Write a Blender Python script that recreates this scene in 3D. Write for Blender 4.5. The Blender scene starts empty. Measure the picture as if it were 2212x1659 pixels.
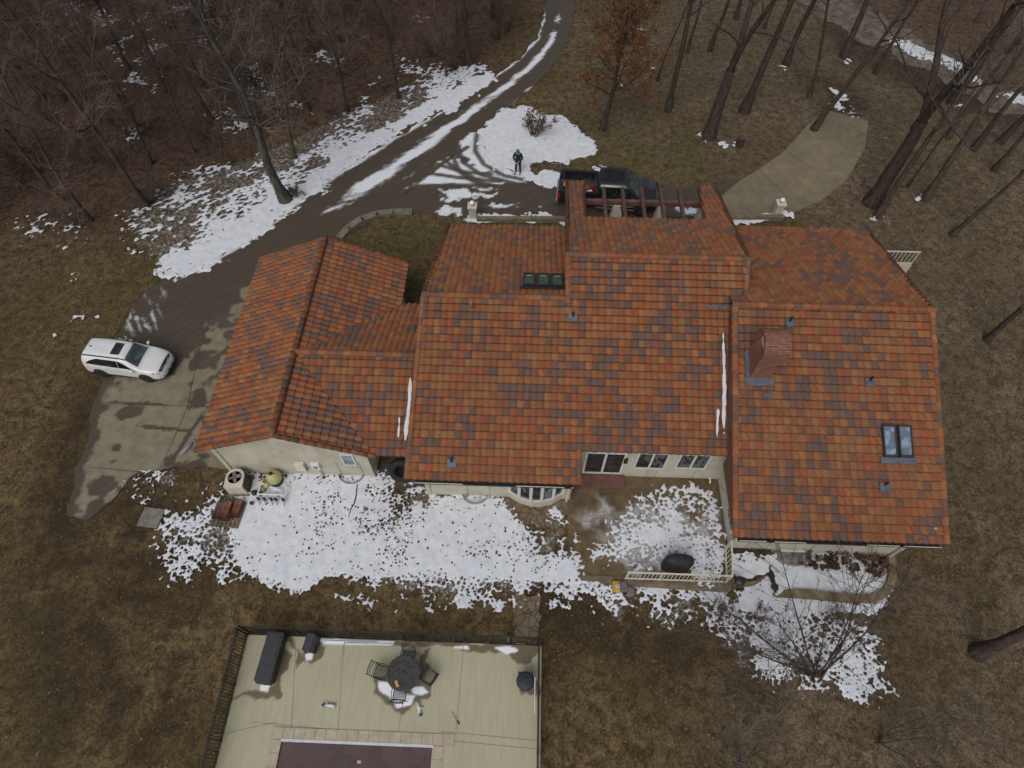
import bpy, bmesh, math, random
import numpy as np
from mathutils import Vector, Matrix, noise as mnoise
random.seed(7); np.random.seed(7)
SC = bpy.context.scene
COL = SC.collection
R = math.radians

# ------------------------------------------------------------------ camera
F, CX, CY, CAMH = 1360.0, 1106.0, 829.5, 26.0      # survey of the photograph (2212 px wide)
PITCH, YAW = R(57.4), R(2.05)
cam = bpy.data.cameras.new('camera'); cam_o = bpy.data.objects.new('camera', cam)
COL.objects.link(cam_o)
cam.sensor_width = 36.0; cam.lens = 36.0 * F / 2212.0
cam.clip_start = 0.1; cam.clip_end = 1000
cam_o.location = (0, 0, CAMH)
cam_o.rotation_euler = (math.pi/2 - PITCH, 0, YAW)
SC.camera = cam_o
SC.render.resolution_x, SC.render.resolution_y = 1024, 768

# ------------------------------------------------------------------ world / light
world = bpy.data.worlds.new('World'); SC.world = world; world.use_nodes = True
wn = world.node_tree; wn.nodes.clear()
sky = wn.nodes.new('ShaderNodeTexSky'); sky.sky_type = 'NISHITA'; sky.sun_disc = False
SUN_EL, SUN_ROT = R(52), R(200)
sky.sun_elevation = SUN_EL; sky.sun_rotation = SUN_ROT
sky.air_density = 1.0; sky.dust_density = 4.0; sky.ozone_density = 1.0
hs = wn.nodes.new('ShaderNodeHueSaturation'); hs.inputs['Saturation'].default_value = 0.42
bg = wn.nodes.new('ShaderNodeBackground'); bg.inputs['Strength'].default_value = 0.10
wo = wn.nodes.new('ShaderNodeOutputWorld')
wn.links.new(sky.outputs[0], hs.inputs['Color']); wn.links.new(hs.outputs[0], bg.inputs[0]); wn.links.new(bg.outputs[0], wo.inputs[0])
sun = bpy.data.lights.new('sun', 'SUN'); sun.energy = 0.9; sun.angle = R(40); sun.color = (1, .97, .93)
sun_o = bpy.data.objects.new('sun', sun); COL.objects.link(sun_o)
# Nishita: rotation 0 = +Y, clockwise seen from above
sd = Vector((math.sin(SUN_ROT)*math.cos(SUN_EL), math.cos(SUN_ROT)*math.cos(SUN_EL), math.sin(SUN_EL)))
sun_o.rotation_euler = sd.to_track_quat('Z', 'Y').to_euler()
SC.view_settings.view_transform = 'Standard'; SC.view_settings.look = 'None'
SC.view_settings.exposure = 0.04; SC.view_settings.gamma = 1.0
SC.render.engine = 'CYCLES'

# ------------------------------------------------------------------ survey: pixel of the photograph -> point on a level
_f = Vector((-math.sin(YAW)*math.cos(PITCH), math.cos(YAW)*math.cos(PITCH), -math.sin(PITCH)))
_r = Vector((math.cos(YAW), math.sin(YAW), 0)); _u = _r.cross(_f)
def ray(x, y): return _f + _r*((x-CX)/F) - _u*((y-CY)/F)
def sst(t):
    t = min(1, max(0, t)); return t*t*(3-2*t)
def gz(x, y):                      # terrain height
    return -0.6*sst((x-2.0)/8.0)*sst((27.0-y)/6.0)
def at(x, y, z=0.0):
    d = ray(x, y); t = (z-CAMH)/d.z
    return Vector((d.x*t, d.y*t, z))
def atg(x, y, dz=0.0):
    z = 0
    for _ in range(6):
        p = at(x, y, z+dz); z = gz(p.x, p.y)
    return at(x, y, z+dz)
def onpl(x, y, z0, y0, s):
    d = ray(x, y); t = (z0 - s*y0 - CAMH)/(d.z - s*d.y)
    return Vector((d.x*t, d.y*t, CAMH+d.z*t))
def ony(x, y, Y):
    d = ray(x, y); t = Y/d.y
    return Vector((d.x*t, Y, CAMH+d.z*t))

# ------------------------------------------------------------------ naming
def tag(o, label=None, cat=None, group=None, kind=None):
    if label: o['label'] = label
    if cat: o['category'] = cat
    if group: o['group'] = group
    if kind: o['kind'] = kind
    return o
def thing(name, label, cat, loc=(0,0,0), rz=0, group=None):
    o = bpy.data.objects.new(name, None); o.empty_display_size = .3; COL.objects.link(o)
    o.location = loc; o.rotation_euler = (0,0,rz)
    return tag(o, label, cat, group)
def copy_tree(o, parent=None):
    c = o.copy(); COL.objects.link(c)
    if parent: c.parent = parent
    for ch in list(o.children): copy_tree(ch, c)
    return c

# ------------------------------------------------------------------ mesh builder
class MB:
    def __init__(s): s.v=[]; s.f=[]; s.c=[]; s.m=[]; s.col=(1,1,1); s.mi=0; s.sm=[]; s.smooth=False
    def _f(s, idx):
        s.f.append(idx); s.c.append(s.col); s.m.append(s.mi); s.sm.append(s.smooth)
    def poly(s, pts):
        b=len(s.v); s.v += [tuple(p) for p in pts]; s._f(list(range(b,b+len(pts))))
    def box(s, c, d, rz=0, taper=1.0, M=None):
        b=len(s.v); hx,hy,hz=d[0]/2,d[1]/2,d[2]/2; ca,sa=math.cos(rz),math.sin(rz)
        for z,k in ((-hz,1.0),(hz,taper)):
            for x,y in ((-hx,-hy),(hx,-hy),(hx,hy),(-hx,hy)):
                x*=k; y*=k
                p=Vector((c[0]+x*ca-y*sa, c[1]+x*sa+y*ca, c[2]+z))
                s.v.append(tuple(M@p if M else p))
        for q in ((3,2,1,0),(4,5,6,7),(0,1,5,4),(1,2,6,5),(2,3,7,6),(3,0,4,7)): s._f([b+i for i in q])
    def prism(s, pts, z0, z1):       # pts counter-clockwise 2d
        b=len(s.v); n=len(pts)
        s.v += [(p[0],p[1],z0) for p in pts]+[(p[0],p[1],z1) for p in pts]
        s._f([b+i for i in range(n-1,-1,-1)]); s._f([b+n+i for i in range(n)])
        for i in range(n): s._f([b+i,b+(i+1)%n,b+n+(i+1)%n,b+n+i])
    def extr(s, pts, d):             # polygon of 3d points pushed by d
        b=len(s.v); n=len(pts); d=Vector(d)
        s.v += [tuple(p) for p in pts]+[tuple(Vector(p)+d) for p in pts]
        s._f([b+i for i in range(n-1,-1,-1)]); s._f([b+n+i for i in range(n)])
        for i in range(n): s._f([b+i,b+(i+1)%n,b+n+(i+1)%n,b+n+i])
    def tube(s, pts, rad, n=8, cap=True, ph=0.0):
        pts=[Vector(p) for p in pts]; k=len(pts)
        if not hasattr(rad,'__len__'): rad=[rad]*k
        b=len(s.v); up=None
        for i,p in enumerate(pts):
            t=(pts[min(i+1,k-1)]-pts[max(i-1,0)])
            if t.length<1e-9: t=Vector((0,0,1))
            t.normalize()
            if up is None:
                up=Vector((0,0,1)) if abs(t.z)<.9 else Vector((1,0,0))
            a=t.cross(up)
            if a.length<1e-6: a=t.cross(Vector((0,1,0)))
            a.normalize(); bb=a.cross(t); up=bb
            for j in range(n):
                w=2*math.pi*j/n+ph
                s.v.append(tuple(p+a*(math.cos(w)*rad[i])+bb*(math.sin(w)*rad[i])))
        for i in range(k-1):
            for j in range(n):
                j2=(j+1)%n
                s._f([b+i*n+j, b+(i+1)*n+j, b+(i+1)*n+j2, b+i*n+j2])
        if cap:
            s._f([b+j for j in range(n)]); s._f([b+(k-1)*n+j for j in range(n-1,-1,-1)])
    def lathe(s, prof, c=(0,0,0), n=20, M=None):    # prof: (radius, z)
        b=len(s.v); k=len(prof)
        for r,z in prof:
            for j in range(n):
                w=2*math.pi*j/n
                p=Vector((c[0]+r*math.cos(w), c[1]+r*math.sin(w), c[2]+z))
                s.v.append(tuple(M@p if M else p))
        for i in range(k-1):
            for j in range(n):
                j2=(j+1)%n
                s._f([b+i*n+j, b+i*n+j2, b+(i+1)*n+j2, b+(i+1)*n+j])
        if prof[0][0]>1e-4: s._f([b+j for j in range(n-1,-1,-1)])
        if prof[-1][0]>1e-4: s._f([b+(k-1)*n+j for j in range(n)])
    def ball(s, c, r, n=16, k=9, sq=(1,1,1)):
        prof=[(max(1e-5,math.sin(math.pi*i/k)), -math.cos(math.pi*i/k)) for i in range(k+1)]
        M=Matrix.Translation(Vector(c)) @ Matrix.Diagonal((r*sq[0],r*sq[1],r*sq[2],1))
        s.lathe(prof,(0,0,0),n,M)
    def build(s, name, mat, parent=None, bevel=0, smooth=None, loc=None):
        me=bpy.data.meshes.new(name); me.from_pydata(s.v,[],s.f); 
        if not isinstance(mat,(list,tuple)): mat=[mat]
        for m in mat: me.materials.append(m)
        if len(mat)>1: me.polygons.foreach_set('material_index', s.m)
        sm = s.sm if smooth is None else [smooth]*len(s.f)
        me.polygons.foreach_set('use_smooth', sm)
        a=me.attributes.new('Col','FLOAT_COLOR','FACE')
        a.data.foreach_set('color', np.array([(c[0],c[1],c[2],1) for c in s.c],dtype=np.float32).ravel())
        me.update()
        o=bpy.data.objects.new(name,me); COL.objects.link(o)
        if parent: o.parent=parent
        if loc: o.location=loc
        if bevel:
            bv=o.modifiers.new('bevel','BEVEL'); bv.width=bevel; bv.segments=2; bv.limit_method='ANGLE'
        return o

# ------------------------------------------------------------------ numpy value noise
def _h(ix, iy, seed):
    n=(ix.astype(np.int64)*374761393+iy.astype(np.int64)*668265263+seed*1442695041)&0xffffffff
    n=((n^(n>>13))*1274126177)&0xffffffff
    n=(n^(n>>16))&0xffffffff
    return n.astype(np.float64)/4294967295.0
def vnoise(x,y,seed=0):
    ix=np.floor(x); iy=np.floor(y); fx=x-ix; fy=y-iy
    fx=fx*fx*fx*(fx*(fx*6-15)+10); fy=fy*fy*fy*(fy*(fy*6-15)+10)
    a=_h(ix,iy,seed);b=_h(ix+1,iy,seed);c=_h(ix,iy+1,seed);d=_h(ix+1,iy+1,seed)
    return a+(b-a)*fx+(c-a)*fy+(a-b-c+d)*fx*fy
def fbm(x,y,seed=0,o=4,g=.55):
    s=0;w=1;t=0
    for i in range(o):
        s=s+w*vnoise(x*(2.03**i)+i*17.3,y*(2.03**i)-i*9.1,seed+i*7); t+=w; w*=g
    v=s/t
    return np.clip((v-.5)*1.55+.5,0,1)
def worley(x,y,seed=0):             # nearest leaf spot, each with its own size
    ix=np.floor(x); iy=np.floor(y); d=np.full(x.shape,9.)
    for a in (-1,0,1):
        for b in (-1,0,1):
            cx=ix+a; cy=iy+b
            px=cx+_h(cx,cy,seed); py=cy+_h(cx,cy,seed+1)
            d=np.minimum(d,np.hypot(px-x,py-y)*(.65+.8*_h(cx,cy,seed+2)))
    return d
def sdist(px,py,poly):               # + inside, metres
    P=np.array(poly,float); n=len(P); d=np.full(px.shape,1e9); ins=np.zeros(px.shape,bool)
    for i in range(n):
        ax,ay=P[i]; bx,by=P[(i+1)%n]
        ex,ey=bx-ax,by-ay; wx,wy=px-ax,py-ay
        t=np.clip((wx*ex+wy*ey)/(ex*ex+ey*ey+1e-12),0,1)
        d=np.minimum(d,(wx-ex*t)**2+(wy-ey*t)**2)
        if ay!=by:
            c=((ay>py)!=(by>py))&(px<(bx-ax)*(py-ay)/(by-ay)+ax); ins^=c
    d=np.sqrt(d); return np.where(ins,d,-d)
def pdist(px,py,line):               # distance to an open polyline
    P=np.array(line,float); d=np.full(px.shape,1e9)
    for i in range(len(P)-1):
        ax,ay=P[i]; bx,by=P[i+1]; ex,ey=bx-ax,by-ay; wx,wy=px-ax,py-ay
        t=np.clip((wx*ex+wy*ey)/(ex*ex+ey*ey+1e-12),0,1)
        d=np.minimum(d,(wx-ex*t)**2+(wy-ey*t)**2)
    return np.sqrt(d)
def wp(pts, g=False): return [tuple((atg(*p) if g else at(*p)).xy) for p in pts]
GZ=np.vectorize(gz)
def march(name, x0,y0,x1,y1,res, field, zfun, mat, attrs=None, parent=None):
    """sheet over the area where field(x,y)>0, with cut (contoured) edges"""
    xs=np.arange(x0,x1+res,res); ys=np.arange(y0,y1+res,res)
    X,Y=np.meshgrid(xs,ys,indexing='ij'); Fv=field(X,Y)
    nx,ny=X.shape; ins=Fv>0
    cnt=ins[:-1,:-1].astype(int)+ins[1:,:-1]+ins[1:,1:]+ins[:-1,1:]
    idx=np.full((nx,ny),-1); used=np.zeros((nx,ny),bool)
    for a,b in ((0,0),(1,0),(1,1),(0,1)):
        used[a:nx-1+a,b:ny-1+b]|=(cnt>0)
    used&=ins
    k=int(used.sum()); idx[used]=np.arange(k)
    V=[X[used],Y[used]]
    fi,fj=np.where(cnt==4)
    quads=np.stack([idx[fi,fj],idx[fi+1,fj],idx[fi+1,fj+1],idx[fi,fj+1]],1).tolist()
    ev={}; ex=[];ey=[]
    Fl=Fv
    def edge(i,j,i2,j2):
        key=(i,j,i2,j2) if (i,j)<(i2,j2) else (i2,j2,i,j)
        if key in ev: return ev[key]
        a=Fl[i,j];b=Fl[i2,j2];t=a/(a-b); t=min(.97,max(.03,t))
        ex.append(xs[i]+(xs[i2]-xs[i])*t); ey.append(ys[j]+(ys[j2]-ys[j])*t)
        ev[key]=k+len(ex)-1; return ev[key]
    bi,bj=np.where((cnt>0)&(cnt<4))
    for i,j in zip(bi.tolist(),bj.tolist()):
        cs=((i,j),(i+1,j),(i+1,j+1),(i,j+1)); pl=[]
        for q in range(4):
            a=cs[q];b=cs[(q+1)%4]; ia=ins[a];ib=ins[b]
            if ia: pl.append(int(idx[a]))
            if ia!=ib: pl.append(edge(a[0],a[1],b[0],b[1]))
        if len(pl)>=3: quads.append(pl)
    VX=np.concatenate([V[0],ex]);VY=np.concatenate([V[1],ey])
    VZ=zfun(VX,VY)
    me=bpy.data.meshes.new(name)
    me.from_pydata(np.stack([VX,VY,VZ],1).tolist(),[],quads)
    me.materials.append(mat)
    me.polygons.foreach_set('use_smooth',[True]*len(me.polygons))
    for an,fn in (attrs or {}).items():
        at_=me.attributes.new(an,'FLOAT','POINT'); at_.data.foreach_set('value',np.asarray(fn(VX,VY),dtype=np.float32).ravel())
    me.update()
    o=bpy.data.objects.new(name,me); COL.objects.link(o)
    if parent:o.parent=parent
    return o

# ------------------------------------------------------------------ materials
class NT:
    def __init__(s,name):
        s.m=bpy.data.materials.new(name); s.m.use_nodes=True; s.t=s.m.node_tree; s.t.nodes.clear()
        s.out=s.n('ShaderNodeOutputMaterial'); s.b=s.n('ShaderNodeBsdfPrincipled'); s.l(s.b.outputs[0],s.out.inputs[0])
    def n(s,t,**k):
        o=s.t.nodes.new(t)
        for a,v in k.items(): setattr(o,a,v)
        return o
    def l(s,a,b): s.t.links.new(a,b)
    def put(s,sock,v):
        if hasattr(v,'is_output') or isinstance(v,bpy.types.NodeSocket): s.l(v,sock)
        elif isinstance(v,(tuple,list)) and len(v)==3 and sock.type=='RGBA': sock.default_value=(*v,1)
        else: sock.default_value=v
    def pos(s):
        g=s.n('ShaderNodeNewGeometry'); return g.outputs['Position']
    def obj(s): return s.n('ShaderNodeTexCoord').outputs['Object']
    def uv(s): return s.n('ShaderNodeTexCoord').outputs['UV']
    def scale(s,v,k):
        m=s.n('ShaderNodeMapping'); s.l(v,m.inputs[0]); m.inputs['Scale'].default_value=k if hasattr(k,'__len__') else (k,k,k); return m.outputs[0]
    def noise(s,v,sc,det=4,rough=.6,dist=0):
        n=s.n('ShaderNodeTexNoise'); s.l(v,n.inputs['Vector']); n.inputs['Scale'].default_value=sc; n.inputs['Detail'].default_value=det
        n.inputs['Roughness'].default_value=rough; n.inputs['Distortion'].default_value=dist; return n.outputs['Fac']
    def voro(s,v,sc,feat='F1',out='Distance',rand=1):
        n=s.n('ShaderNodeTexVoronoi',feature=feat); s.l(v,n.inputs['Vector']); n.inputs['Scale'].default_value=sc
        n.inputs['Randomness'].default_value=rand; return n.outputs[out]
    def ramp(s,f,lo,hi,a=0.,b=1.):
        m=s.n('ShaderNodeMapRange',interpolation_type='SMOOTHSTEP'); s.put(m.inputs['Value'],f)
        m.inputs['From Min'].default_value=lo;m.inputs['From Max'].default_value=hi;m.inputs['To Min'].default_value=a;m.inputs['To Max'].default_value=b
        return m.outputs[0]
    def math(s,op,a,b=0.):
        m=s.n('ShaderNodeMath',operation=op); s.put(m.inputs[0],a); s.put(m.inputs[1],b); return m.outputs[0]
    def mix(s,f,a,b,mode='MIX'):
        m=s.n('ShaderNodeMix',data_type='RGBA',blend_type=mode); s.put(m.inputs[0],f); s.put(m.inputs[6],a); s.put(m.inputs[7],b); return m.outputs[2]
    def attr(s,name,out='Fac'): return s.n('ShaderNodeAttribute',attribute_name=name).outputs[out]
    def bump(s,h,st=.3,d=.02):
        b=s.n('ShaderNodeBump'); s.put(b.inputs['Height'],h); b.inputs['Strength'].default_value=st; b.inputs['Distance'].default_value=d
        s.l(b.outputs[0],s.b.inputs['Normal'])
    def done(s,col,rough=.8,metal=0,spec=None):
        s.put(s.b.inputs['Base Color'],col); s.put(s.b.inputs['Roughness'],rough); s.b.inputs['Metallic'].default_value=metal
        if spec is not None: s.b.inputs['Specular IOR Level'].default_value=spec
        return s.m
def vary(t,col,sc=3.,amt=.25,v=None):
    v=v or t.obj(); n=t.noise(v,sc,5,.65)
    lo=tuple(c*(1-amt) for c in col); hi=tuple(min(1,c*(1+amt)) for c in col)
    return t.mix(t.ramp(n,.3,.7),lo,hi)
_mc={}
def plain(name,col,rough=.6,metal=0,sc=4.,amt=.18,spec=None):
    if name in _mc: return _mc[name]
    t=NT(name); _mc[name]=t.done(vary(t,col,sc,amt),rough,metal,spec); return _mc[name]
def s2l(r,g,b): return tuple(((c/255+.055)/1.055)**2.4 if c>10 else c/255/12.92 for c in (r,g,b))
# ================================================================== SETTING: ground
# regions measured on the photograph, as world polygons
FOREST = wp([(-400,560),(60,560),(230,520),(330,470),(470,400),(560,330),(700,290),(830,230),(960,190),(1060,150),(1130,100),(1165,40),(1170,-200),(-400,-200)])
FOREST2= wp([(2212,-150),(2212,230),(2090,120),(1900,40),(1700,-40),(1500,-150)])
RIGHTL = wp([(1235,0),(1190,200),(1290,330),(1500,400),(1760,500),(2060,1050),(2070,1150),(1900,1300),(1600,1500),(1500,1800),(2900,1800),(2900,-200),(1240,-200)])
OLIVE  = wp([(1180,300),(1290,270),(1500,260),(1640,300),(1560,385),(1420,395),(1230,380),(1140,350)])
FRONTB = wp([(740,520),(800,470),(960,460),(1230,480),(1230,500),(960,500),(900,640),(880,570)])
STRIP  = wp([(230,1300),(700,1260),(1230,1280),(1160,1390),(517,1350),(440,1660),(200,1660)])
MUDS = [wp(p) for p in ([(235,790),(195,850),(140,950),(90,1060),(55,1170),(60,1250),(160,1230),(250,1130),(200,1000),(240,880)],[(60,1330),(250,1250),(420,1180),(470,1210),(300,1280),(190,1340),(150,1450),(250,1490),(100,1640),(60,1500)],
        [(110,1060),(60,1170),(60,1260),(170,1240),(210,1120),(290,1030),(400,1015),(380,1110),(250,1160)],
        [(880,600),(905,640),(870,660)],[(1170,1290),(1330,1290),(1600,1400),(1680,1500),(1500,1470),(1180,1400)],
        [(1740,150),(1830,180),(1870,260),(1790,240)],[(1760,30),(1900,90),(2060,170),(2200,240),(2212,290),(2000,200),(1830,120)])]
GREENS=[wp(p) for p in ([(340,400),(560,330),(470,520),(380,580),(250,700),(180,640),(320,500)],[(0,1250),(60,1200),(120,1659),(0,1659)],[(1230,440),(1690,470),(1870,510),(1600,505)])]
def soft(x,y,poly,w): 
    d=sdist(x,y,poly); t=np.clip(d/w*.5+.5,0,1); return t*t*(3-2*t)
def a_litter(x,y):
    n=(fbm(x*.35,y*.35,3)-.5)*5
    return np.maximum(soft(x+n,y+n,FOREST,4),soft(x,y+n,FOREST2,5))
def a_pale(x,y):
    n=(fbm(x*.3,y*.3,5)-.5)*6
    return soft(x+n,y-n,RIGHTL,4)
def a_green(x,y):
    n=(fbm(x*.4,y*.4,8)-.5)*4
    g=np.maximum(soft(x+n,y,OLIVE,3),soft(x,y+n,FRONTB,1)*.9)
    for q in GREENS: g=np.maximum(g,soft(x+n,y+n*.5,q,3)*.8)
    return g*np.clip(fbm(x*.5,y*.5,21)*1.6-.1,0,1)
TRACKS=[(wp(q),w) for q,w in (([(420,1160),(330,1225),(250,1280),(190,1330),(165,1400),(170,1480)],.42),([(250,1285),(330,1290),(420,1330)],.35),([(190,1340),(240,1420),(270,1500),(250,1560)],.5),([(300,1640),(350,1560),(420,1500)],.35),([(60,1250),(150,1210),(260,1215),(330,1225)],.5),([(380,1430),(360,1500),(390,1560)],.35))]
FROSTP=[(wp(q,True),v,w) for q,v,w in (([(360,1130),(520,1050),(890,1080),(1225,1130),(1225,1270),(1000,1280),(620,1250),(470,1230),(350,1210)],.52,.7),([(1215,1262),(1560,1290),(1700,1310),(1890,1400),(1900,1470),(1690,1475),(1560,1370),(1330,1300)],.50,.6),
   ([(275,480),(330,400),(560,330),(720,250),(900,170),(1040,140),(960,236),(830,310),(560,500),(420,585),(330,590)],.50,1.0),([(1040,300),(1090,236),(1180,240),(1285,315),(1270,345),(1150,352),(1215,398),(1090,380)],.55,.5),([(280,1035),(370,1025),(380,1080),(280,1080)],.50,.5),([(20,470),(190,490),(180,545),(40,530)],.42,.8),([(200,20),(440,10),(620,150),(640,260),(480,290),(260,300),(280,120)],.40,2.),([(1000,470),(1230,468),(1230,492),(1000,495)],.45,.4),([(780,480),(960,490),(900,520),(790,510)],.42,.6))]
def a_frost(x,y):
    f=np.zeros_like(x); nn=(fbm(x*.7,y*.7,14)-.5)*1.6
    for q,v,w in FROSTP: f=np.maximum(f,v*np.clip((sdist(x+nn,y+nn,q)+w)/(w*1.4),0,1))
    return f
def a_mud(x,y):
    n=(fbm(x*.8,y*.8,9)-.5)*2.2; g=0
    for q in MUDS: g=np.maximum(g,soft(x+n,y-n,q,1.6))
    for q,w in TRACKS: g=np.maximum(g,np.exp(-(pdist(x+n*.25,y+n*.25,q)/w)**2)*.95)
    return np.clip(g*(.6+.6*fbm(x*1.5,y*1.5,12)),0,1)

def ground_mat():
    t=NT('winter_ground'); p=t.pos()
    big=t.noise(p,.22,5,.6); mid=t.noise(p,2.3,6,.78,.5); fine=t.noise(p,8.5,4,.8,.4); vf=t.noise(p,22,2,.7)
    lit,pale,green,mud=[t.attr(a) for a in('litter','pale','green','mud')]
    # lawn: dormant olive brown
    lawn=t.mix(t.ramp(mid,.34,.66),(.056,.039,.018),(.222,.156,.072))
    lawn=t.mix(t.math('MULTIPLY',t.ramp(big,.4,.62),.6),lawn,(.075,.052,.024))
    gr=t.mix(t.ramp(mid,.3,.7),(.058,.054,.018),(.150,.130,.050))
    lawn=t.mix(green,lawn,gr)
    pl=t.mix(t.ramp(mid,.36,.64),(.086,.065,.040),(.240,.188,.126))
    pl=t.mix(t.math('MULTIPLY',t.ramp(big,.35,.65),.4),pl,(.075,.055,.03))
    lawn=t.mix(t.math('MULTIPLY',pale,t.math('SUBTRACT',1.0,t.math('MULTIPLY',green,.8))),lawn,pl)
    ft=t.mix(t.ramp(mid,.34,.66),(.042,.028,.019),(.165,.106,.073))
    c=t.mix(lit,lawn,ft)
    c=t.mix(t.math('MULTIPLY',mud,.9),c,(.038,.027,.017))
    # blades and flecks
    c=t.mix(t.ramp(fine,.34,.62,.0,1.),t.mix(.6,c,(.014,.010,.005)),c)
    c=t.mix(t.ramp(vf,.56,.70,0,.55),c,t.mix(.5,c,(.22,.175,.115)))
    vo=t.voro(p,7.,out='Distance'); vc=t.voro(p,7.,out='Color')
    sp=t.n('ShaderNodeSeparateColor'); t.l(vc,sp.inputs[0])
    leaf=t.math('MULTIPLY',t.math('LESS_THAN',vo,.30),t.math('GREATER_THAN',sp.outputs[0],.52))
    lc=t.mix(sp.outputs[1],(.075,.048,.028),(.165,.122,.080))
    c=t.mix(t.math('MULTIPLY',leaf,t.math('ADD',.28,t.math('MULTIPLY',t.math('MAXIMUM',pale,lit),.45))),c,lc)
    fr=t.attr('frost'); fn=t.noise(p,5.5,6,.9,.3)
    fm=t.math('MULTIPLY',t.ramp(t.math('SUBTRACT',t.math('ADD',fr,t.math('MULTIPLY',fn,1.0)),1.0),-.005,.10),.62)
    c=t.mix(fm,c,t.mix(t.ramp(vf,.3,.7),(.36,.36,.36),(.62,.645,.69)))
    h=t.math('ADD',t.math('MULTIPLY',fine,1.0),t.math('MULTIPLY',vf,.6))
    t.bump(h,.7,.06)
    return t.done(c,.95,0,.15)
M_GROUND=ground_mat()
def ground():
    # one sheet: fine where the camera looks, coarse out to the horizon
    xs=np.concatenate([np.linspace(-240,-52,24)[:-1],np.arange(-52,46,.3),np.linspace(46,240,24)])
    ys=np.concatenate([np.linspace(-120,-4,14)[:-1],np.arange(-4,66,.33),np.linspace(66,380,30)])
    X,Y=np.meshgrid(xs,ys,indexing='ij'); nx,ny=X.shape
    x=X.ravel();y=Y.ravel()
    hill=.05*(fbm(x*.25,y*.25,33)-.5)
    near=(np.abs(x)<60)&(y<60)
    keep=np.ones_like(x)
    z=GZ(x,y)-.035+hill*0.6
    me=bpy.data.meshes.new('ground')
    I=np.arange(nx*ny).reshape(nx,ny)
    q=np.stack([I[:-1,:-1],I[1:,:-1],I[1:,1:],I[:-1,1:]],-1).reshape(-1,4)
    me.vertices.add(nx*ny); me.vertices.foreach_set('co',np.stack([x,y,z],1).astype(np.float32).ravel())
    me.loops.add(len(q)*4); me.loops.foreach_set('vertex_index',q.astype(np.int32).ravel())
    me.polygons.add(len(q)); me.polygons.foreach_set('loop_start',np.arange(0,len(q)*4,4,dtype=np.int32)); me.polygons.foreach_set('use_smooth',np.ones(len(q),bool))
    me.update(calc_edges=True)
    for n,f in (('litter',a_litter),('pale',a_pale),('green',a_green),('mud',a_mud),('frost',a_frost)):
        a=me.attributes.new(n,'FLOAT','POINT'); a.data.foreach_set('value',f(x,y).astype(np.float32))
    me.materials.append(M_GROUND)
    o=bpy.data.objects.new('ground',me); COL.objects.link(o)
    tag(o,'dormant brown lawn and leaf litter around the house','ground',kind='structure')
ground()

# ------------------------------------------------------------------ driveway (wet, snowy road ribbon + apron + concrete)
LEFT=[(1186,-160),(1182,-60),(1178,0),(1176,40),(1160,85),(1120,130),(1060,172),(960,238),(830,312),(700,392),(560,500),(440,582)]
RIGHT=[(1252,-160),(1246,-60),(1242,0),(1238,40),(1226,95),(1190,150),(1130,205),(1062,262),(1000,320),(905,400),(735,520),(560,640)]
LWv=wp(LEFT); RWv=wp(RIGHT)
CROSS=wp([(1046,268),(1040,300),(1062,338),(1110,374),(1215,392),(1420,406),(1500,402),(1560,395),(1640,372),(1700,460),(1660,474),(1580,466),(1230,473),(1010,474),(930,462),(850,459),(780,471),(735,512),(650,600),(560,640),(700,540),(905,400),(1000,320)])
CONC=wp([(1597,391),(1640,366),(1690,330),(1745,270),(1787,238),(1875,262),(1868,320),(1830,388),(1775,432),(1700,466),(1580,480),(1500,470),(1554,428)])
PAD=wp([(740,470),(700,500),(560,500),(440,582),(362,600),(302,645),(262,705),(238,765),(218,830),(203,880),(188,950),(170,1010),(158,1060),(143,1118),(190,1122),(240,1088),(292,1024),(380,1010),(470,1012),(530,1022),(640,1000),(740,560)])
MUDEDGE=wp([(225,820),(185,880),(150,960),(110,1060),(75,1150),(80,1190),(150,1180),(200,1130),(170,1000),(215,900)])
def polyroad_uv(x,y):
    # across 0..1 between the two edges, by relative distance
    a=pdist(x,y,LWv); b=pdist(x,y,RWv); return a/(a+b+1e-6)
ROADP=LWv+RWv[::-1]
def along(x,y):   # distance along the road direction (south-west)
    return (x*-.80+y*-.60)
def slow(x,y,sa,sc,seed):   # noise stretched along the road
    u=x*-.80+y*-.60; v=x*.60-y*.80
    return fbm(u*sa,v*sc,seed)
SN_DRIVE=[wp(p) for p in ([(905,390),(960,338),(1000,345),(1010,400),(880,402)],[(960,352),(1040,352),(1060,375),(1120,385),(1090,400),(1010,402)],
   [(1000,300),(1045,280),(1060,335),(1110,372),(1215,390),(1200,398),(1120,392),(1050,372),(990,330)],
   [(945,414),(1010,412),(1075,420),(1060,428),(960,434)],[(1060,438),(1120,440),(1100,452),(1050,448)],[(950,447),(1000,446),(1000,468),(960,466),(940,456)],[(1150,443),(1180,447),(1175,452)],
   [(1455,449),(1530,447),(1540,458),(1480,461)],[(1490,462),(1540,460),(1530,470)],[(1030,400),(1080,410),(1045,410)])]
ARCS=[wp(p) for p in ([(1030,290),(1026,325),(1045,355),(1090,380),(1150,392),(1220,400)],[(990,320),(1000,350),(1040,378),(1120,398),(1220,410)],[(975,330),(990,365),(1040,395),(1100,408)],[(960,345),(1010,385),(1050,405)],[(900,395),(960,350),(1010,318)],[(930,375),(1000,385),(1080,392)],[(880,402),(980,400),(1080,402)],[(935,352),(1000,372),(1060,376)])]
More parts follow.
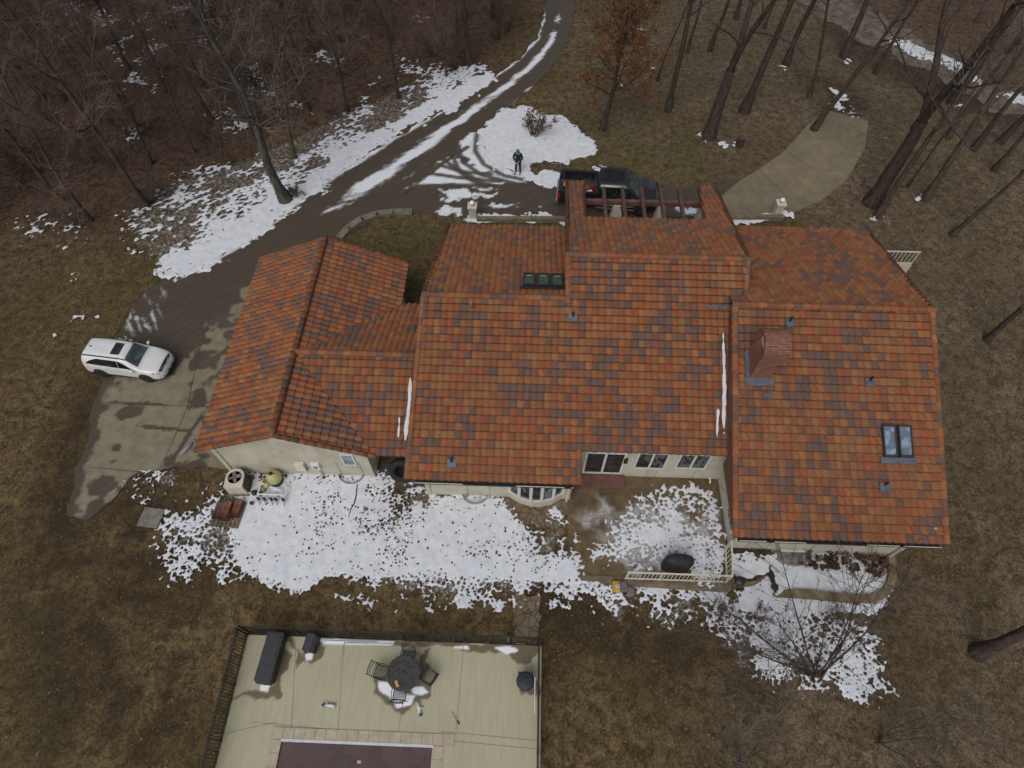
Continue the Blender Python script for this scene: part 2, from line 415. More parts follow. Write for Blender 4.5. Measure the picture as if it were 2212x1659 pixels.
def a_snowroad(x,y):
    u=polyroad_uv(x,y); L=along(x,y)
    inr=sdist(x,y,ROADP)
    far=np.clip((y-26)/6,0,1)
    prof=np.exp(-((u-.47)/.13)**2)*np.clip((y-27)/3.5,0,1)*.80 + .9*np.exp(-(u/.07)**2)*np.clip((y-22)/3,0,1)+.75*np.exp(-((1-u)/.06)**2)*np.clip((y-30)/3,0,1)*np.clip((44-y)/6,0,1)
    prof=prof+.30*np.exp(-((u-.78)/.05)**2)*far*np.clip((34-y)/3,0,1)
    s=np.where(inr>-.3,prof,0)*np.clip((56-y)/9,0.12,1)
    s=s+.16*np.clip(1-np.abs(u-.25)/.2,0,1)*np.clip((y-21)/4,0,1)*np.clip((36-y)/6,0,1)
    n=slow(x,y,.55,2.6,51); n2=slow(x,y,2.6,8,52)
    sn=np.clip((s-(n*.6+n2*.4)*.82)*3.6,0,1)
    for q in SN_DRIVE:
        d=sdist(x+(fbm(x*2,y*2,61)-.5)*.6,y+(fbm(x*2,y*2,62)-.5)*.6,q)
        sn=np.maximum(sn,np.clip(d/.06,0,1)*np.clip(.75+fbm(x*3,y*3,63)*.5,0,1))
    for q in ARCS:
        d=pdist(x,y,q); sn=sn*np.clip((d-.12)/.09+.12*fbm(x*3,y*3,64),0.06,1)
    pt=np.clip(1-sdist(x,y,wp([(285,640),(345,625),(330,705),(255,720)]))*-2,0,1)*np.clip((slow(x,y,5,.9,66)-.66)*6,0,.8)
    return np.maximum(sn,pt)
DRY=[wp(p) for p in ([(233,818),(330,822),(370,815),(405,760),(445,748),(470,700),(511,640),(560,590),(640,620),(700,1000),(530,1012),(380,1006),(296,1016),(236,1082),(192,1110),(152,1108),(165,1060),(190,960),(205,880)],
    [(640,392),(700,380),(760,410),(640,470)])]
WETS=[(285,890,30,14,-.4),(430,862,18,24,0),(435,1018-0,34,8,0),(363,995,16,12,0),(420,1012,26,22,.3),(222,1050-0,30,20,0),(205,1098,22,18,.6),(475,850,16,14,.3),(455,905,24,7,0),(253,967,10,8,0),(243,998,9,5,-.6),(350,925,60,4,.06),(300,872,60,3.5,.02),(405,945,5,60,.25),(330,1070,10,6,0),(341,1036,6,5,0),(250,1012,0,0,0),(442,985,16,8,0),(430,775,14,24,.2)]
def a_wetpad(x,y):
    nn=(fbm(x*1.3,y*1.3,71)-.5)*1.5
    d=np.full(x.shape,-9.)
    for q in DRY: d=np.maximum(d,sdist(x+nn,y+nn*.7,q))
    w=1-np.clip(d/.10+.5,0,1)
    w=np.maximum(w,0.9*np.clip((fbm(x*.8+3,y*.8,72)-.60)*14,0,1)*np.clip((y-14.5)/1.5,0,1))
    w=np.maximum(w,1-np.clip((pdist(x+nn*.35,y,wp([(238,765),(218,830),(203,880),(188,950),(170,1010),(158,1060),(143,1118)]))-.38)/.10,0,1))
    for (px,py,a,b,r) in WETS:
        if a<=0: continue
        c=at(px,py); kx=c.length and (at(px+10,py)-c).length/10; ky=(at(px,py+10)-c).length/10
        dx=(x-c.x);dy=(y-c.y); ca,sa=math.cos(r),math.sin(r)
        q=((dx*ca-dy*sa)/(a*kx))**2+((dx*sa+dy*ca)/(b*ky))**2
        w=np.maximum(w,1-np.clip((q-1+(fbm(x*3,y*3,73)-.5)*1.6)/.25+.5,0,1))
    return w
def drive_mat(name,wetc,dryc):
    t=NT(name); p=t.pos()
    wet=t.attr('wet'); sn=t.attr('snow')
    n=t.noise(p,1.6,5,.7,.5); n2=t.noise(p,14,4,.7)
    mp=t.n('ShaderNodeMapping'); t.l(p,mp.inputs[0]); mp.inputs['Rotation'].default_value=(0,0,R(-37)); 
    mp2=t.n('ShaderNodeMapping'); t.l(mp.outputs[0],mp2.inputs[0]); mp2.inputs['Scale'].default_value=(.35,3.2,1)
    st=t.noise(mp2.outputs[0],1.6,5,.65)
    w=t.mix(t.ramp(st,.3,.7),tuple(c*.86 for c in wetc),tuple(c*1.16 for c in wetc))
    d=t.mix(t.ramp(n,.3,.72),tuple(c*.80 for c in dryc),tuple(c*1.12 for c in dryc))
    c=t.mix(wet,d,w)
    c=t.mix(t.ramp(n2,.35,.65,.0,.25),c,t.mix(.5,c,(.02,.016,.012)))
    j=t.attr('joint'); c=t.mix(t.math('MULTIPLY',j,.75),c,(.02,.017,.013))
    sc=t.mix(t.ramp(n2,.3,.7),(.62,.65,.70),(.76,.79,.83))
    c=t.mix(sn,c,sc)
    ro=t.math('SUBTRACT',.85,t.math('MULTIPLY',t.math('MULTIPLY',wet,t.math('SUBTRACT',1.,sn)),.35))
    t.bump(n2,.35,.02)
    return t.done(c,ro,0,.3)
M_DRIVE=drive_mat('wet_driveway',(.078,.061,.044),(.225,.195,.135))
M_CONC=drive_mat('dry_concrete',(.12,.10,.07),(.215,.180,.115))
def lines_attr(segs,w):
    def f(x,y):
        d=np.full(x.shape,9.)
        for s in segs: d=np.minimum(d,pdist(x,y,s))
        return 1-np.clip((d-w*.5)/(w*.6),0,1)
    return f
one=lambda x,y:np.ones_like(x); zero=lambda x,y:np.zeros_like(x)
padj=[wp(p) for p in ([(230,872),(470,880)],[(340,1024),(362,980),(405,880),(430,760),(470,640),(520,560)],[(200,1010),(310,1020)],[(370,757),(540,765)],[(250,880),(190,1000)])]

M_JOINT=plain('dark_joint',(.060,.048,.034),.9,0,3,.3)
M_JOINTD=plain('pale_deck_joint',(.19,.17,.115),.9,0,3,.2)
def joints(parent,segs,w,z,mat=None):
    for s in segs:
        for a,b in zip(s[:-1],s[1:]):
            d=Vector((b[0]-a[0],b[1]-a[1],0)); m=MB(); m.box(((a[0]+b[0])/2,(a[1]+b[1])/2,z),(d.length,w,.004),math.atan2(d.y,d.x)); m.build('joint',mat or M_JOINT,parent)
xr=[p[0] for p in ROADP]; yr=[p[1] for p in ROADP]
o=march('driveway',min(xr)-.5,min(yr)-.5,max(xr)+.5,min(max(yr),95),.14,lambda x,y:sdist(x,y,ROADP)+(fbm(x*1.2,y*1.2,81)-.5)*.35,lambda x,y:x*0+.012,M_DRIVE,
   {'wet':one,'snow':a_snowroad,'joint':zero}); tag(o,'narrow wet driveway with snow between the wheel tracks','driveway',kind='structure')
def bb(P,m=.4):
    a=np.array(P); return a[:,0].min()-m,a[:,1].min()-m,a[:,0].max()+m,a[:,1].max()+m
b=bb(CROSS)
crossj=[wp(p) for p in ([(1020,395),(1018,474)],[(930,405),(880,460)])]
o=march('driveway_apron',*b,.11,lambda x,y:sdist(x,y,CROSS)+(fbm(x*1.5,y*1.5,82)-.5)*.12,lambda x,y:x*0+.008,M_DRIVE,{'wet':one,'snow':a_snowroad,'joint':zero})
joints(o,crossj,.03,.012); tag(o,'wet driveway turnaround before the front porch, with melting snow patches','driveway',kind='structure')
b=bb(CONC)
concj=[wp(p) for p in ([(1640,366),(1700,425)],[(1700,330),(1815,400)],[(1775,262),(1868,290)])]
o=march('concrete_path',*b,.12,lambda x,y:sdist(x,y,CONC),lambda x,y:x*0+.016,M_CONC,{'wet':lambda x,y:.35*np.clip((fbm(x*.6,y*.6,85)-.35)*3,0,1)+.5*np.clip(1-pdist(x,y,wp([(1480,480),(1700,455)]))/1.2,0,1),'snow':zero,'joint':zero})
joints(o,concj,.03,.020); tag(o,'dry tan concrete drive curving up to the woods','path',kind='structure')
b=bb(PAD)
o=march('concrete_pad',*b,.08,lambda x,y:sdist(x,y,PAD)+(fbm(x*1.5,y*1.5,83)-.5)*.3,lambda x,y:x*0+.020,M_DRIVE,{'wet':a_wetpad,'snow':lambda x,y:a_snowroad(x,y)*.8,'joint':zero})
joints(o,padj[:3],.03,.024); tag(o,'concrete parking pad beside the garage, half wet','pavement',kind='structure')
def m_mud():
    t=NT('wet_mud'); p=t.pos(); n=t.noise(p,2.2,6,.7,.4); n2=t.noise(p,12,3,.7)
    c=t.mix(t.ramp(n,.3,.7),(.020,.016,.013),(.05,.040,.032)); c=t.mix(t.ramp(n2,.55,.75,0,.4),c,(.09,.075,.055)); t.bump(n2,.6,.03)
    return t.done(c,.7,0,.3)

TRK=wp([(1640,-60),(1760,-60),(1900,38),(2020,108),(2120,168),(2230,222),(2320,262),(2320,320),(2190,256),(2060,196),(1960,142),(1850,78),(1750,20)])
def m_track():
    t=NT('gravel_track'); p=t.pos(); n=t.noise(p,1.4,6,.75,.4); n2=t.noise(p,12,3,.75)
    c=t.mix(t.ramp(n,.34,.66),(.085,.067,.050),(.205,.175,.135)); c=t.mix(t.ramp(n2,.5,.7,0,.5),c,(.06,.045,.032)); t.bump(n2,.5,.03); return t.done(c,.95,0,.15)
b=bb(TRK)
o=march('woodland_track',*b,.2,lambda x,y:sdist(x,y,TRK)+(fbm(x*.7,y*.7,87)-.5)*2.0,lambda x,y:GZ(x,y)+.004,m_track()); tag(o,'pale gravel track crossing the right hand woods','path',kind='structure')

# ------------------------------------------------------------------ pool deck
DX0,DX1,DY0,DY1=-10.45,.98,-9.0,4.62
PX0,PX1,PY1=-8.33,-2.85,1.16
DECKWET=[wp(p) for p in ([(528,1505),(600,1480),(612,1500),(600,1560-45),(560,1508),(505,1508)],
  [(606,1375),(624,1372),(640,1410),(640,1440),(655,1425),(650,1400),(690,1380),(700,1400),(680,1430),(660,1425)],
  [(700,1372),(1160,1394),(1155,1415),(1120,1440),(1095,1412),(930,1392),(700,1384)],
  [(812,1470),(850,1470),(905,1440),(920,1400),(930,1398),(925,1425),(915,1470),(935,1490),(930,1510),(895,1515),(880,1540),(850,1535),(835,1510),(812,1495)],
  [(1122,1480),(1160,1470),(1163,1490),(1150,1505),(1130,1500)],[(555,1470),(600,1380),(625,1420),(600,1480)])]
DECKSN=[wp(p) for p in ([(568,1475),(586,1478),(580,1493),(565,1490)],[(665,1412),(674,1410),(672,1424),(662,1425)],[(818,1475),(850,1475),(870,1500),(893,1505),(882,1523),(860,1528),(845,1505),(822,1490)],
  [(893,1487),(917,1486),(925,1495),(910,1500),(893,1497)],[(1070,1400),(1100,1398),(1115,1405),(1095,1412)],[(985,1399),(1010,1397),(1015,1402)],[(690,1382),(850,1388),(850,1392),(700,1390)])]
def a_deckwet(x,y):
    w=np.zeros_like(x)
    for q in DECKWET:
        w=np.maximum(w,np.clip((sdist(x+(fbm(x*2,y*2,91)-.5)*.3,y+(fbm(x*2,y*2,92)-.5)*.3,q)+.05)/.05,0,1))
    return w
def a_decksnow(x,y):
    w=np.zeros_like(x)
    for q in DECKSN: w=np.maximum(w,np.clip((sdist(x+(fbm(x*3,y*3,93)-.5)*.15,y,q)+.06)/.05,0,1))
    return w
def deck_mat():
    t=NT('pool_deck_concrete'); p=t.pos()
    mp=t.n('ShaderNodeMapping'); t.l(p,mp.inputs[0]); mp.inputs['Scale'].default_value=(5,.5,1)
    br=t.noise(mp.outputs[0],1.3,5,.7); big=t.noise(p,.45,4,.6); f=t.noise(p,16,3,.7)
    c=t.mix(t.ramp(br,.3,.7),(.385,.360,.245),(.435,.410,.285))
    c=t.mix(t.ramp(big,.40,.75,0,.35),c,(.30,.285,.20))
    c=t.mix(t.ramp(f,.62,.74,0,.25),c,(.18,.16,.10))
    c=t.mix(t.math('MULTIPLY',t.attr('wet'),.92),c,(.125,.097,.058))
    c=t.mix(t.math('MULTIPLY',t.attr('joint'),.6),c,(.06,.05,.035))
    c=t.mix(t.attr('snow'),c,(.80,.83,.88))
    return t.done(c,t.ramp(t.attr('wet'),0,1,.85,.45),0,.3)
dj=[]
for s in ([(640,1385),(630,1580)],[(745,1385),(735,1440)],[(745,1388),(730,1585)],[(1002,1392),(985,1580)],[(870,1520),(860,1590)],[(545,1560),(1160,1590+28)],[(460,1590),(600,1560)],[(952,1580),(1160,1600)]): dj.append(wp(s))
def deck_field(x,y):
    return np.minimum(np.minimum(x-DX0,DX1-x),np.minimum(y-DY0,DY1-y))
o=march('pool_deck',DX0-.1,-2.5,DX1+.1,DY1+.1,.05,lambda x,y:np.where((x>PX0+.01)&(x<PX1-.01)&(y<PY1-.01),-1,np.minimum(np.minimum(x-DX0,DX1-x),np.minimum(y+2.3,DY1-y))),lambda x,y:x*0+.05,deck_mat(),{'wet':a_deckwet,'snow':a_decksnow,'joint':zero})
joints(o,dj,.016,.053,M_JOINTD); tag(o,'pale yellowish concrete deck around the pool','pavement',kind='structure')
# ================================================================== HOUSE
def stucco():
    t=NT('cream_stucco'); p=t.obj(); n=t.noise(p,1.1,5,.65); f=t.noise(p,40,3,.7); s=t.noise(t.scale(p,(3,3,.35)),1.5,4,.6)
    c=t.mix(t.ramp(n,.3,.7),(.40,.38,.30),(.50,.475,.385)); c=t.mix(t.ramp(s,.52,.75,0,.35),c,(.30,.285,.225))
    t.bump(f,.25,.01); return t.done(c,.85,0,.2)
M_STUC=stucco()
M_WHITE=plain('white_trim_paint',(.54,.55,.53),.5,0,6,.06)
M_CREAM=plain('cream_painted_metal',(.55,.52,.42),.5,0,5,.1)
M_DARKG=plain('dark_gutter',(.020,.022,.028),.5,0,4,.3)
M_BRN=plain('brown_stained_timber',(.125,.060,.047),.7,0,3,.3)
M_LEAD=plain('grey_lead_flashing',(.095,.108,.132),.5,.2,6,.3)
M_BLK=plain('black_metal',(.014,.014,.015),.45,0,8,.2)
M_STEEL=plain('galvanised_steel',(.33,.34,.35),.4,.7,5,.25)
M_PVC=plain('white_pvc',(.62,.63,.63),.4,0,7,.08)
M_RUB=plain('black_rubber',(.013,.013,.014),.8,0,7,.35)
def glass_mat(name,col,rough=.08):
    t=NT(name); p=t.obj(); n=t.noise(p,2.2,4,.6,.7)
    c=t.mix(t.ramp(n,.4,.62),col,tuple(min(1,k*2.2+.012) for k in col))
    t.done(c,rough,0,.8); return t.m
M_GLASS=glass_mat('dark_window_glass',(.010,.012,.013))
M_GLASSB=glass_mat('painted_sky_glass',(.10,.135,.18),.06)  # reflected sky painted in as a blue-grey base colour
M_GLASSG=glass_mat('green_skylight_glass',(.012,.028,.014),.12)

def tile_mat():
    t=NT('terracotta_tile'); a=t.attr('Col','Color'); p=t.pos(); a=t.mix(t.ramp(t.noise(t.scale(p,(22,2.2,2.2)),1.0,3,.6),.35,.68,0,.5),a,t.mix(.6,a,(.14,.085,.06)))
    n=t.noise(p,5,4,.7); f=t.noise(p,38,3,.75); b=t.noise(p,.35,3,.5)
    c=t.mix(t.ramp(n,.3,.72,0,.45),a,t.mix(.7,a,(.085,.050,.038)))
    c=t.mix(t.ramp(f,.50,.75,0,.30),c,t.mix(.6,a,(.30,.22,.16)))
    c=t.mix(t.ramp(b,.45,.72,0,.18),c,(.15,.085,.06))
    t.bump(f,.25,.006); return t.done(c,.88,0,.12)
M_TILE=tile_mat()
PAL=np.array([(.315,.125,.048),(.285,.108,.042),(.315,.088,.037),(.240,.092,.046),(.195,.086,.052),(.138,.088,.074),(.155,.090,.072),(.285,.130,.058),(.345,.084,.034),(.270,.096,.044)])
PW=np.array([.20,.18,.09,.14,.10,.095,.09,.06,.010,.05]); PC=np.cumsum(PW/PW.sum())
def tilecol(iu,iv,seed):
    iu=np.asarray(iu);iv=np.asarray(iv)
    r=_h(iu,iv,seed)
    # tiles come off mixed pallets: runs of two or three alike in a row, mauve ones in loose clusters
    run=_h(np.floor((iu+_h(iv,iv*0,seed+3)*5)/2).astype(int),iv,seed+4)
    r=np.where(_h(iu,iv,seed+9)<.30,run,r)
    mv=vnoise(iu*.30+seed*3.1,iv*.30,seed+5)
    q=np.clip(np.searchsorted(PC,np.clip(r,0,.9999)),0,len(PAL)-1)
    q=np.where((mv>.60)&(_h(iu,iv,seed+6)<.36),np.where(r>.5,5,6),q)
    q=np.where((mv<.33)&((q==5)|(q==6)),7,q)
    return PAL[q]*(.90+.2*_h(iu,iv,seed+13))[:,None]
PITCH_B=.276; EXPO=.335
def tile_plane(name, O, U, V, N, ulen, vlen, u0=0., v0=0., clips=(), seed=1, parent=None, bump=.052, thick=.070, lap_shade=.36):
    """O = eave corner, U along the eave, V up the slope. Barrels run along V."""
    O,U,V,N=[np.array(a,float) for a in (O,U,V,N)]
    fr=[0.,.06,.18,.32,.46,.52,.66,.80,.93]
    # u samples on barrel grid, clamped to [0,ulen]
    k0=int(math.floor(u0/PITCH_B)); us=[0.]; kk=k0
    while kk*PITCH_B-u0<ulen:
        for f in fr:
            u=(kk+f)*PITCH_B-u0
            if 1e-3<u<ulen-1e-3: us.append(u)
        kk+=1
    us.append(ulen); us=np.array(us); ug=(us+u0)/PITCH_B; fu=ug-np.floor(ug)
    prof=bump*(.5-.5*np.cos(2*np.pi*(fu-.02)))**.85
    prof=prof-np.where((fu<.02)|(fu>.985),.008,0)-np.where(np.abs(fu-.52)<.01,.004,0)
    r0=int(math.floor(v0/EXPO)); rows=[]; k=r0
    while k*EXPO-v0<vlen:
        a=max(0,k*EXPO-v0); b=min(vlen,(k+1)*EXPO-v0)
        if b-a>1e-3: rows.append((k,a,b))
        k+=1
    nu=len(us); Vt=[];Fc=[];Cc=[]; base=0
    umid=(ug[:-1]+ug[1:])*.5; ib=np.floor(umid).astype(int); it=ib; half=np.floor(umid*2).astype(int)
    for (k,a,b) in rows:
        jit=(_h(np.floor(ug).astype(int),np.full(nu,k),seed+21)-.5)*.012
        lo=O+U*us[:,None]+V*(a-.012+jit-.032*(prof/bump-.4))[:,None]
        A=lo+V*.035+N*(prof+.004)[:,None]; B1=lo+V*.004+N*(prof+thick-.019)[:,None]; B=lo+N*(prof+thick)[:,None]; Cv=O+U*us[:,None]+V*b+N*(prof)[:,None]
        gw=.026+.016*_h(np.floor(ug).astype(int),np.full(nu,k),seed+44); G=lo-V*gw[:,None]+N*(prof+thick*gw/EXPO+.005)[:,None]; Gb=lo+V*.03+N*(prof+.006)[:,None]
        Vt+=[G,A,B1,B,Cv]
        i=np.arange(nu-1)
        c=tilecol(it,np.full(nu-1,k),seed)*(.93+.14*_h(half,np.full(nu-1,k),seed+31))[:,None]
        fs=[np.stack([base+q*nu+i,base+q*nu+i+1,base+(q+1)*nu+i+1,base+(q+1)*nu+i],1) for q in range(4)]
        Fc+=fs; Cc+=[c*lap_shade,c*max(.18,lap_shade-.12),c*.8,c]; base+=5*nu  # row shadow line, partly grime, painted into lap strip and recess colours
    Vt=np.concatenate(Vt);Fc=np.concatenate(Fc);Cc=np.concatenate(Cc)
    if np.dot(np.cross(U,V),N)<0: Fc=Fc[:,::-1]
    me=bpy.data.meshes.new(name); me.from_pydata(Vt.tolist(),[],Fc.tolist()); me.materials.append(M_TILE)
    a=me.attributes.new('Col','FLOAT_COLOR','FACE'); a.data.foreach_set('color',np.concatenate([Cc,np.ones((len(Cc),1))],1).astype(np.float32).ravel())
    if clips:
        bm=bmesh.new(); bm.from_mesh(me)
        for co,no in clips:
            bmesh.ops.bisect_plane(bm,geom=bm.verts[:]+bm.edges[:]+bm.faces[:],plane_co=Vector(co),plane_no=Vector(no),clear_outer=True)
        bm.to_mesh(me); bm.free()
    o=bpy.data.objects.new(name,me); COL.objects.link(o)
    if parent:o.parent=parent
    return o
def cap_row(name,p0,p1,rad=.13,step=.36,side=None,seed=3,parent=None,arc=(-.55,math.pi+.55)):
    """barrel cap tiles from p0 to p1, each overlapping the one before it"""
    p0,p1=Vector(p0),Vector(p1); L=(p1-p0).length; d=(p1-p0).normalized()
    up=Vector((0,0,1)); s=d.cross(up).normalized(); n=s.cross(d).normalized()
    if side: 
        s2=Vector(side); s=(s2-d*s2.dot(d)).normalized(); n=s.cross(d).normalized()
        if n.z<0:n=-n
    k=max(1,round(L/step)); st=L/k; mb=MB(); K=8
    for i in range(k):
        c=tilecol(np.array([i*7+seed]),np.array([seed*5]),seed)[0]*random.uniform(.85,1.1); mb.col=tuple(c); mb.smooth=False
        a=p0+d*(i*st-.02); b=p0+d*((i+1)*st+.02); r1=rad*1.10; r2=rad*.90
        V0=len(mb.v)
        for q,(P,rr) in enumerate(((a,r1*.86),(a,r1),(b,r2))):
            for j in range(K+1):
                w=arc[0]+(arc[1]-arc[0])*j/K
                mb.v.append(tuple(P+s*(math.cos(w)*rr)+n*(math.sin(w)*rr*.85)))
        m=K+1
        for q in range(2):
            mb.smooth=(q==1)
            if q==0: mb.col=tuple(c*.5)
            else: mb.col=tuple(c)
            for j in range(K): mb._f([V0+q*m+j,V0+q*m+j+1,V0+(q+1)*m+j+1,V0+(q+1)*m+j])
    return mb.build(name,M_TILE,parent)
house=thing('house','rambling cream stucco house under low terracotta tile gable roofs with brick chimney','house',(0,0,0))
SL=.4; LV=math.sqrt(1+SL*SL)
def nS(s): v=Vector((0,-s,1)).normalized(); return v
VS=(0,1/LV,SL/LV); VN=(0,-1/LV,SL/LV); NS=(0,-SL/LV,1/LV); NN=(0,SL/LV,1/LV)
# --- key lines (metres)
ZE=2.7; YE=10.25                        # south eave of the main slope
zS=lambda y: ZE+SL*(y-YE)
YL,YC=17.40,19.22; ZL,ZC=zS(YL),zS(YC)
XW=-4.52                                # west rake of main roof
YQ=YE+21*.335/LV; XLC=1.70                                # west rake of the centre roof
YE2=YE+4*.335/LV                               # south eave of centre
def rk(p,q,out):                        # clip plane through two plan points, removing the side of `out`
    d=Vector((q[0]-p[0],q[1]-p[1],0)); n=Vector((d.y,-d.x,0)).normalized()
    if (Vector((out[0]-p[0],out[1]-p[1],0))).dot(n)<0: n=-n
    return ((p[0],p[1],0),n)
# main south slope, west part: eave YE -> ridge YL
def sslope(name,x0,x1,y0,y1,ze,ye,clips=(),seed=1,u0=None):
    return tile_plane(name,(x0,y0,ze+SL*(y0-ye)),(1,0,0),VS,NS,x1-x0,(y1-y0)*LV,u0=(x0+40 if u0 is None else u0),v0=(y0-ye)*LV,clips=clips,seed=seed,parent=house)
def nslope(name,x0,x1,y0,y1,zr,yr,clips=(),seed=1):
    # y0 (south, ridge side) .. y1 (north eave); V points up the slope (south)
    return tile_plane(name,(x0,y1,zr-SL*(y1-yr)),(1,0,0),VN,NN,x1-x0,(y1-y0)*LV,u0=x0+40,v0=0,clips=clips,seed=seed,parent=house)
wr=rk((-4.57,YE),(-4.32,YL),(-9,14))
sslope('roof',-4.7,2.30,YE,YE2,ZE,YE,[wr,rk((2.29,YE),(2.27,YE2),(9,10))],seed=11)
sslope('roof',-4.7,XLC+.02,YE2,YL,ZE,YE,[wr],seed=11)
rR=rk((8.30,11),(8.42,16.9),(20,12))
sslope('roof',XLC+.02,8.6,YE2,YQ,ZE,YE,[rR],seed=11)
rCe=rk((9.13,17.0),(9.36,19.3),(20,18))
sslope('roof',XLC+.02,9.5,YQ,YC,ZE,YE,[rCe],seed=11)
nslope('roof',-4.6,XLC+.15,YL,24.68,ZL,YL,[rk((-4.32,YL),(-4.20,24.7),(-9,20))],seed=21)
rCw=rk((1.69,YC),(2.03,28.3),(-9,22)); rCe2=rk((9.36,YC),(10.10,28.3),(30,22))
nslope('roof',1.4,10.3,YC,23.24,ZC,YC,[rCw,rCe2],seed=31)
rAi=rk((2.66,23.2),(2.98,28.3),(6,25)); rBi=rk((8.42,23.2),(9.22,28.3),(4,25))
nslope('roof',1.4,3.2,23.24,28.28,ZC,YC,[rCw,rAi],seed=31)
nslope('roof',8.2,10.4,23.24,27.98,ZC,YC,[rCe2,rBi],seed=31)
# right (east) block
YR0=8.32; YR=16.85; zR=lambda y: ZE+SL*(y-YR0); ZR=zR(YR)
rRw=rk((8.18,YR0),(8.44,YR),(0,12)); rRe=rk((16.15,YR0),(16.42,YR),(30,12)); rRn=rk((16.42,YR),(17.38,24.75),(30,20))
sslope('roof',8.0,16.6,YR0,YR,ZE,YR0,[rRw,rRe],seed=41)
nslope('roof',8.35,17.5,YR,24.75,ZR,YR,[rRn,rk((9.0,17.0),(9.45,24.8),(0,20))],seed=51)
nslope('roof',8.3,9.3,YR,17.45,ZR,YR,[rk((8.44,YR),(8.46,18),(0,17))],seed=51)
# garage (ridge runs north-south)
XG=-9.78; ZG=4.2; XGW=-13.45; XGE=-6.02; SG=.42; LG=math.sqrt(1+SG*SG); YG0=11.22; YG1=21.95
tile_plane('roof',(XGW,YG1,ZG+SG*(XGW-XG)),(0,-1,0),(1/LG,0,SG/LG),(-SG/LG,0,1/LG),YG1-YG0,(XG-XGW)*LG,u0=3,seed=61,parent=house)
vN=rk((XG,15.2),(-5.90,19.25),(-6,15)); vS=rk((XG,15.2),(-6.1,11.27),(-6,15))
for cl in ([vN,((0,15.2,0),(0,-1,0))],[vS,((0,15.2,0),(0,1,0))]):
    tile_plane('roof',(XGE,YG0,ZG-SG*(XGE-XG)),(0,1,0),(-1/LG,0,SG/LG),(SG/LG,0,1/LG),YG1-YG0,(XGE-XG)*LG,u0=5,clips=cl,seed=71,lap_shade=.62,thick=.05,parent=house)
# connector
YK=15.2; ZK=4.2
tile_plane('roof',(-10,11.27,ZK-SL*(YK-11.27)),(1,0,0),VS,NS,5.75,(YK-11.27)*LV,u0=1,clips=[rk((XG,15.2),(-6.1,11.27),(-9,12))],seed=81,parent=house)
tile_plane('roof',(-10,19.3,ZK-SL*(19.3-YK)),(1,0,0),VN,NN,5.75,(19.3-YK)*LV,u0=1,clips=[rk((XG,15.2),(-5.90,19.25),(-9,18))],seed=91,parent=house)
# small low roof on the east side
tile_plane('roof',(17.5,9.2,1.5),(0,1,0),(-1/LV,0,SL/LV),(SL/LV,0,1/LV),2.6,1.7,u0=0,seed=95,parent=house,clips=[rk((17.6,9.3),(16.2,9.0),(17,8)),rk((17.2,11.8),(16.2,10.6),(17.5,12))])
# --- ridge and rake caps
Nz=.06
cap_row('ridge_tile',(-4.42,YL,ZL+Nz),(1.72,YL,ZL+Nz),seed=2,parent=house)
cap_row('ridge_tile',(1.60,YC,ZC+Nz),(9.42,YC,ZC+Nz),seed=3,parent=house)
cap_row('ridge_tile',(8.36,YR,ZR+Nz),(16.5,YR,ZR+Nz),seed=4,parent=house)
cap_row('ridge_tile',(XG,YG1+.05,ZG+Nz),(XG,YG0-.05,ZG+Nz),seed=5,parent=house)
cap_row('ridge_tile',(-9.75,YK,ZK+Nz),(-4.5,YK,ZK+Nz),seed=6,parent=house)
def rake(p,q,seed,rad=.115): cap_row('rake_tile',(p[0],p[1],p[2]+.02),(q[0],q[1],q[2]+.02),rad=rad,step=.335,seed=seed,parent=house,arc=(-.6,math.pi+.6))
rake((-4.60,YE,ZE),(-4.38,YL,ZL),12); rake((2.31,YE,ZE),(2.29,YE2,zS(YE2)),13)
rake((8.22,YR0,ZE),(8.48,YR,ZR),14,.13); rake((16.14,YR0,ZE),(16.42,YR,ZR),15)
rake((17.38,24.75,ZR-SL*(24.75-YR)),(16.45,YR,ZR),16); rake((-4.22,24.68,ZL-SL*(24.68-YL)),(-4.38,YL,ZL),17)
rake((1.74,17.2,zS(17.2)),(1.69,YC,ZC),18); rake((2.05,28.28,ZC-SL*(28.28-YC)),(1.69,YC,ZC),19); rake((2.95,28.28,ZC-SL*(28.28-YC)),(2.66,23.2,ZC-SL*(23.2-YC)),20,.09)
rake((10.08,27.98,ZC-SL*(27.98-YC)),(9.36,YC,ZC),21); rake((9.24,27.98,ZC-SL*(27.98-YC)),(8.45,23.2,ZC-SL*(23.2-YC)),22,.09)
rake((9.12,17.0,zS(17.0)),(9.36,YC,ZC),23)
zg=lambda x: ZG-SG*abs(x-XG)
for y in (YG0,YG1):
    rake((XGW,y,zg(XGW)),(XG,y,ZG),24+int(y)); rake((XGE,y,zg(XGE)),(XG,y,ZG),25+int(y))
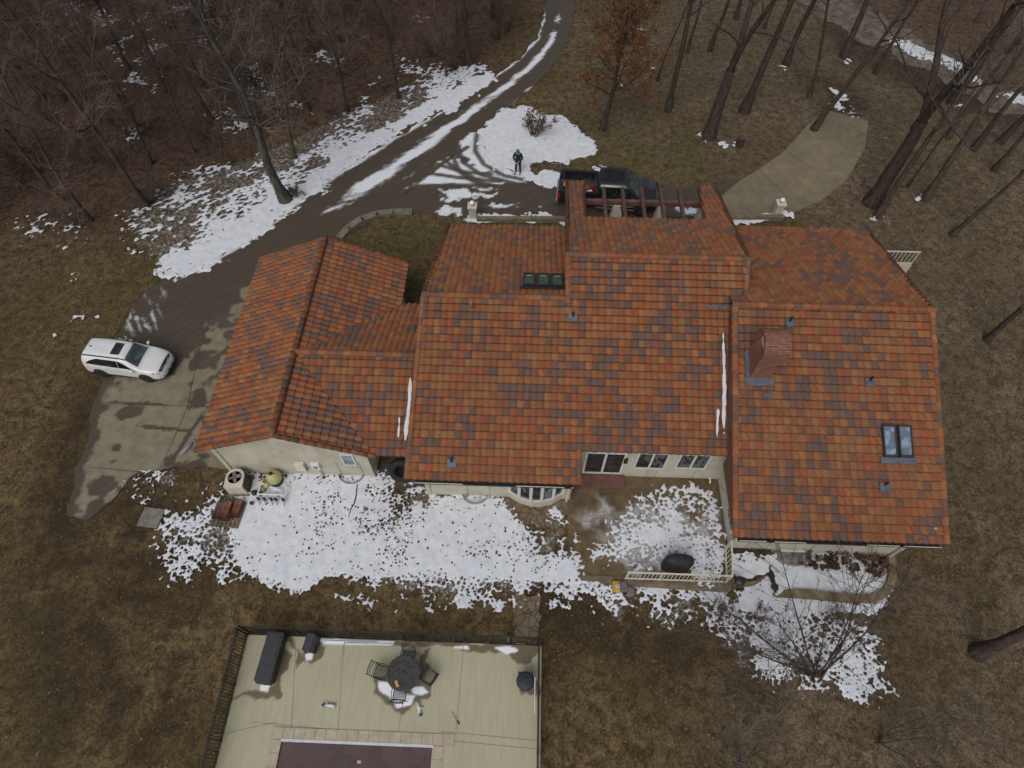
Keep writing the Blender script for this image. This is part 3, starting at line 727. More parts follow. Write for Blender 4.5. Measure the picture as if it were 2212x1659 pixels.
# --- walls (gable prisms; roofs sit above them)
def gable_ns(x0,x1,y0,y1,yr,ztop,z0=-1.0,drop=.10):   # ridge along x
    zt=lambda y: ztop-SL*abs(y-yr)-drop
    mb=MB(); mb.extr([(x0,y0,z0),(x0,y0,zt(y0)),(x0,yr,zt(yr)),(x0,y1,zt(y1)),(x0,y1,z0)][::-1],(x1-x0,0,0)); return mb
gable_ns(-4.08,2.10,10.72,24.2,YL,ZL).build('wall',M_STUC,house)
gable_ns(2.10,9.00,11.90,23.0,YC,ZC).build('wall',M_STUC,house)
gable_ns(9.00,15.78,8.83,24.2,YR,ZR).build('wall',M_STUC,house)
gable_ns(8.78,9.00,8.83,16.7,YR,ZR).build('wall',M_STUC,house)
mb=MB(); zt=lambda x: zg(x)-.10
mb.extr([(-13.05,11.47,-.3),(-6.50,11.47,-.3),(-6.50,11.47,zt(-6.5)),(XG,11.47,zt(XG)),(-13.05,11.47,zt(-13.05))],(0,10.2,0)); mb.build('wall',M_STUC,house)
mb=MB(); mb.box((-5.30,16.2,1.1),(2.4,6.2,2.7)); mb.extr([(-6.5,13.1,2.4),(-6.5,15.2,3.9),(-6.5,19.2,2.4)],(2.4,0,0)); mb.build('wall',M_STUC,house)
# breezeway side cheeks and dark soffit
mb=MB(); mb.box((-5.30,12.2,2.50),(2.30,1.7,.06)); mb.build('soffit',M_BRN,house)
# corner trim boards
for x,y in ((-4.00,10.70),(2.04,10.70),(-12.95,11.45),(-6.6,11.45),(15.70,8.81)):
    mb=MB(); mb.box((x,y,1.0),(.2,.06,3.0 if x<10 else 3.9)); mb.build('corner_board',M_STUC,house)
SEAM=plain('dark_seam',(.16,.145,.115),.9)  # seam strips in a tone darker than the stucco
def seam(c,d): mb=MB(); mb.box(c,d); mb.build('wall_seam',SEAM,house)
for x,z0 in ((-2.3,0),(-1.35,0)): seam((x,10.715,1.2),(.018,.012,2.4))
for x in (4.2,5.55,5.95,7.6): seam((x,11.895,.35),(.018,.012,.7))
for x in (9.5,10.35,12.2): seam((x,8.825,1.0),(.02,.012,3.2))
for x in (-8.0,-7.0): seam((x,11.465,.7),(.018,.012,1.5))
# fascia, gutters
def gutter(x0,x1,y,z,name='gutter'):
    g=MB(); g.box(((x0+x1)/2,y-.02,z-.12),(x1-x0,.03,.16)); g.box(((x0+x1)/2,y-.11,z-.20),(x1-x0,.17,.02)); g.box(((x0+x1)/2,y-.20,z-.15),(x1-x0,.02,.10))
    o=g.build(name,M_DARKG,house)
    x=x0
    while x<x1-.1:
        w=min(random.uniform(.9,2.2),x1-x); 
        if random.random()<.8:
            r=MB(); r.box((x+w/2,y-.205,z-.085),(w-.05,.025,.03)); r.build('gutter_rim',M_CREAM,o)
        x+=w+random.uniform(0,.35)
    return o
gutter(-4.3,2.12,10.33,2.68); gutter(8.35,16.0,8.40,2.68); 
f=MB(); f.box((5.30,11.62,3.02),(6.3,.05,.20)); f.build('fascia',M_BRN,house)
f=MB(); f.box((-5.25,11.5,2.42),(1.7,.05,.22)); f.build('fascia',M_BRN,house)
f=MB(); f.extr([(8.20,YR0,zR(YR0)-.05),(8.20,11.4,zR(11.4)-.05),(8.42,16.8,zR(16.8)-.05),(8.42,16.8,zS(16.8)),(8.20,11.4,zS(11.4)),(8.20,11.4,ZE-.1),(8.20,YR0,ZE-.25)],(.06,0,0)); f.build('rake_board',plain('tile_red_board',(.13,.055,.034),.8),house)
# soffits
for x0,x1,y0,y1,z in ((-4.3,2.1,10.5,10.72,2.50),(8.4,15.9,8.6,8.83,2.50),(2.3,8.7,11.6,11.9,2.98)):
    f=MB(); f.box(((x0+x1)/2,(y0+y1)/2,z),(x1-x0,y1-y0,.03)); f.build('soffit',M_CREAM,house)
# --- windows and doors on the centre south wall (y = 11.9)
def pane_rect(name,x0,x1,z0,z1,y,nx=1,fw=.07,gm=None,parent=house,mat=None,dep=.06,face=-1):
    fr=MB(); m=(x0+x1)/2
    fr.box((m,y+face*dep/2,z0+fw/2),(x1-x0,dep,fw)); fr.box((m,y+face*dep/2,z1-fw/2),(x1-x0,dep,fw))
    for i in range(nx+1):
        x=x0+(x1-x0)*i/nx; x=min(max(x,x0+fw/2),x1-fw/2); fr.box((x,y+face*dep/2,(z0+z1)/2),(fw,dep-.004,z1-z0-2*fw))
    w=fr.build(name,mat or M_WHITE,parent)
    for i in range(nx):
        a=x0+(x1-x0)*i/nx+fw*.5; b=x0+(x1-x0)*(i+1)/nx-fw*.5
        p=MB(); p.box(((a+b)/2,y+face*.02,(z0+z1)/2),(b-a,.02,z1-z0-2*fw+.01)); p.build('pane',gm or M_GLASS,w)
    return w
def X(px,py,Y=11.9): return ony(px,py,Y)
d0=X(1258,1012);d1=X(1343,1016)
door=pane_rect('sliding_door',d0.x,d1.x,.30,2.35,11.9,2,.10)
h=MB(); h.box((d0.x+.14,11.80,1.2),(.03,.05,.22)); h.build('handle',M_BLK,door)
st=MB(); st.box(((d0.x+d1.x)/2-.1,11.55,.10),(d1.x-d0.x+.5,.62,.2)); st.build('door_step',M_BRN,house)
for a,b in ((1367,1434),(1456,1523)):
    pa=X(a,1008);pb=X(b,1011); pane_rect('window',pa.x,pb.x,pa.z-.08,2.45,11.9,2,.09)
lt=MB(); lt.box((X(1352,990).x,11.82,1.75),(.16,.14,.34),taper=.8); lt.build('wall_lantern',M_BLK,house)
# bay (bow) window on the main south wall
bx0,bx1=-.50,1.80; bay=[]
prof2=[(bx0,10.72),(bx0+.42,10.45),(bx0+.92,10.30),(bx1-.92,10.30),(bx1-.42,10.45),(bx1,10.72)]
mb=MB(); mb.prism(prof2[::1],-.05,.66); bayo=mb.build('bay_window',M_STUC,house)
mb=MB()
for i in range(5):
    a=Vector((*prof2[i],0));b=Vector((*prof2[i+1],0)); ang=math.atan2((b-a).y,(b-a).x); m=(a+b)/2; L=(b-a).length
    mb.box((m.x,m.y,.69),(L+.03,.10,.07),ang)
for i in range(6): mb.box((prof2[i][0],prof2[i][1]+(.02 if i in(0,5) else .0),1.5),(.13,.10,1.6))
mb.build('window_frame',M_WHITE,bayo)
for i in range(5):
    a=Vector((*prof2[i],0));b=Vector((*prof2[i+1],0)); ang=math.atan2((b-a).y,(b-a).x); m=(a+b)/2
    p=MB(); p.box((m.x,m.y+.03,1.5),((b-a).length-.10,.02,1.55),ang); p.build('pane',M_GLASS,bayo)
mb=MB(); mb.prism([(p[0],p[1]+.0) for p in prof2],2.28,2.42); mb.build('bay_head',M_WHITE,bayo)
# garage gable wall window, attic vent
pane_rect('window',X(740,985,11.47).x-.1,X(768,1000,11.47).x+.05,X(760,1003,11.47).z-.02,X(760,1003,11.47).z+1.0,11.47,1,.07,M_GLASSB)
v=MB(); v.box((XG+.25,11.44,3.55),(.9,.05,.34)); v.build('gable_vent',M_CREAM,house)
# east block: basement window, window on its west wall
bw0=X(1678,1196,8.83);bw1=X(1729,1198,8.83); pane_rect('window',bw0.x,bw1.x,bw0.z-.05,bw0.z+.52,8.83,2,.07)
wwf=MB(); wwf.box((8.75,9.7,1.35),(.06,1.1,1.3)); wwo=wwf.build('window',M_WHITE,house)
wwp=MB(); wwp.box((8.725,9.7,1.35),(.02,.94,1.14)); wwp.build('pane',M_GLASS,wwo)
# electrical boxes on the garage wall
def wallbox(px,py,w,h,d,mat,name):
    p=X(px,py,11.47); m=MB(); m.box((p.x,11.47-d/2,p.z),(w,d,h)); return m.build(name,mat,house,bevel=.01)
gb=wallbox(650,1004,.42,.62,.16,M_CREAM,'breaker_panel'); mt=wallbox(683,1004,.36,.5,.14,M_PVC,'meter_box')
mm=MB(); p=X(683,1003,11.47); mm.lathe([(.10,-.02),(.10,.05),(.07,.07),(1e-4,.075)],M=Matrix.Translation((p.x,11.33,p.z))@Matrix.Rotation(math.pi/2,4,'X'),n=16); mm.build('meter_dial',M_STEEL,mt)
mm=MB(); mm.tube([(p.x+.02,11.36,p.z-.2),(p.x+.05,11.36,.1)],.045,8); mm.build('conduit',M_CREAM,house)
p=X(650,1004,11.47); mm=MB(); mm.tube([(p.x+.25,11.38,p.z-.05),(p.x+.32,11.30,p.z-.2),(p.x+.22,11.33,p.z-.3),(p.x+.18,11.38,p.z-.1)],.018,6); mm.build('cable_coil',M_BLK,house)
sp=MB()
for px,py,Y in ((1385,1050,10.72),(975,1066,10.72)): pass
# downspouts
for x,y in ((2.0,10.62),(15.6,8.73)):
    m=MB(); m.box((x,y,.9),(.09,.08,3.2)); m.build('downspout',M_CREAM,house)
pp=MB(); q=X(1541,1020); pp.tube([(q.x,11.9,.12),(q.x,11.72,.10),(q.x,11.70,.02)],.045,8); pp.build('drain_outlet',M_PVC,house); pp=MB(); q=X(990,1058,10.72); pp.tube([(-1.85,10.72,.12),(-1.85,10.45,.10)],.10,4); pp.build('drain_outlet',M_PVC,house)
# --- chimney
t=NT('chimney_brick'); p_=t.obj(); bk=t.n('ShaderNodeTexBrick'); 
mpp=t.n('ShaderNodeMapping'); cb=t.n('ShaderNodeCombineXYZ'); sx=t.n('ShaderNodeSeparateXYZ'); t.l(p_,sx.inputs[0]); t.l(t.math('ADD',sx.outputs[0],sx.outputs[1]),cb.inputs[0]); gn=t.n('ShaderNodeNewGeometry'); sn=t.n('ShaderNodeSeparateXYZ'); t.l(gn.outputs['Normal'],sn.inputs[0]); top=t.math('GREATER_THAN',sn.outputs[2],.55); t.l(t.math('ADD',t.math('MULTIPLY',top,sx.outputs[1]),t.math('MULTIPLY',t.math('SUBTRACT',1.0,top),sx.outputs[2])),cb.inputs[1]); t.l(cb.outputs[0],bk.inputs['Vector'])
bk.inputs['Scale'].default_value=1; bk.inputs['Brick Width'].default_value=.23; bk.inputs['Row Height'].default_value=.075; bk.inputs['Mortar Size'].default_value=.008
bk.inputs['Color1'].default_value=(.27,.090,.052,1); bk.inputs['Color2'].default_value=(.150,.062,.042,1); bk.inputs['Mortar'].default_value=(.23,.20,.165,1)
nz=t.noise(p_,5,4,.7); cc=t.mix(t.ramp(nz,.4,.7,0,.35),bk.outputs[0],(.055,.034,.026)); t.bump(t.math('SUBTRACT',1.,bk.outputs['Fac']),.7,.012); M_BRICK=t.done(cc,.9,0,.15)
cxa,cxb,cya,cyb=8.93,9.70,13.98,15.0; zsp=6.45
mb=MB(); mb.box(((cxa+cxb)/2,(cya+cyb)/2,(zsp+4.4)/2),(cxb-cxa,cyb-cya,zsp-4.4)); chim=mb.build('chimney',M_BRICK,house)
# arched hood: barrel vault along x, open ends
mb=MB(); K=16; rc=(cyb-cya)/2+.10; yc=(cya+cyb)/2; ri=rc-.17; xa,xb=cxa-.04,cxb+.16
ring=lambda r,x:[(x,yc-r*math.cos(math.pi*j/K),zsp+.22+(r*math.sin(math.pi*j/K) if r>0 else 0)) for j in range(K+1)]
o0,o1,i0,i1=ring(rc,xa),ring(rc,xb),ring(ri,xa),ring(ri,xb)
mb.smooth=False
for j in range(K):
    mb.poly([o0[j],o0[j+1],o1[j+1],o1[j]]); mb.poly([i0[j+1],i0[j],i1[j],i1[j+1]])
    mb.poly([o0[j+1],o0[j],i0[j],i0[j+1]]); mb.poly([o1[j],o1[j+1],i1[j+1],i1[j]])
for s_ in (-1,1): mb.box(((xa+xb)/2,yc+s_*(rc-.085),zsp+.11),(xb-xa,.17,.22))
mb.build('chimney_hood',M_BRICK,chim)
mb=MB(); mb.extr([(cxa+.16,yc-ri*.98,zsp)]+[(cxa+.16,yc-ri*.98*math.cos(math.pi*j/10),zsp+.22+ri*.98*math.sin(math.pi*j/10)) for j in range(11)]+[(cxa+.16,yc+ri*.98,zsp)],(.05,0,0)); mb.build('flue',plain('pale_flue_liner',(.55,.52,.43),.8),chim)
mb=MB(); mb.extr([(cxa-.18,cya-.28,zR(cya-.28)+.13),(cxb+.16,cya-.28,zR(cya-.28)+.13),(cxb+.16,cya,zR(cya)+.13),(cxa-.18,cya,zR(cya)+.13)],(0,0,.03)); mb.extr([(cxa-.16,cya,zR(cya)+.12),(cxa,cya,zR(cya)+.12),(cxa,cyb,zR(cyb)+.12),(cxa-.16,cyb,zR(cyb)+.12)],(0,0,.04)); mb.build('flashing',M_LEAD,chim)
# --- skylights
def skylight(x0,x1,y0,y1,zf,n,gm):
    for i in range(n):
        a=x0+(x1-x0)*i/n+.03; b=x0+(x1-x0)*(i+1)/n-.03
        f=MB(); w=.07
        def q(xx0,xx1,yy0,yy1,h): f.extr([(xx0,yy0,zf(yy0)+h+.10),(xx1,yy0,zf(yy0)+h+.10),(xx1,yy1,zf(yy1)+h+.10),(xx0,yy1,zf(yy1)+h+.10)],(0,0,.10))
        q(a,a+w,y0,y1,.03);q(b-w,b,y0,y1,.03);q(a+w,b-w,y0,y0+w,.03);q(a+w,b-w,y1-w,y1,.03)
        o=f.build('skylight',M_DARKG,house)
        f=MB(); q(a+w,b-w,y0+w,y1-w,0); f.build('pane',gm,o)
        if gm is M_GLASSB: continue
        f=MB(); q(a+w+.1,b-w-.1,y1-w-.24,y1-w-.19,.062); q(a+w+.1,a+w+.13,y1-w-.30,y1-w-.24,.062); q(b-w-.13,b-w-.1,y1-w-.30,y1-w-.24,.062); f.build('blind_bar',M_CREAM if gm is M_GLASSB else plain('pale_green_bar',(.18,.30,.16),.5),o)
    f=MB(); f.extr([(x0-.08,y0-.22,zf(y0-.22)+.13),(x1+.08,y0-.22,zf(y0-.22)+.13),(x1+.08,y0,zf(y0)+.13),(x0-.08,y0,zf(y0)+.13)],(0,0,.02)); f.build('flashing',M_LEAD if gm is M_GLASSB else M_DARKG,house)
skylight(-.22,1.62,18.25,19.35,lambda y: ZL-SL*(y-YL),3,M_GLASSG)
skylight(13.92,15.12,11.22,12.38,zR,2,M_GLASSB)
# --- vent pipes with lead flashings
def vent(px,py,zf,z0,y0,w=.36):
    p=onpl(px,py,z0,y0,SL); h=MB()
    h.extr([(p.x-w/2,p.y-.17,zf(p.y-.17)+.125),(p.x+w/2,p.y-.17,zf(p.y-.17)+.125),(p.x+w/2,p.y+.13,zf(p.y+.13)+.125),(p.x-w/2,p.y+.13,zf(p.y+.13)+.125)],(0,0,.02))
    h.lathe([(.12,.05),(.06,.16),(.055,.2)],(p.x,p.y+.05,zf(p.y)),12); o=h.build('vent_flashing',M_LEAD,house)
    t_=MB(); t_.tube([(p.x,p.y+.05,zf(p.y)+.1),(p.x,p.y+.05,zf(p.y)+.42)],.045,10); t_.build('vent_pipe',M_BLK,o)
for px,py in ((1237,690),(976,1003)): vent(px,py,zS,ZE,YE)
for px,py in ((1704,701),(1876,829),(1908,1054)): vent(px,py,zR,ZE,YR0)
pv=onpl(1019,670,ZE,YE,SL); m=MB(); m.tube([(pv.x,pv.y,pv.z),(pv.x,pv.y,pv.z+.5)],.05,8); m.build('vent_pipe',M_STEEL,house)
for px,py,zf,z0,y0,w in ((1553,668,zS,ZE,YE,1.1),(1660,857,zR,ZE,YR0,.35)):
    m=MB(); p=onpl(px,py,z0,y0,SL); m.extr([(p.x-w/2,p.y-.06,zf(p.y-.06)+.125),(p.x+w/2,p.y-.06,zf(p.y-.06)+.125),(p.x+w/2,p.y+.06,zf(p.y+.06)+.125),(p.x-w/2,p.y+.06,zf(p.y+.06)+.125)],(0,0,.02)); m.build('roof_patch',M_LEAD,house)
# --- porch: rafters between the two arms, beam, flared posts
zN=lambda y: ZC-SL*(y-YC)
per=[]
for i in range(5):
    k=(i+1)/6.0
    xa=2.78+(8.44-2.78)*k; xb=3.0+(9.2-3.0)*k
    m=MB(); m.extr([(xa-.08,23.0,zN(23.0)-.30),(xa+.08,23.0,zN(23.0)-.30),(xa+.08,23.0,zN(23.0)-.06),(xa-.08,23.0,zN(23.0)-.06)],(xb-xa,4.9,-SL*4.9)); m.build('rafter',M_BRN,house)
m=MB(); y=26.35; m.box((5.95,y,zN(y)-.42),(6.3,.2,.26)); m.build('porch_beam',M_BRN,house)
for px in (1333,1430,1521):
    x=at(px,436,3.0).x; m=MB(); m.box((x,26.35,1.4),(.75,.75,3.0),taper=.48); m.build('porch_post',M_STUC,house)
m=MB(); m.extr([(2.1,23.2,zN(23.2)-.2),(2.8,23.2,zN(23.2)-.2),(2.8,23.2,zN(23.2)-.06),(2.1,23.2,zN(23.2)-.06)],(.2,4.9,-SL*4.9)); m.build('porch_soffit',M_BRN,house); m=MB(); m.extr([(8.6,23.2,zN(23.2)-.2),(9.6,23.2,zN(23.2)-.2),(9.6,23.2,zN(23.2)-.06),(8.6,23.2,zN(23.2)-.06)],(.55,4.7,-SL*4.7)); m.build('porch_soffit',M_BRN,house)
# --- north-east balcony
bq=at(1945.7,601,-.6); zt_=-.6
for _k in range(400):
    zt_+=.01; d_=ray(1968,571); t_2=(zt_-CAMH)/d_.z
    if d_.y*t_2<=bq.y+.02: break
zt_=min(max(zt_,.4),2.2)
def bwall(x0,x1,y,z0,z1): m=MB(); m.box(((x0+x1)/2,y,(z0+z1)/2),(x1-x0,.14,z1-z0)); m.build('balcony_wall',M_STUC,house)
bwall(15.8,bq.x,bq.y,-1.0,zt_)
for z_ in (zt_+.95,zt_+.10):
    m=MB(); m.box(((15.8+bq.x)/2,bq.y,z_),(bq.x-15.8,.06,.05)); m.build('balcony_rail',M_CREAM,house)
for i_ in range(24):
    m=MB(); xx=15.9+(bq.x-15.95)*i_/23; m.box((xx,bq.y,zt_+.5),(.05 if i_ in(12,23) else .025,.04,.92)); m.build('balcony_baluster',M_CREAM,house)
# ================================================================== PATIO, POOL, FENCE, YARD
def patio_mat():
    t=NT('brown_stained_patio'); p=t.pos(); n=t.noise(p,.9,6,.7,.4); f=t.noise(p,9,4,.7); g=t.noise(p,30,2,.6)
    c=t.mix(t.ramp(n,.3,.7),(.070,.046,.024),(.165,.115,.058)); c=t.mix(t.ramp(f,.5,.72,0,.35),c,(.20,.165,.12)); c=t.mix(t.ramp(g,.35,.5,.25,0),c,(.03,.02,.012))
    c=t.mix(t.ramp(t.attr('slush'),0,1),c,t.mix(t.ramp(f,.3,.7),(.27,.245,.22),(.46,.45,.45)))
    t.bump(f,.3,.02); return t.done(c,.7,0,.3)
PATIO=[(2.0,7.24),(8.72,7.24),(8.72,11.88),(2.22,11.88),(2.05,10.70)]
SLUSH=[wp(p) for p in ([(1330,1110),(1400,1085),(1540,1110),(1545,1220),(1430,1240),(1340,1235),(1290,1190)],[(1260,1090),(1330,1080),(1320,1150),(1270,1140)])]
def a_slush(x,y):
    n=(fbm(x*1.2,y*1.2,101)-.5)*1.6; s=0
    for q in SLUSH: s=np.maximum(s,np.clip((sdist(x+n,y+n,q)+.3)/.8,0,1))
    return s*np.clip(.25+fbm(x*2.3,y*2.3,102)*1.1,0,1)
o=march('patio',1.8,7.1,9,12,.09,lambda x,y:sdist(x,y,PATIO),lambda x,y:x*0+.03,patio_mat(),{'slush':a_slush}); tag(o,'brown stained patio in the courtyard corner of the house, half under melting snow','patio',kind='structure')
M_EARTH=plain('weathered_concrete_edge',(.16,.13,.085),.9,0,3,.35)
pw=thing('patio_wall','low tan retaining wall along the south edge of the patio under the white railing','wall',(5.3,7.2,0))
m=MB(); m.box((0.02,-.06,-.42),(6.66,.18,.86)); m.build('wall',M_EARTH,pw)
m=MB(); m.box((3.45,.85,-.42),(.14,1.7,.86)); m.build('wall',M_EARTH,pw)
m=MB(); m.box((-.1,.08,.045),(6.6,.22,.04)); m.build('coping',plain('patio_coping',(.13,.10,.06),.8,0,3,.3),pw)
# flagstone paving along the house and the path to the pool
def flag_mat():
    t=NT('flagstone'); p=t.pos(); v=t.n('ShaderNodeTexVoronoi',feature='F1'); t.l(p,v.inputs['Vector']); v.inputs['Scale'].default_value=3.0
    e=t.voro(p,3.0,'DISTANCE_TO_EDGE'); sp=t.n('ShaderNodeSeparateColor'); t.l(v.outputs['Color'],sp.inputs[0])
    a=t.mix(t.ramp(sp.outputs[0],.3,.7),(.17,.115,.068),(.165,.148,.100)); a=t.mix(t.ramp(sp.outputs[1],.6,.8,0,.5),a,(.19,.095,.058)); n=t.noise(p,7,4,.7)
    a=t.mix(t.ramp(n,.35,.7,0,.4),a,(.10,.075,.05)); c=t.mix(t.ramp(e,.015,.05),(.075,.052,.034),a); t.bump(t.ramp(e,.01,.06),.6,.03); return t.done(c,.8,0,.25)
M_FLAG=flag_mat()
FP=wp([(1114,1284),(1167,1284),(1163,1392),(1108,1389)])
o=march('flagstone_path',*bb(FP),.1,lambda x,y:sdist(x,y,FP)+(fbm(x*2,y*2,104)-.5)*.22,lambda x,y:x*0+.012,M_FLAG); tag(o,'irregular red and tan flagstone path to the pool gate','path',kind='structure')
FH=[(-4.3,10.75),(2.05,10.75),(2.0,9.2),(1.0,9.3),(-.4,9.6),(-1.5,9.9),(-4.4,9.75),(-4.6,10.2)]
o=march('flagstone_apron',-5,8.8,2.3,11,.1,lambda x,y:sdist(x,y,FH)+(fbm(x*1.6,y*1.6,105)-.5)*.5,lambda x,y:x*0+.010,M_FLAG); tag(o,'brown flagstones along the south wall below the bay window','path',kind='structure')
o=march('breezeway_floor',-6.4,10.9,-4.1,13.1,.2,lambda x,y:x*0+1,lambda x,y:x*0+.03,plain('dark_concrete',(.06,.046,.032),.8,0,2,.4)); tag(o,'dark floor of the recess between garage and house','floor',kind='structure')  # recess floor in a mottled dark concrete tone
# low front wall edging and bed by the drive
fw=thing('front_kerb','pale curved concrete kerb round the front lawn','kerb',(0,0,0))
kp=[at(*p) for p in [(735,514),(752,494),(782,474),(815,463),(850,459),(890,459)]]
m=MB()
for a,b in zip(kp[:-1],kp[1:]):
    d=b-a; m.box(((a.x+b.x)/2,(a.y+b.y)/2,.05),(d.length+.06,.42,.14),math.atan2(d.y,d.x))
m.build('kerb',plain('kerb_concrete',(.16,.145,.105),.85,0,3,.25),fw)
lw=thing('front_wall','low stone edging wall between the front drive and the planting bed','wall',(0,0,0))
a=at(1030,478);b=at(1690,474)
for p,q in ((a,at(1240,478)),(at(1570,474),b)):
    d=q-p; m=MB(); m.box(((p.x+q.x)/2,(p.y+q.y)/2,.14),(d.length,.26,.30),math.atan2(d.y,d.x)); m.build('wall',M_EARTH,lw)

# ------------------------------------------------------------------ snow lying on the ground (real sheets with melted-through edges)
def snow_mat():
    t=NT('snow'); p=t.pos(); n=t.noise(p,3,5,.65); f=t.noise(p,22,3,.7)
    c=t.mix(t.ramp(n,.3,.7),(.56,.585,.635),(.70,.715,.755)); c=t.mix(t.ramp(f,.60,.75,0,.30),c,(.40,.38,.37)); c=t.mix(t.ramp(t.math('ADD',t.attr('depth'),t.math('MULTIPLY',t.math('SUBTRACT',f,.5),.5)),.0,.75),t.mix(t.ramp(n,.4,.6),(.26,.245,.23),(.40,.395,.395)),c); t.bump(t.math('ADD',n,t.math('MULTIPLY',f,.4)),.4,.04)
    t.b.inputs['Subsurface Weight'].default_value=0.0
    return t.done(c,.75,0,.25)
M_SNOW=snow_mat()
SNOWF=[]
def snow_field(parts,fs,seed,aniso=None,hole=.0):
    """cover thins outwards; what thins it is dark leaf spots melting through, so the rim is lace"""
    cell=1.0/fs
    def f(x,y):
        wx=x+(fbm(x*.9,y*.9,seed+1)-.5)*.9; wy=y+(fbm(x*.9,y*.9,seed+2)-.5)*.9
        m=np.zeros(x.shape)
        for poly,den,so in parts:
            d=sdist(wx,wy,poly); m=np.maximum(m,den*np.clip(1+d/so,0,1))
        if aniso:
            ca,sa=math.cos(aniso),math.sin(aniso); u=(x*ca+y*sa)*.6; v=-x*sa+y*ca
        else: u,v=x,y
        big=fbm(u*fs*.22,v*fs*.22,seed+5,3)-.5; sm=fbm(u*fs*1.4,v*fs*1.4,seed+8,3,.7)-.5
        cov=m+big*.55*np.clip(1.35-m,0,1)*2*(m>0)*np.clip(m*2,0,1)
        w=worley(u*fs+sm*.5,v*fs+sm*.3,seed+11)
        thr=np.clip(1.0-cov,-.6,2)*.95
        r=w-thr+sm*.22*np.clip(thr*3,0,1)
        return np.where(m<=.03,-1,r)
    return f
def snow(name,label,parts,res,fs,seed,aniso=None,hole=0.,zb=None,g=False,h=.022):
    P=np.concatenate([np.array(p[0]) for p in parts]); mx=max(p[2] for p in parts)*.8+.3
    f=snow_field(parts,fs,seed,aniso,hole); SNOWF.append(f)
    zf=zb or (lambda x,y:GZ(x,y)+h+.02*vnoise(x*1.3,y*1.3,seed+3))
    dep=lambda x,y:np.clip(f(x,y)/.20,0,1)
    o=march(name,P[:,0].min()-mx,P[:,1].min()-mx,P[:,0].max()+mx,P[:,1].max()+mx,res,f,lambda x,y:zf(x,y)+.03*dep(x,y),M_SNOW,{'depth':dep}); tag(o,label,'snow',kind='stuff'); return o
RDA=math.atan2(.60,.80)
V1=wp([(340,591),(372,560),(440,520),(530,470),(600,430),(700,370),(790,300),(860,262),(960,205),(1055,160),(1060,170),(960,236),(830,310),(700,390),(560,500),(440,580),(400,592)])
V2=wp([(420,470),(560,385),(640,360),(760,270),(800,290),(700,390),(560,500),(440,575),(400,540)])
V3=wp([(275,480),(330,400),(440,370),(560,345),(600,390),(500,430),(430,520),(360,530),(290,520)])
V4=wp([(720,260),(790,220),(800,290),(720,320)]); V5=wp([(885,205),(930,150),(1030,145),(1040,165),(960,215),(900,245)])
V6=wp([(30,480),(120,470),(190,500),(170,530),(60,520)])
snow('snow_bank','white patchy snow bank along the wooded side of the driveway',[(V1,1.06,.6),(V2,.62,1.2),(V3,.42,1.1),(V4,.55,.8),(V5,.60,.9),(V6,.30,.9)],.065,4.4,201,RDA,.2)
forest_sn=[]
rs=random.Random(5)
for (px,py,a) in [(270,290,30),(480,250,30),(515,270,25),(640,235,25),(300,105,50),(310,170,30),(330,60,40),(520,30,14),(560,190,40),(540,165,30),(430,85,16),(920,40,12),(890,150,14),(830,175,18),(140,740,6),(270,740,10),(195,672,10),(300,530,20),(160,600,8),(340,175,22),(420,20,40),(215,40,30),(150,20,25),(700,130,22),(1010,165,16),(890,130,14)]:
    forest_sn.append((wp([(px+a*math.cos(q)*rs.uniform(.7,1.2),py+a*.6*math.sin(q)*rs.uniform(.7,1.2)) for q in [k*math.pi/4 for k in range(8)]]),.40,.8))
snow('snow_patches','scattered small snow patches on the wood floor and left lawn',forest_sn,.08,4.0,231,None,.15)
A1=wp([(1046,275),(1090,238),(1130,236),(1165,255),(1205,258),(1230,280),(1282,315),(1280,330),(1240,334),(1200,345),(1145,348),(1135,362),(1165,378),(1215,384),(1212,397),(1150,388),(1100,372),(1062,338),(1044,305)])
A1b=wp([(1130,255),(1180,240),(1240,285),(1180,300)])
snow('snow_apron','deep white snow between the driveway fork and the brown shrub',[(A1,1.25,.5)],.08,3.2,241,None,.06)
W1=wp([(1000,484),(1030,472),(1225,473),(1226,481),(1100,478),(1020,488)]); W2=wp([(1578,478),(1640,470),(1695,464),(1698,470),(1640,478),(1585,488)])
snow('snow_bed','thin line of snow along the front planting bed',[(W1,1.0,.3),(W2,.95,.3)],.06,4.0,251,None,.08,h=.05)
T1=wp([(1925,88),(2000,110),(2090,150),(2110,175),(2050,150),(1960,115)]); T2=wp([(2150,195),(2212,205),(2212,225),(2160,210)]); T3=wp([(1800,195),(1825,225),(1850,250),(1830,262),(1805,230)]); 
TB=[(wp([(px-a,py),(px,py-a*.5),(px+a,py),(px,py+a*.5)]),.75,.3) for px,py,a in ((1527,293,12),(1445,240,9),(1608,243,9),(1698,142,8),(1891,437,0),(1895,472,7),(2000,433,6),(1590,312,8),(1560,318,6),(1300,360,14),(1290,375,12),(1190,280,10),(1390,66,6),(1418,146,6),(1350,190,5),(1830,136,8),(2055,225,8),(1425,485,8),(1420,484,7),(1950,608,8))if a]
snow('snow_remnants','leftover snow along the woodland track and at the foot of the trunks',[(T1,.85,.6),(T2,.6,.5),(T3,.6,.4)]+TB,.08,3.4,261,None,.1)
B1=wp([(545,1040),(640,1034),(760,1045),(800,1040),(850,1050),(885,1078),(960,1095),(1080,1120),(1180,1140),(1222,1180),(1222,1262),(1160,1275),(1100,1268),(980,1272),(800,1252),(620,1240),(540,1210),(505,1160),(525,1090)])
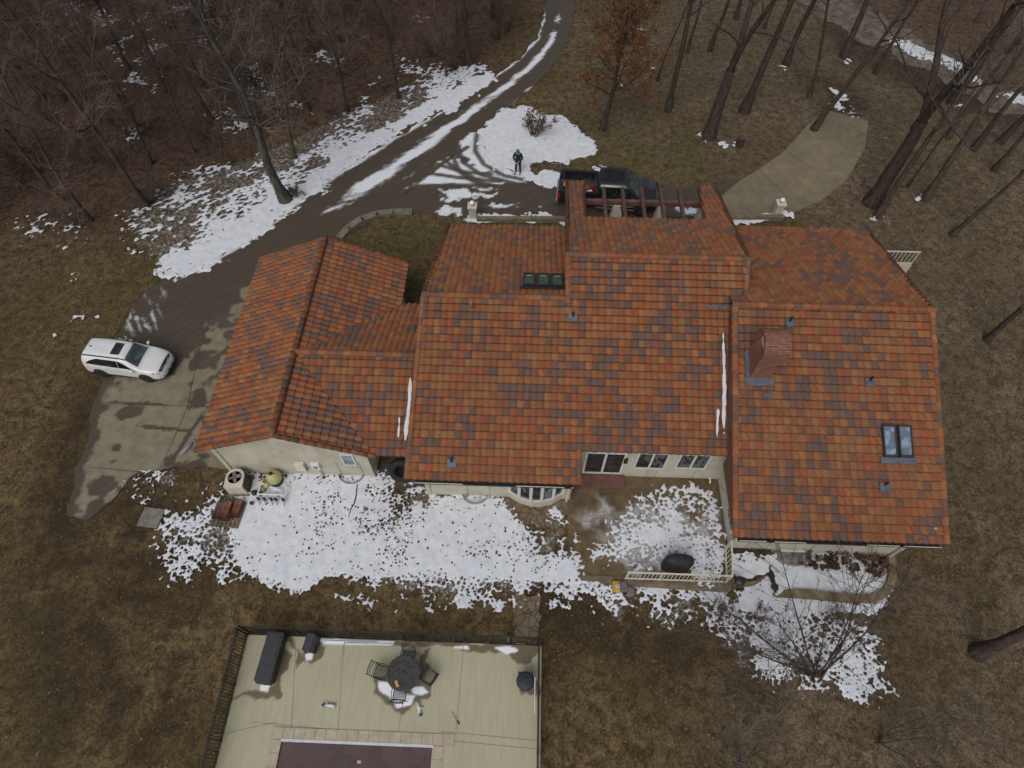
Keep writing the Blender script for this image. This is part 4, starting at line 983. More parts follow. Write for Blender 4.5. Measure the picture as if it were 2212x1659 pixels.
B2=wp([(370,1130),(450,1090),(520,1060),(540,1230),(470,1225),(385,1225),(360,1190)]); B3=wp([(290,1040),(340,1030),(370,1060),(330,1075),(280,1065)]); B4=wp([(890,1078),(1000,1080),(1110,1100),(1225,1120),(1225,1180),(1080,1130),(900,1110)])
B5=wp([(1120,1130),(1225,1130),(1225,1260),(1130,1270)])
hole_streak=wp([(780,1148),(880,1095),(940,1092),(900,1120),(840,1145)])
def minus(f,polys,soft_=.35,amt=.75):
    def g(x,y):
        r=f(x,y)
        for q in polys: r=r-amt*np.clip((sdist(x,y,q)+soft_)/soft_,0,1)*np.clip(.35+fbm(x*2.2,y*2.2,77),0,1.2)
        return r
    return g
_sf=snow_field
def snow2(name,label,parts,res,fs,seed,hole,holes,h,zb=None,amt=.75):
    P=np.concatenate([np.array(p[0]) for p in parts]); mx=max(p[2] for p in parts)*.8+.3
    f=minus(snow_field(parts,fs,seed,None,hole),holes,amt=amt); SNOWF.append(f)
    zf=zb or (lambda x,y:GZ(x,y)+h+.02*vnoise(x*1.3,y*1.3,seed+3))
    dep=lambda x,y:np.clip(f(x,y)/.20,0,1)
    o=march(name,P[:,0].min()-mx,P[:,1].min()-mx,P[:,0].max()+mx,P[:,1].max()+mx,res,f,lambda x,y:zf(x,y)+.03*dep(x,y),M_SNOW,{'depth':dep}); tag(o,label,'snow',kind='stuff'); return o
snow2('snow_lawn','broad white snowfield with melted spots behind the garage and bay window',[(B1,1.14,1.0),(B2,.46,1.1),(B3,.52,.7),(B4,.70,.5)],.036,6.0,271,.10,[hole_streak,wp([(1165,1150),(1200,1140),(1205,1190),(1170,1190)]),wp([(1130,1120),(1225,1120),(1225,1200),(1150,1200)]),wp([(700,1250),(1220,1262),(1220,1290),(700,1270)]),wp([(800,1050),(890,1080),(880,1100),(790,1070)])],.03,amt=.5)
C1=wp([(1370,1080),(1480,1058),(1538,1064),(1552,1150),(1480,1200),(1400,1200),(1350,1150)]); C2=wp([(1300,1130),(1400,1100),(1450,1240),(1350,1240),(1290,1200)]); C3=wp([(1470,1190),(1545,1190),(1562,1242),(1470,1240)])
CM=wp([(1470,1100),(1525,1100),(1535,1160),(1480,1150)])
snow2('snow_patio','melting snow dotted with dark leaf holes on the patio',[(C1,.80,.5),(C2,.50,.6),(C3,.92,.45)],.033,5.4,281,.30,[CM],.05,zb=lambda x,y:x*0+.05,amt=.45)
E1=wp([(1215,1262),(1335,1263),(1560,1280),(1580,1300),(1560,1310),(1400,1275),(1330,1290),(1230,1285)],True); E2=wp([(1330,1290),(1400,1280),(1560,1310),(1700,1335),(1640,1360),(1560,1360),(1450,1330)],True)
E3=wp([(1600,1350),(1700,1300),(1790,1330),(1890,1400),(1900,1460),(1830,1480),(1690,1470),(1640,1410)],True)
snow2('snow_slope','broken snow on the lawn below the patio and around the bare shrub',[(E1,.84,.6),(E2,.56,.7),(E3,.66,.8)],.036,5.6,291,.26,[],.03)
# retaining planters at the south-east corner
def curved_wall(name,label,px,h,w,z0=None):
    pts=[]
    for a in px: q=atg(*a); pts.append(q)
    # smooth
    P=[]
    for i in range(len(pts)-1):
        p0=pts[max(i-1,0)];p1=pts[i];p2=pts[i+1];p3=pts[min(i+2,len(pts)-1)]
        for k in range(6):
            t=k/6; P.append(.5*((2*p1)+(p2-p0)*t+(2*p0-5*p1+4*p2-p3)*t*t+(3*p1-p0-3*p2+p3)*t*t*t))
    P.append(pts[-1]); mb=MB()
    for i in range(len(P)):
        d=(P[min(i+1,len(P)-1)]-P[max(i-1,0)]); n=Vector((-d.y,d.x,0)).normalized()*w/2
        hh=h*min(1,i/5+.12) if name=='retaining_wall' and label.startswith('long') else h
        z=P[i].z
        mb.v+=[tuple(P[i]+n+Vector((0,0,-.3))),tuple(P[i]+n+Vector((0,0,hh))),tuple(P[i]-n+Vector((0,0,hh))),tuple(P[i]-n+Vector((0,0,-.3)))]
        if i:
            b_=4*(i-1)
            for q in range(4): mb._f([b_+q,b_+(q+1)%4,b_+4+(q+1)%4,b_+4+q])
    mb._f([3,2,1,0]); k=len(mb.v)-4; mb._f([k,k+1,k+2,k+3])
    t=NT(name+'_stone'); p=t.pos(); n=t.noise(t.scale(p,(1,1,9)),1.6,5,.7); f=t.noise(p,12,3,.7)
    c=t.mix(t.ramp(n,.3,.7),(.10,.075,.042),(.24,.195,.12)); c=t.mix(t.ramp(f,.55,.7,0,.4),c,(.06,.05,.03)); t.bump(n,.6,.04); mat=t.done(c,.9,0,.2)
    root=thing(name,label,'retaining wall',(0,0,0)); mb.build('wall',mat,root); return root,P
_,PWa=curved_wall('retaining_wall','short curved tan retaining wall holding the snowy bed beside the patio railing',[(1592,1262),(1618,1262),(1640,1250),(1655,1225),(1658,1200),(1652,1180)],.42,.22)
_,PWb=curved_wall('retaining_wall','long low tan retaining wall curving round the southeast corner bed',[(1672,1284),(1740,1287),(1830,1296),(1885,1295),(1910,1275),(1920,1240),(1917,1206)],.38,.30)
PA=[tuple(p.xy) for p in PWa]+[(10.4,8.83),(8.9,8.83),(8.9,7.3)]
PB=[tuple(p.xy) for p in PWb]+[(15.3,8.83),(10.6,8.83)]+[tuple(p.xy) for p in PWa[::-1]][:14]
zbA=lambda x,y:x*0-.10; zbB=lambda x,y:GZ(x,y)+.16+0*x
M_BED=M_GROUND
soil=plain('bed_soil',(.035,.024,.016),.95,0,4,.4)
o=march('planting_bed',8.8,6.4,10.8,8.9,.08,lambda x,y:sdist(x,y,PA),lambda x,y:x*0-.13,soil); tag(o,'soil of the raised bed beside the patio railing','soil',kind='structure')
o=march('planting_bed',10.0,6.0,15.9,8.9,.1,lambda x,y:sdist(x,y,PB),lambda x,y:GZ(x,y)+.12,soil); tag(o,'soil of the long bed under the east wing','soil',kind='structure')
hl=wp([(1590,1185),(1650,1188),(1640,1215),(1592,1215)],True); hl2=wp([(1735,1205),(1905,1212),(1912,1225),(1900,1240),(1740,1222)],True)
snow2('snow_planter','smooth snow in the raised bed by the railing',[(PA,1.28,.05)],.04,4.5,301,.06,[hl],.05,zb=lambda x,y:x*0-.10,amt=.8)
snow2('snow_planter','smooth snow in the long bed under the east wing',[(PB,1.28,.05)],.04,4.5,302,.06,[hl2],.05,zb=lambda x,y:GZ(x,y)+.17,amt=.8)
E4=wp([(1580,1290),(1660,1262),(1672,1290),(1760,1296),(1880,1308),(1905,1296),(1900,1308),(1840,1316),(1740,1312),(1650,1310),(1600,1305)],True)
snow2('snow_strip','clean strip of snow below the long retaining wall',[(E4,1.25,.3)],.045,4.4,303,.05,[],.035)
# snow on the roof
def roof_snow(pts,zf,name,label,seed):
    o=march(name,min(p[0] for p in pts)-.3,min(p[1] for p in pts)-.1,max(p[0] for p in pts)+.3,max(p[1] for p in pts)+.1,.035,
      lambda x,y:np.interp(y,[p[1] for p in pts],[p[2] for p in pts],left=-1,right=-1)-np.abs(x-np.interp(y,[p[1] for p in pts],[p[0] for p in pts]))+(vnoise(x*7,y*5,seed)-.5)*.05,lambda x,y:zf(y)+.150,M_SNOW,{'depth':one}); tag(o,label,'snow',kind='stuff')
ZSv=lambda y:ZE+SL*(y-YE)
def rp(px,py,w,z0,y0): p=onpl(px,py,z0+.14,y0,SL); return (p.x,p.y,w)
zk=lambda y: ZK-SL*(YK-y)
roof_snow([rp(1549,945,.01,ZE,YE),rp(1549,930,.05,ZE,YE),rp(1551,886,.05,ZE,YE),rp(1552,880,.0,ZE,YE)],ZSv,'roof_snow','short snow streak left on the centre roof beside the east wing',401)
roof_snow([rp(1564,938,.01,ZE,YE),rp(1563,900,.08,ZE,YE),rp(1565,840,.07,ZE,YE),rp(1563,760,.06,ZE,YE),rp(1562,706,.0,ZE,YE)],ZSv,'roof_snow','long narrow snow streak left on the centre roof beside the east wing',402)
roof_snow([rp(876,952,.02,ZK,YK),rp(878,930,.09,ZK,YK),rp(884,880,.08,ZK,YK),rp(886,830,.06,ZK,YK),rp(887,808,.0,ZK,YK)],zk,'roof_snow','wider snow streak in the corner of the connecting roof',403)
roof_snow([rp(861,950,.01,ZK,YK),rp(862,925,.05,ZK,YK),rp(863,894,.0,ZK,YK)],zk,'roof_snow','smaller snow streak on the connecting roof',404)

# ------------------------------------------------------------------ pool
pool=thing('swimming_pool','rectangular pool under a maroon cover, with pinkish stone coping','pool',(-5.6,-3,0))
def loc(c): return (c[0]+5.6,c[1]+3,c[2])
M_COP=NT('pink_travertine_coping'); _t=M_COP; _p=_t.pos(); _n=_t.noise(_p,3,5,.7)
M_COP=_t.done(_t.mix(_t.ramp(_n,.3,.7),(.36,.31,.23),(.46,.40,.31)),.8,0,.2)
i=0
x=PX0-.36
while x<PX1+.36-.01:
    w=.386; m=MB(); m.box(loc((x+w/2,PY1+.165,.055)),(w-.012,.37,.05)); m.build('coping_stone',M_COP,pool); x+=w
for xx in (PX0-.17,PX1+.17):
    y=PY1-.035
    while y>-2.4:
        m=MB(); m.box(loc((xx,y-.21,.055)),(.36,.41,.05)); m.build('coping_stone',M_COP,pool); y-=.42
t=NT('maroon_pool_cover'); p=t.pos(); n=t.noise(p,1.1,6,.7,1.2); n2=t.noise(t.scale(p,(.6,3,1)),1.2,4,.6,.8); c=t.mix(t.ramp(n,.35,.7),(.070,.046,.044),(.098,.064,.060)); c=t.mix(t.ramp(n2,.58,.66,0,.55),c,(.045,.030,.028)); t.bump(n,.4,.06); M_COVER=t.done(c,.55,0,.35)
m=MB(); m.box(loc(((PX0+PX1)/2,-4.4,-.02)),(PX1-PX0-.04,11.0,.05)); m.build('pool_cover',M_COVER,pool)
m=MB(); m.box(loc(((PX0+PX1)/2,PY1-.05,.06)),(PX1-PX0,.09,.06)); m.build('cover_track',plain('white_aluminium',(.60,.62,.64),.35,.3,5,.1),pool)
m=MB(); m.box(loc(((PX0+PX1)/2+.15,PY1-.62,.01)),(.13,.09,.015)); m.build('warning_label',plain('faded_label',(.42,.38,.28),.7),pool)

# ------------------------------------------------------------------ pool fence
def fence_run(parent,a,b,posts,h,gap,pt=.0):
    a=Vector(a);b=Vector(b);d=b-a;L=d.length;ang=math.atan2(d.y,d.x)
    for i in range(posts):
        q=a+d*(i/(posts-1)); m=MB(); m.box((q.x,q.y,h/2+.03),(.06,.06,h+.06),ang); m.box((q.x,q.y,h+.075),(.075,.075,.03),ang); m.build('post',M_BLK,parent)
    mid=(a+b)/2
    for z in (h-.03,h-.20,.14):
        m=MB(); m.box((mid.x,mid.y,z),(L,.035,.04),ang); m.build('rail',M_BLK,parent)
    for i in range(posts-1):
        q0=a+d*(i/(posts-1));q1=a+d*((i+1)/(posts-1)); n=max(2,int((q1-q0).length/gap)); m=MB()
        for k in range(1,n):
            q=q0+(q1-q0)*(k/n); m.box((q.x,q.y,h/2),(.022,.022,h-.05),ang)
        o=m.build('picket_panel',M_BLK,parent); o['kind']='stuff'
f1=thing('pool_fence','black metal picket fence along the house side of the pool deck','fence',(0,0,0)); fence_run(f1,(-10.42,4.70,0),(-.35,4.70,0),6,1.22,.11)
f2=thing('pool_fence','black metal picket fence along the left side of the pool deck','fence',(0,0,0)); fence_run(f2,(-10.50,4.62,0),(-10.50,-4.4,0),6,1.22,.11)
f3=thing('pool_fence','black metal fence along the right side of the pool deck, seen edge on','fence',(0,0,0)); fence_run(f3,(.86,4.62,0),(.86,-4.4,0),6,1.1,.11)
f4=thing('pool_gate','black metal gate at the end of the flagstone path','gate',(0,0,0)); fence_run(f4,(-.28,4.70,0),(.80,4.70,0),2,1.2,.13); m=MB(); m.box((.70,4.66,.9),(.10,.06,.12)); m.build('latch',M_BLK,f4)

# ------------------------------------------------------------------ white railing of the patio
M_RAILW=plain('white_rail_paint',(.60,.57,.47),.5,0,5,.1)
def white_rail(label,a,b,n,posts,h=.95):
    root=thing('patio_railing',label,'railing',a); d=Vector(b)-Vector(a); L=d.length; ang=math.atan2(d.y,d.x)
    for z,s in ((h,.055),(.12,.045)):
        m=MB(); m.box((d.x/2,d.y/2,z),(L,s,s),ang); m.build('rail',M_RAILW,root)
    for i in range(posts):
        q=d*(i/(posts-1)); m=MB(); m.box((q.x,q.y,h/2),(.06,.06,h+.05),ang); m.build('post',M_RAILW,root)
    for i in range(n):
        q=d*((i+.5)/n); m=MB(); m.box((q.x,q.y,h/2),(.022,.022,h-.1),ang); m.build('baluster',M_RAILW,root)
ra=at(1350,1250,.05); white_rail('white metal railing along the front edge of the patio',(ra.x,7.30,.05),(8.42,7.30,.05),26,4)
white_rail('short white metal railing closing the patio towards the east wing',(8.46,7.36,.05),(8.62,8.72,.05),7,2)
# ================================================================== VEHICLES
def crom(p,k,t):
    n=len(p); i=min(max(int(k),0),n-2); t=k-i
    p0=p[max(i-1,0)];p1=p[i];p2=p[i+1];p3=p[min(i+2,n-1)]
    a=.5*(2*p1+(p2-p0)*t+(2*p0-5*p1+4*p2-p3)*t*t+(3*p1-p0-3*p2+p3)*t**3)
    lo,hi=np.minimum(p1,p2),np.maximum(p1,p2); e=(hi-lo)*.12
    return np.clip(a,lo-e,hi+e)
class Loft:
    def __init__(s,st):       # st: list of (x, [(y,z)...])
        s.x=np.array([a[0] for a in st],float); s.r=np.array([a[1] for a in st],float)
    def surf(s,x,t):          # y>0 half
        k=np.interp(x,s.x,np.arange(len(s.x))); ring=crom(s.r,k,0)
        p=crom(ring,min(t,len(ring)-1.0001),0); return Vector((x,p[0],p[1]))
    def body(s,mb,nx=44,sub=3):
        nt=(s.r.shape[1]-1)*sub; xs=np.unique(np.concatenate([np.linspace(s.x[0],s.x[-1],nx),s.x])); T=[i/sub for i in range(nt+1)]
        mb.smooth=True; rows=[]
        for x in xs:
            half=[s.surf(x,t) for t in T]; ring=half+[Vector((p.x,-p.y,p.z)) for p in half[-2:0:-1]]
            b=len(mb.v); mb.v+=[tuple(p) for p in ring]; rows.append((b,len(ring)))
        for (b,n),(c,_) in zip(rows[:-1],rows[1:]):
            for j in range(n): mb._f([b+j,b+(j+1)%n,c+(j+1)%n,c+j])
        b,n=rows[0]; mb._f([b+j for j in range(n-1,-1,-1)]); b,n=rows[-1]; mb._f([b+j for j in range(n)])
    def panel(s,mb,x0,x1,t0,t1,side=1,off=.008,nx=8,nt=4,shape=None):
        b=len(mb.v); mb.smooth=True
        for i in range(nx+1):
            u=i/nx
            for j in range(nt+1):
                v=j/nt; x=x0+(x1-x0)*u; a,c=t0,t1
                if shape: a,c=shape(u)
                if callable(x0): pass
                t=a+(c-a)*v; p=s.surf(x,t); e=.02
                du=s.surf(x+e,t)-s.surf(x-e,t); dt=s.surf(x,min(t+e,4.99))-s.surf(x,t-e)
                nrm=du.cross(dt)
                if nrm.length<1e-9: nrm=Vector((0,0,1))
                nrm.normalize()
                if nrm.y<-.05 or nrm.z<-.05: nrm=-nrm
                q=p+nrm*off; mb.v.append((q.x,q.y*side,q.z))
        for i in range(nx):
            for j in range(nt):
                f=[b+i*(nt+1)+j,b+(i+1)*(nt+1)+j,b+(i+1)*(nt+1)+j+1,b+i*(nt+1)+j+1]
                mb._f(f if side<0 else f[::-1])
def full_panel(L,mb,x0f,x1f,off=.008,ny=10,nx=6):
    """windscreen / rear glass across the width: x as function of side fraction, between t rows"""
    pass
def wheel(root,x,y,r,w,rimm,name='wheel'):
    s=1 if y>0 else -1; M=Matrix.Translation((x,y,r))@Matrix.Rotation(-s*math.pi/2,4,'X')
    m=MB(); m.smooth=True; m.lathe([(r*.66,-w/2),(r*.93,-w/2),(r,-w*.32),(r,w*.32),(r*.93,w/2),(r*.66,w/2)],(0,0,0),28,M); o=m.build('wheel',M_RUB,root)
    m=MB(); m.lathe([(r*.66,-w*.3),(r*.66,w*.40),(r*.60,w*.42),(r*.58,w*.2),(.01,w*.2)],(0,0,0),28,M); rim=m.build('rim',rimm,o)
    m=MB()
    for k in range(5):
        a=2*math.pi*k/5; A=M@Matrix.Rotation(a,4,'Z'); m.box((r*.31,0,w*.34),(r*.56,r*.17,w*.22),M=A)
    m.lathe([(r*.13,w*.2),(r*.13,w*.5),(.01,w*.5)],(0,0,0),12,M); m.build('spoke',plain('alloy_spoke',(.42,.43,.44),.35,.6,5,.1),rim)
def paint(name,col,rough,coat):
    t=NT(name); p=t.obj(); n=t.noise(p,2.5,4,.6)
    t.done(t.mix(t.ramp(n,.3,.7),tuple(c*.95 for c in col),tuple(min(1,c*1.04) for c in col)),rough,0,.5)
    t.b.inputs['Coat Weight'].default_value=coat; t.b.inputs['Coat Roughness'].default_value=.06; return t.m
M_WPAINT=paint('white_car_paint',(.66,.67,.67),.35,.6); M_KPAINT=paint('black_car_paint',(.012,.012,.015),.28,.8)
M_CGLASS=glass_mat('car_glass',(.006,.007,.008),.05); M_WSCR=glass_mat('windscreen_glass',(.030,.045,.045),.05)
M_LAMP=plain('clear_headlamp',(.55,.57,.58),.12,.3,9,.2,.8); M_AMB=plain('amber_lens',(.55,.16,.03),.2); M_REDL=plain('red_tail_lens',(.32,.012,.016),.2)
M_TRIM=plain('black_plastic_trim',(.018,.018,.019),.6)
M_CHROME=plain('chrome',(.55,.55,.56),.18,.9,5,.1)
def suv():
    L=Loft([(-2.27,[(0,.45),(.70,.45),(.72,.68),(.70,.92),(.60,.98),(0,1.00)]),
      (-2.19,[(0,.34),(.84,.34),(.86,.70),(.82,1.04),(.66,1.18),(0,1.21)]),
      (-2.06,[(0,.30),(.88,.30),(.91,.72),(.87,1.10),(.60,1.52),(0,1.57)]),
      (-1.75,[(0,.29),(.89,.29),(.92,.74),(.88,1.12),(.61,1.605),(0,1.655)]),
      (-1.0,[(0,.29),(.89,.29),(.92,.74),(.89,1.10),(.635,1.645),(0,1.69)]),
      (-.1,[(0,.29),(.89,.29),(.91,.74),(.89,1.06),(.635,1.635),(0,1.68)]),
      (.40,[(0,.29),(.89,.29),(.91,.73),(.885,1.04),(.615,1.57),(0,1.62)]),
      (1.10,[(0,.29),(.89,.29),(.91,.72),(.87,1.00),(.70,1.08),(0,1.12)]),
      (1.30,[(0,.29),(.89,.29),(.91,.72),(.86,.98),(.66,1.04),(0,1.08)]),
      (1.70,[(0,.30),(.88,.30),(.90,.70),(.82,.91),(.60,.98),(0,1.02)]),
      (2.02,[(0,.30),(.82,.30),(.85,.64),(.74,.82),(.52,.88),(0,.92)]),
      (2.20,[(0,.30),(.66,.30),(.70,.58),(.60,.70),(.42,.74),(0,.77)]),
      (2.30,[(0,.36),(.45,.36),(.50,.52),(.42,.58),(.30,.60),(0,.61)])])
    root=thing('parked_car','white compact sport utility car with sunroof parked across the wet concrete pad','car')
    m=MB(); L.body(m); m.build('body',M_WPAINT,root)
    for s in (-1,1):
        m=MB(); L.panel(m,-1.86,.02,3.1,3.78,s,.010,nx=10,shape=lambda u:(3.10,3.12+.66*min(1,(u*2.6+.02))**.6)); m.build('side_window',M_CGLASS,root)
        m=MB(); L.panel(m,.05,.92,3.1,3.7,s,.010,nx=10,shape=lambda u:(3.10,3.12+.64*max(0,1-u**1.35))); m.build('side_window',M_CGLASS,root)
        m=MB(); L.panel(m,-2.0,.46,3.98,4.10,s,.016,nx=14,nt=2); m.build('roof_rail',M_TRIM,root)
        m=MB(); L.panel(m,-2.0,2.1,.98,1.22,s,.012,nx=14,nt=2); m.build('sill_trim',M_TRIM,root)
        for hx in (-.85,.18):
            q=L.surf(hx,2.75); m=MB(); m.box((hx,(q.y+.015)*s,q.z),(.20,.035,.035)); m.build('door_handle',M_WPAINT,root,bevel=.01)
        m=MB(); m.ball((.86,s*1.02,1.10),.115,12,8,(.65,1,.75)); m.tube([(.88,s*.88,1.06),(.87,s*.98,1.08)],.03,6); m.build('wing_mirror',M_WPAINT,root,smooth=True)
        m=MB(); L.panel(m,1.86,2.16,2.35,3.05,s,.012,nx=5,nt=3); h=m.build('headlight',M_LAMP,root)
        m=MB(); L.panel(m,1.80,1.92,2.45,2.95,s,.016,nx=3,nt=2); m.build('indicator',M_AMB,h)
        m=MB(); L.panel(m,-2.22,-2.07,2.3,3.4,s,.014,nx=3,nt=3); m.build('tail_light',M_REDL,root)
        for wx in (-1.36,1.30):
            m=MB(); a0=.40; pts=[(wx+a0*1.06*math.cos(a),.36+a0*1.06*math.sin(a)) for a in [math.pi*(-.12+1.24*k/14) for k in range(15)]]
            m.extr([(p[0],s*.88,p[1]) for p in pts][::(1 if s<0 else -1)],(0,s*.060,0)); m.build('wheel_arch',M_TRIM,root)
            wheel(root,wx,s*.835,.345,.24,M_TRIM)
    m=MB()
    for s in (-1,1): L.panel(m,.46,1.04,4.06,5,s,.010,nx=6,nt=6)
    m.build('windscreen',M_WSCR,root)
    m=MB()
    for s in (-1,1): L.panel(m,-2.15,-2.06,3.9,5,s,.010,nx=3,nt=5)
    m.build('rear_window',M_CGLASS,root)
    m=MB()
    for s in (-1,1): L.panel(m,-.42,.10,4.38,5,s,.010,nx=4,nt=4)
    m.build('sunroof',M_CGLASS,root)
    m=MB()
    for s in (-1,1): L.panel(m,2.08,2.20,3.4,5,s,.012,nx=3,nt=5)
    g=m.build('grille',M_TRIM,root)
    m=MB(); m.tube([(2.16,-.46,.80),(2.25,0,.79),(2.16,.46,.80)],.02,6); m.build('chrome_bar',M_CHROME,g)
    m=MB(); m.box((2.30,0,.46),(.05,.40,.17)); m.box((2.20,0,.33),(.16,1.2,.10)); m.build('bumper_lip',M_TRIM,root)
    m=MB(); m.box((2.335,0,.50),(.015,.31,.15)); m.build('number_plate',plain('plate_white',(.5,.52,.56),.4),root)
    m=MB(); m.box((-1.72,-.02,1.67),(.09,.06,.05)); m.tube([(-1.74,-.02,1.69),(-2.0,-.02,1.86)],.006,4); m.build('aerial',M_BLK,root)
    return root
car=suv(); car.location=(-19.40,16.98,.02); car.rotation_euler=(0,0,R(-6)); car.scale=(.87,.87,.87)

def pickup():
    L=Loft([(-.62,[(0,.55),(.93,.55),(.97,.85),(.96,1.22),(.76,1.80),(0,1.84)]),
      (-.50,[(0,.50),(.94,.50),(.985,.85),(.97,1.24),(.77,1.86),(0,1.90)]),
      (.3,[(0,.50),(.94,.50),(.99,.85),(.97,1.24),(.78,1.90),(0,1.94)]),
      (1.05,[(0,.50),(.94,.50),(.99,.85),(.97,1.23),(.76,1.86),(0,1.91)]),
      (1.72,[(0,.50),(.94,.50),(.985,.85),(.94,1.19),(.80,1.26),(0,1.31)]),
      (2.2,[(0,.50),(.94,.50),(.98,.85),(.92,1.14),(.72,1.20),(0,1.26)]),
      (2.75,[(0,.50),(.93,.50),(.96,.82),(.88,1.05),(.66,1.10),(0,1.15)]),
      (2.93,[(0,.50),(.88,.50),(.92,.78),(.84,.94),(.62,.98),(0,1.02)]),
      (3.0,[(0,.52),(.82,.52),(.86,.72),(.78,.80),(.58,.82),(0,.85)])])
    root=thing('pickup_truck','black crew cab pickup truck with open loaded bed parked behind the porch rafters','truck')
    m=MB(); L.body(m,30); m.build('body',M_KPAINT,root)
    b=MB()
    for s in (-1,1):
        b.box((-1.75,s*.91,.93),(2.22,.14,.80)); b.box((-1.75,s*.91,1.345),(2.22,.18,.05))
    b.box((-1.75,0,.62),(2.22,1.72,.10)); b.box((-.68,0,1.0),(.08,1.72,.70)); bed=b.build('cargo_bed',M_KPAINT,root,bevel=.012)
    b=MB(); b.box((-2.89,0,.98),(.09,1.94,.72)); tg=b.build('tailgate',M_KPAINT,root,bevel=.02)
    b=MB(); b.box((-2.96,0,.55),(.18,1.92,.20)); b.build('rear_bumper',M_CHROME,root,bevel=.02)
    b=MB(); b.box((2.99,0,.60),(.16,1.80,.24)); b.build('front_bumper',M_CHROME,root,bevel=.03)
    b=MB(); b.box((2.985,0,.86),(.06,1.1,.22)); b.build('grille',M_TRIM,root)
    m=MB()
    for s in (-1,1): L.panel(m,1.12,1.68,4.06,5,s,.010,nx=6,nt=6)
    m.build('windscreen',M_WSCR,root)
    m=MB(); m.box((-.635,0,1.52),(.02,1.25,.40)); m.build('rear_window',M_CGLASS,root)
    for s in (-1,1):
        for a,c,f in ((-.44,.36,lambda u:(3.1,3.80)),(.42,1.55,lambda u:(3.1,3.12+.68*max(0,1-u**2.2)))):
            m=MB(); L.panel(m,a,c,3.1,3.8,s,.008,nx=8,shape=f); m.build('side_window',M_CGLASS,root)
        for hx in (-.30,.62):
            m=MB(); m.box((hx,s*1.0,1.12),(.18,.03,.04)); m.build('door_handle',M_CHROME,root)
        m=MB(); m.box((1.36,s*1.12,1.28),(.12,.20,.22)); m.tube([(1.38,s*.95,1.22),(1.36,s*1.05,1.25)],.03,6); m.build('wing_mirror',M_KPAINT,root,bevel=.03)
        m=MB(); L.panel(m,2.70,2.93,2.3,3.2,s,.014,nx=3,nt=3); m.build('headlight',M_LAMP,root)
        m=MB(); m.box((-2.88,s*.93,1.02),(.12,.12,.42)); m.build('tail_light',M_REDL,root)
        m=MB(); m.box((.45,s*1.04,.42),(2.2,.16,.06)); m.build('running_board',M_CHROME,root)
        for wx in (-1.85,1.95):
            m=MB(); pts=[(wx+.46*math.cos(a),.42+.46*math.sin(a)) for a in [math.pi*(-.08+1.16*k/14) for k in range(15)]]
            m.extr([(p[0],s*.96,p[1]) for p in pts][::(1 if s<0 else -1)],(0,s*.055,0)); m.build('wheel_arch',M_TRIM,root)
            wheel(root,wx,s*.90,.405,.28,M_TRIM)
    cu=bpy.data.curves.new('door_lettering','FONT'); cu.body='/ NUEEN    IT'; cu.size=.20; cu.extrude=.002; cu.shear=.2
    tmp=bpy.data.objects.new('door_lettering',cu); COL.objects.link(tmp)
    dg=bpy.context.evaluated_depsgraph_get(); me=bpy.data.meshes.new_from_object(tmp.evaluated_get(dg)); bpy.data.objects.remove(tmp)
    me.materials.clear(); me.materials.append(M_PVC); o=bpy.data.objects.new('door_lettering',me); COL.objects.link(o); o.parent=root
    o.location=(-.35,-.998,.88); o.rotation_euler=(R(86),0,0)
    return root
truck=pickup(); TR=(4.62,29.80,.02); TA=R(-5); truck.location=TR; truck.rotation_euler=(0,0,TA)
MT=Matrix.Translation(TR)@Matrix.Rotation(TA,4,'Z')
def tl(x,y,z): return tuple(MT@Vector((x,y,z)))
def small(name,label,cat,mb,mat,locw,rz=0,group=None,smooth=None,bevel=0):
    o=mb.build(name,mat,None,smooth=smooth,bevel=bevel); o.location=locw; o.rotation_euler=(0,0,rz); tag(o,label,cat,group); return o
m=MB(); m.ball((0,0,.16),.22,14,9,(1.1,.9,.75)); m.tube([(0,0,.3),(.05,.02,.42)],[.10,.03],8)
small('plastic_bag','yellow green plastic bag in the rear corner of the truck bed','bag',m,plain('yellow_green_plastic',(.28,.36,.06),.5,0,5,.4),tl(-2.45,.25,.67),smooth=True)
m=MB(); m.tube([(-.85,0,.1),(.55,0,.30)],.016,6); 
rk_=thing('rake','long wooden handled rake lying slanted in the truck bed','rake',tl(-1.9,.15,.95),TA-.12); m.build('handle',plain('ash_wood',(.36,.27,.16),.7),rk_)
m=MB(); m.box((-.9,0,.08),(.04,.40,.03)); [m.box((-.9,y,.05),(.02,.015,.09)) for y in np.linspace(-.18,.18,8)]; m.build('rake_head',M_STEEL,rk_)
m=MB(); m.lathe([(.14,0),(.15,.02),(.15,.30),(.13,.36),(.05,.38),(.04,.42)],(0,0,0),14); can=thing('fuel_can','red fuel can standing against the front of the truck bed','can',tl(-.95,.15,.68)); m.build('can',plain('red_plastic',(.30,.015,.02),.4),can); m=MB(); m.tube([(-.08,0,.38),(-.06,0,.46),(.06,0,.46),(.08,0,.38)],.018,6); m.build('handle',M_TRIM,can)
m=MB(); m.box((0,0,.14),(.46,.34,.28),taper=1.05); cl=thing('cool_box','white and teal cool box at the house side of the truck bed','cooler',tl(-1.15,-.62,.75),TA+.5); m.build('box',plain('teal_plastic',(.12,.32,.30),.5),cl,bevel=.02); m=MB(); m.box((0,0,.32),(.50,.38,.09)); m.build('lid',M_PVC,cl,bevel=.02)
m=MB(); m.box((0,0,.02),(.80,.16,.03)); small('board','white painted board lying across the truck bed','board',m,M_WHITE,tl(-2.1,-.30,1.02),TA-.2)
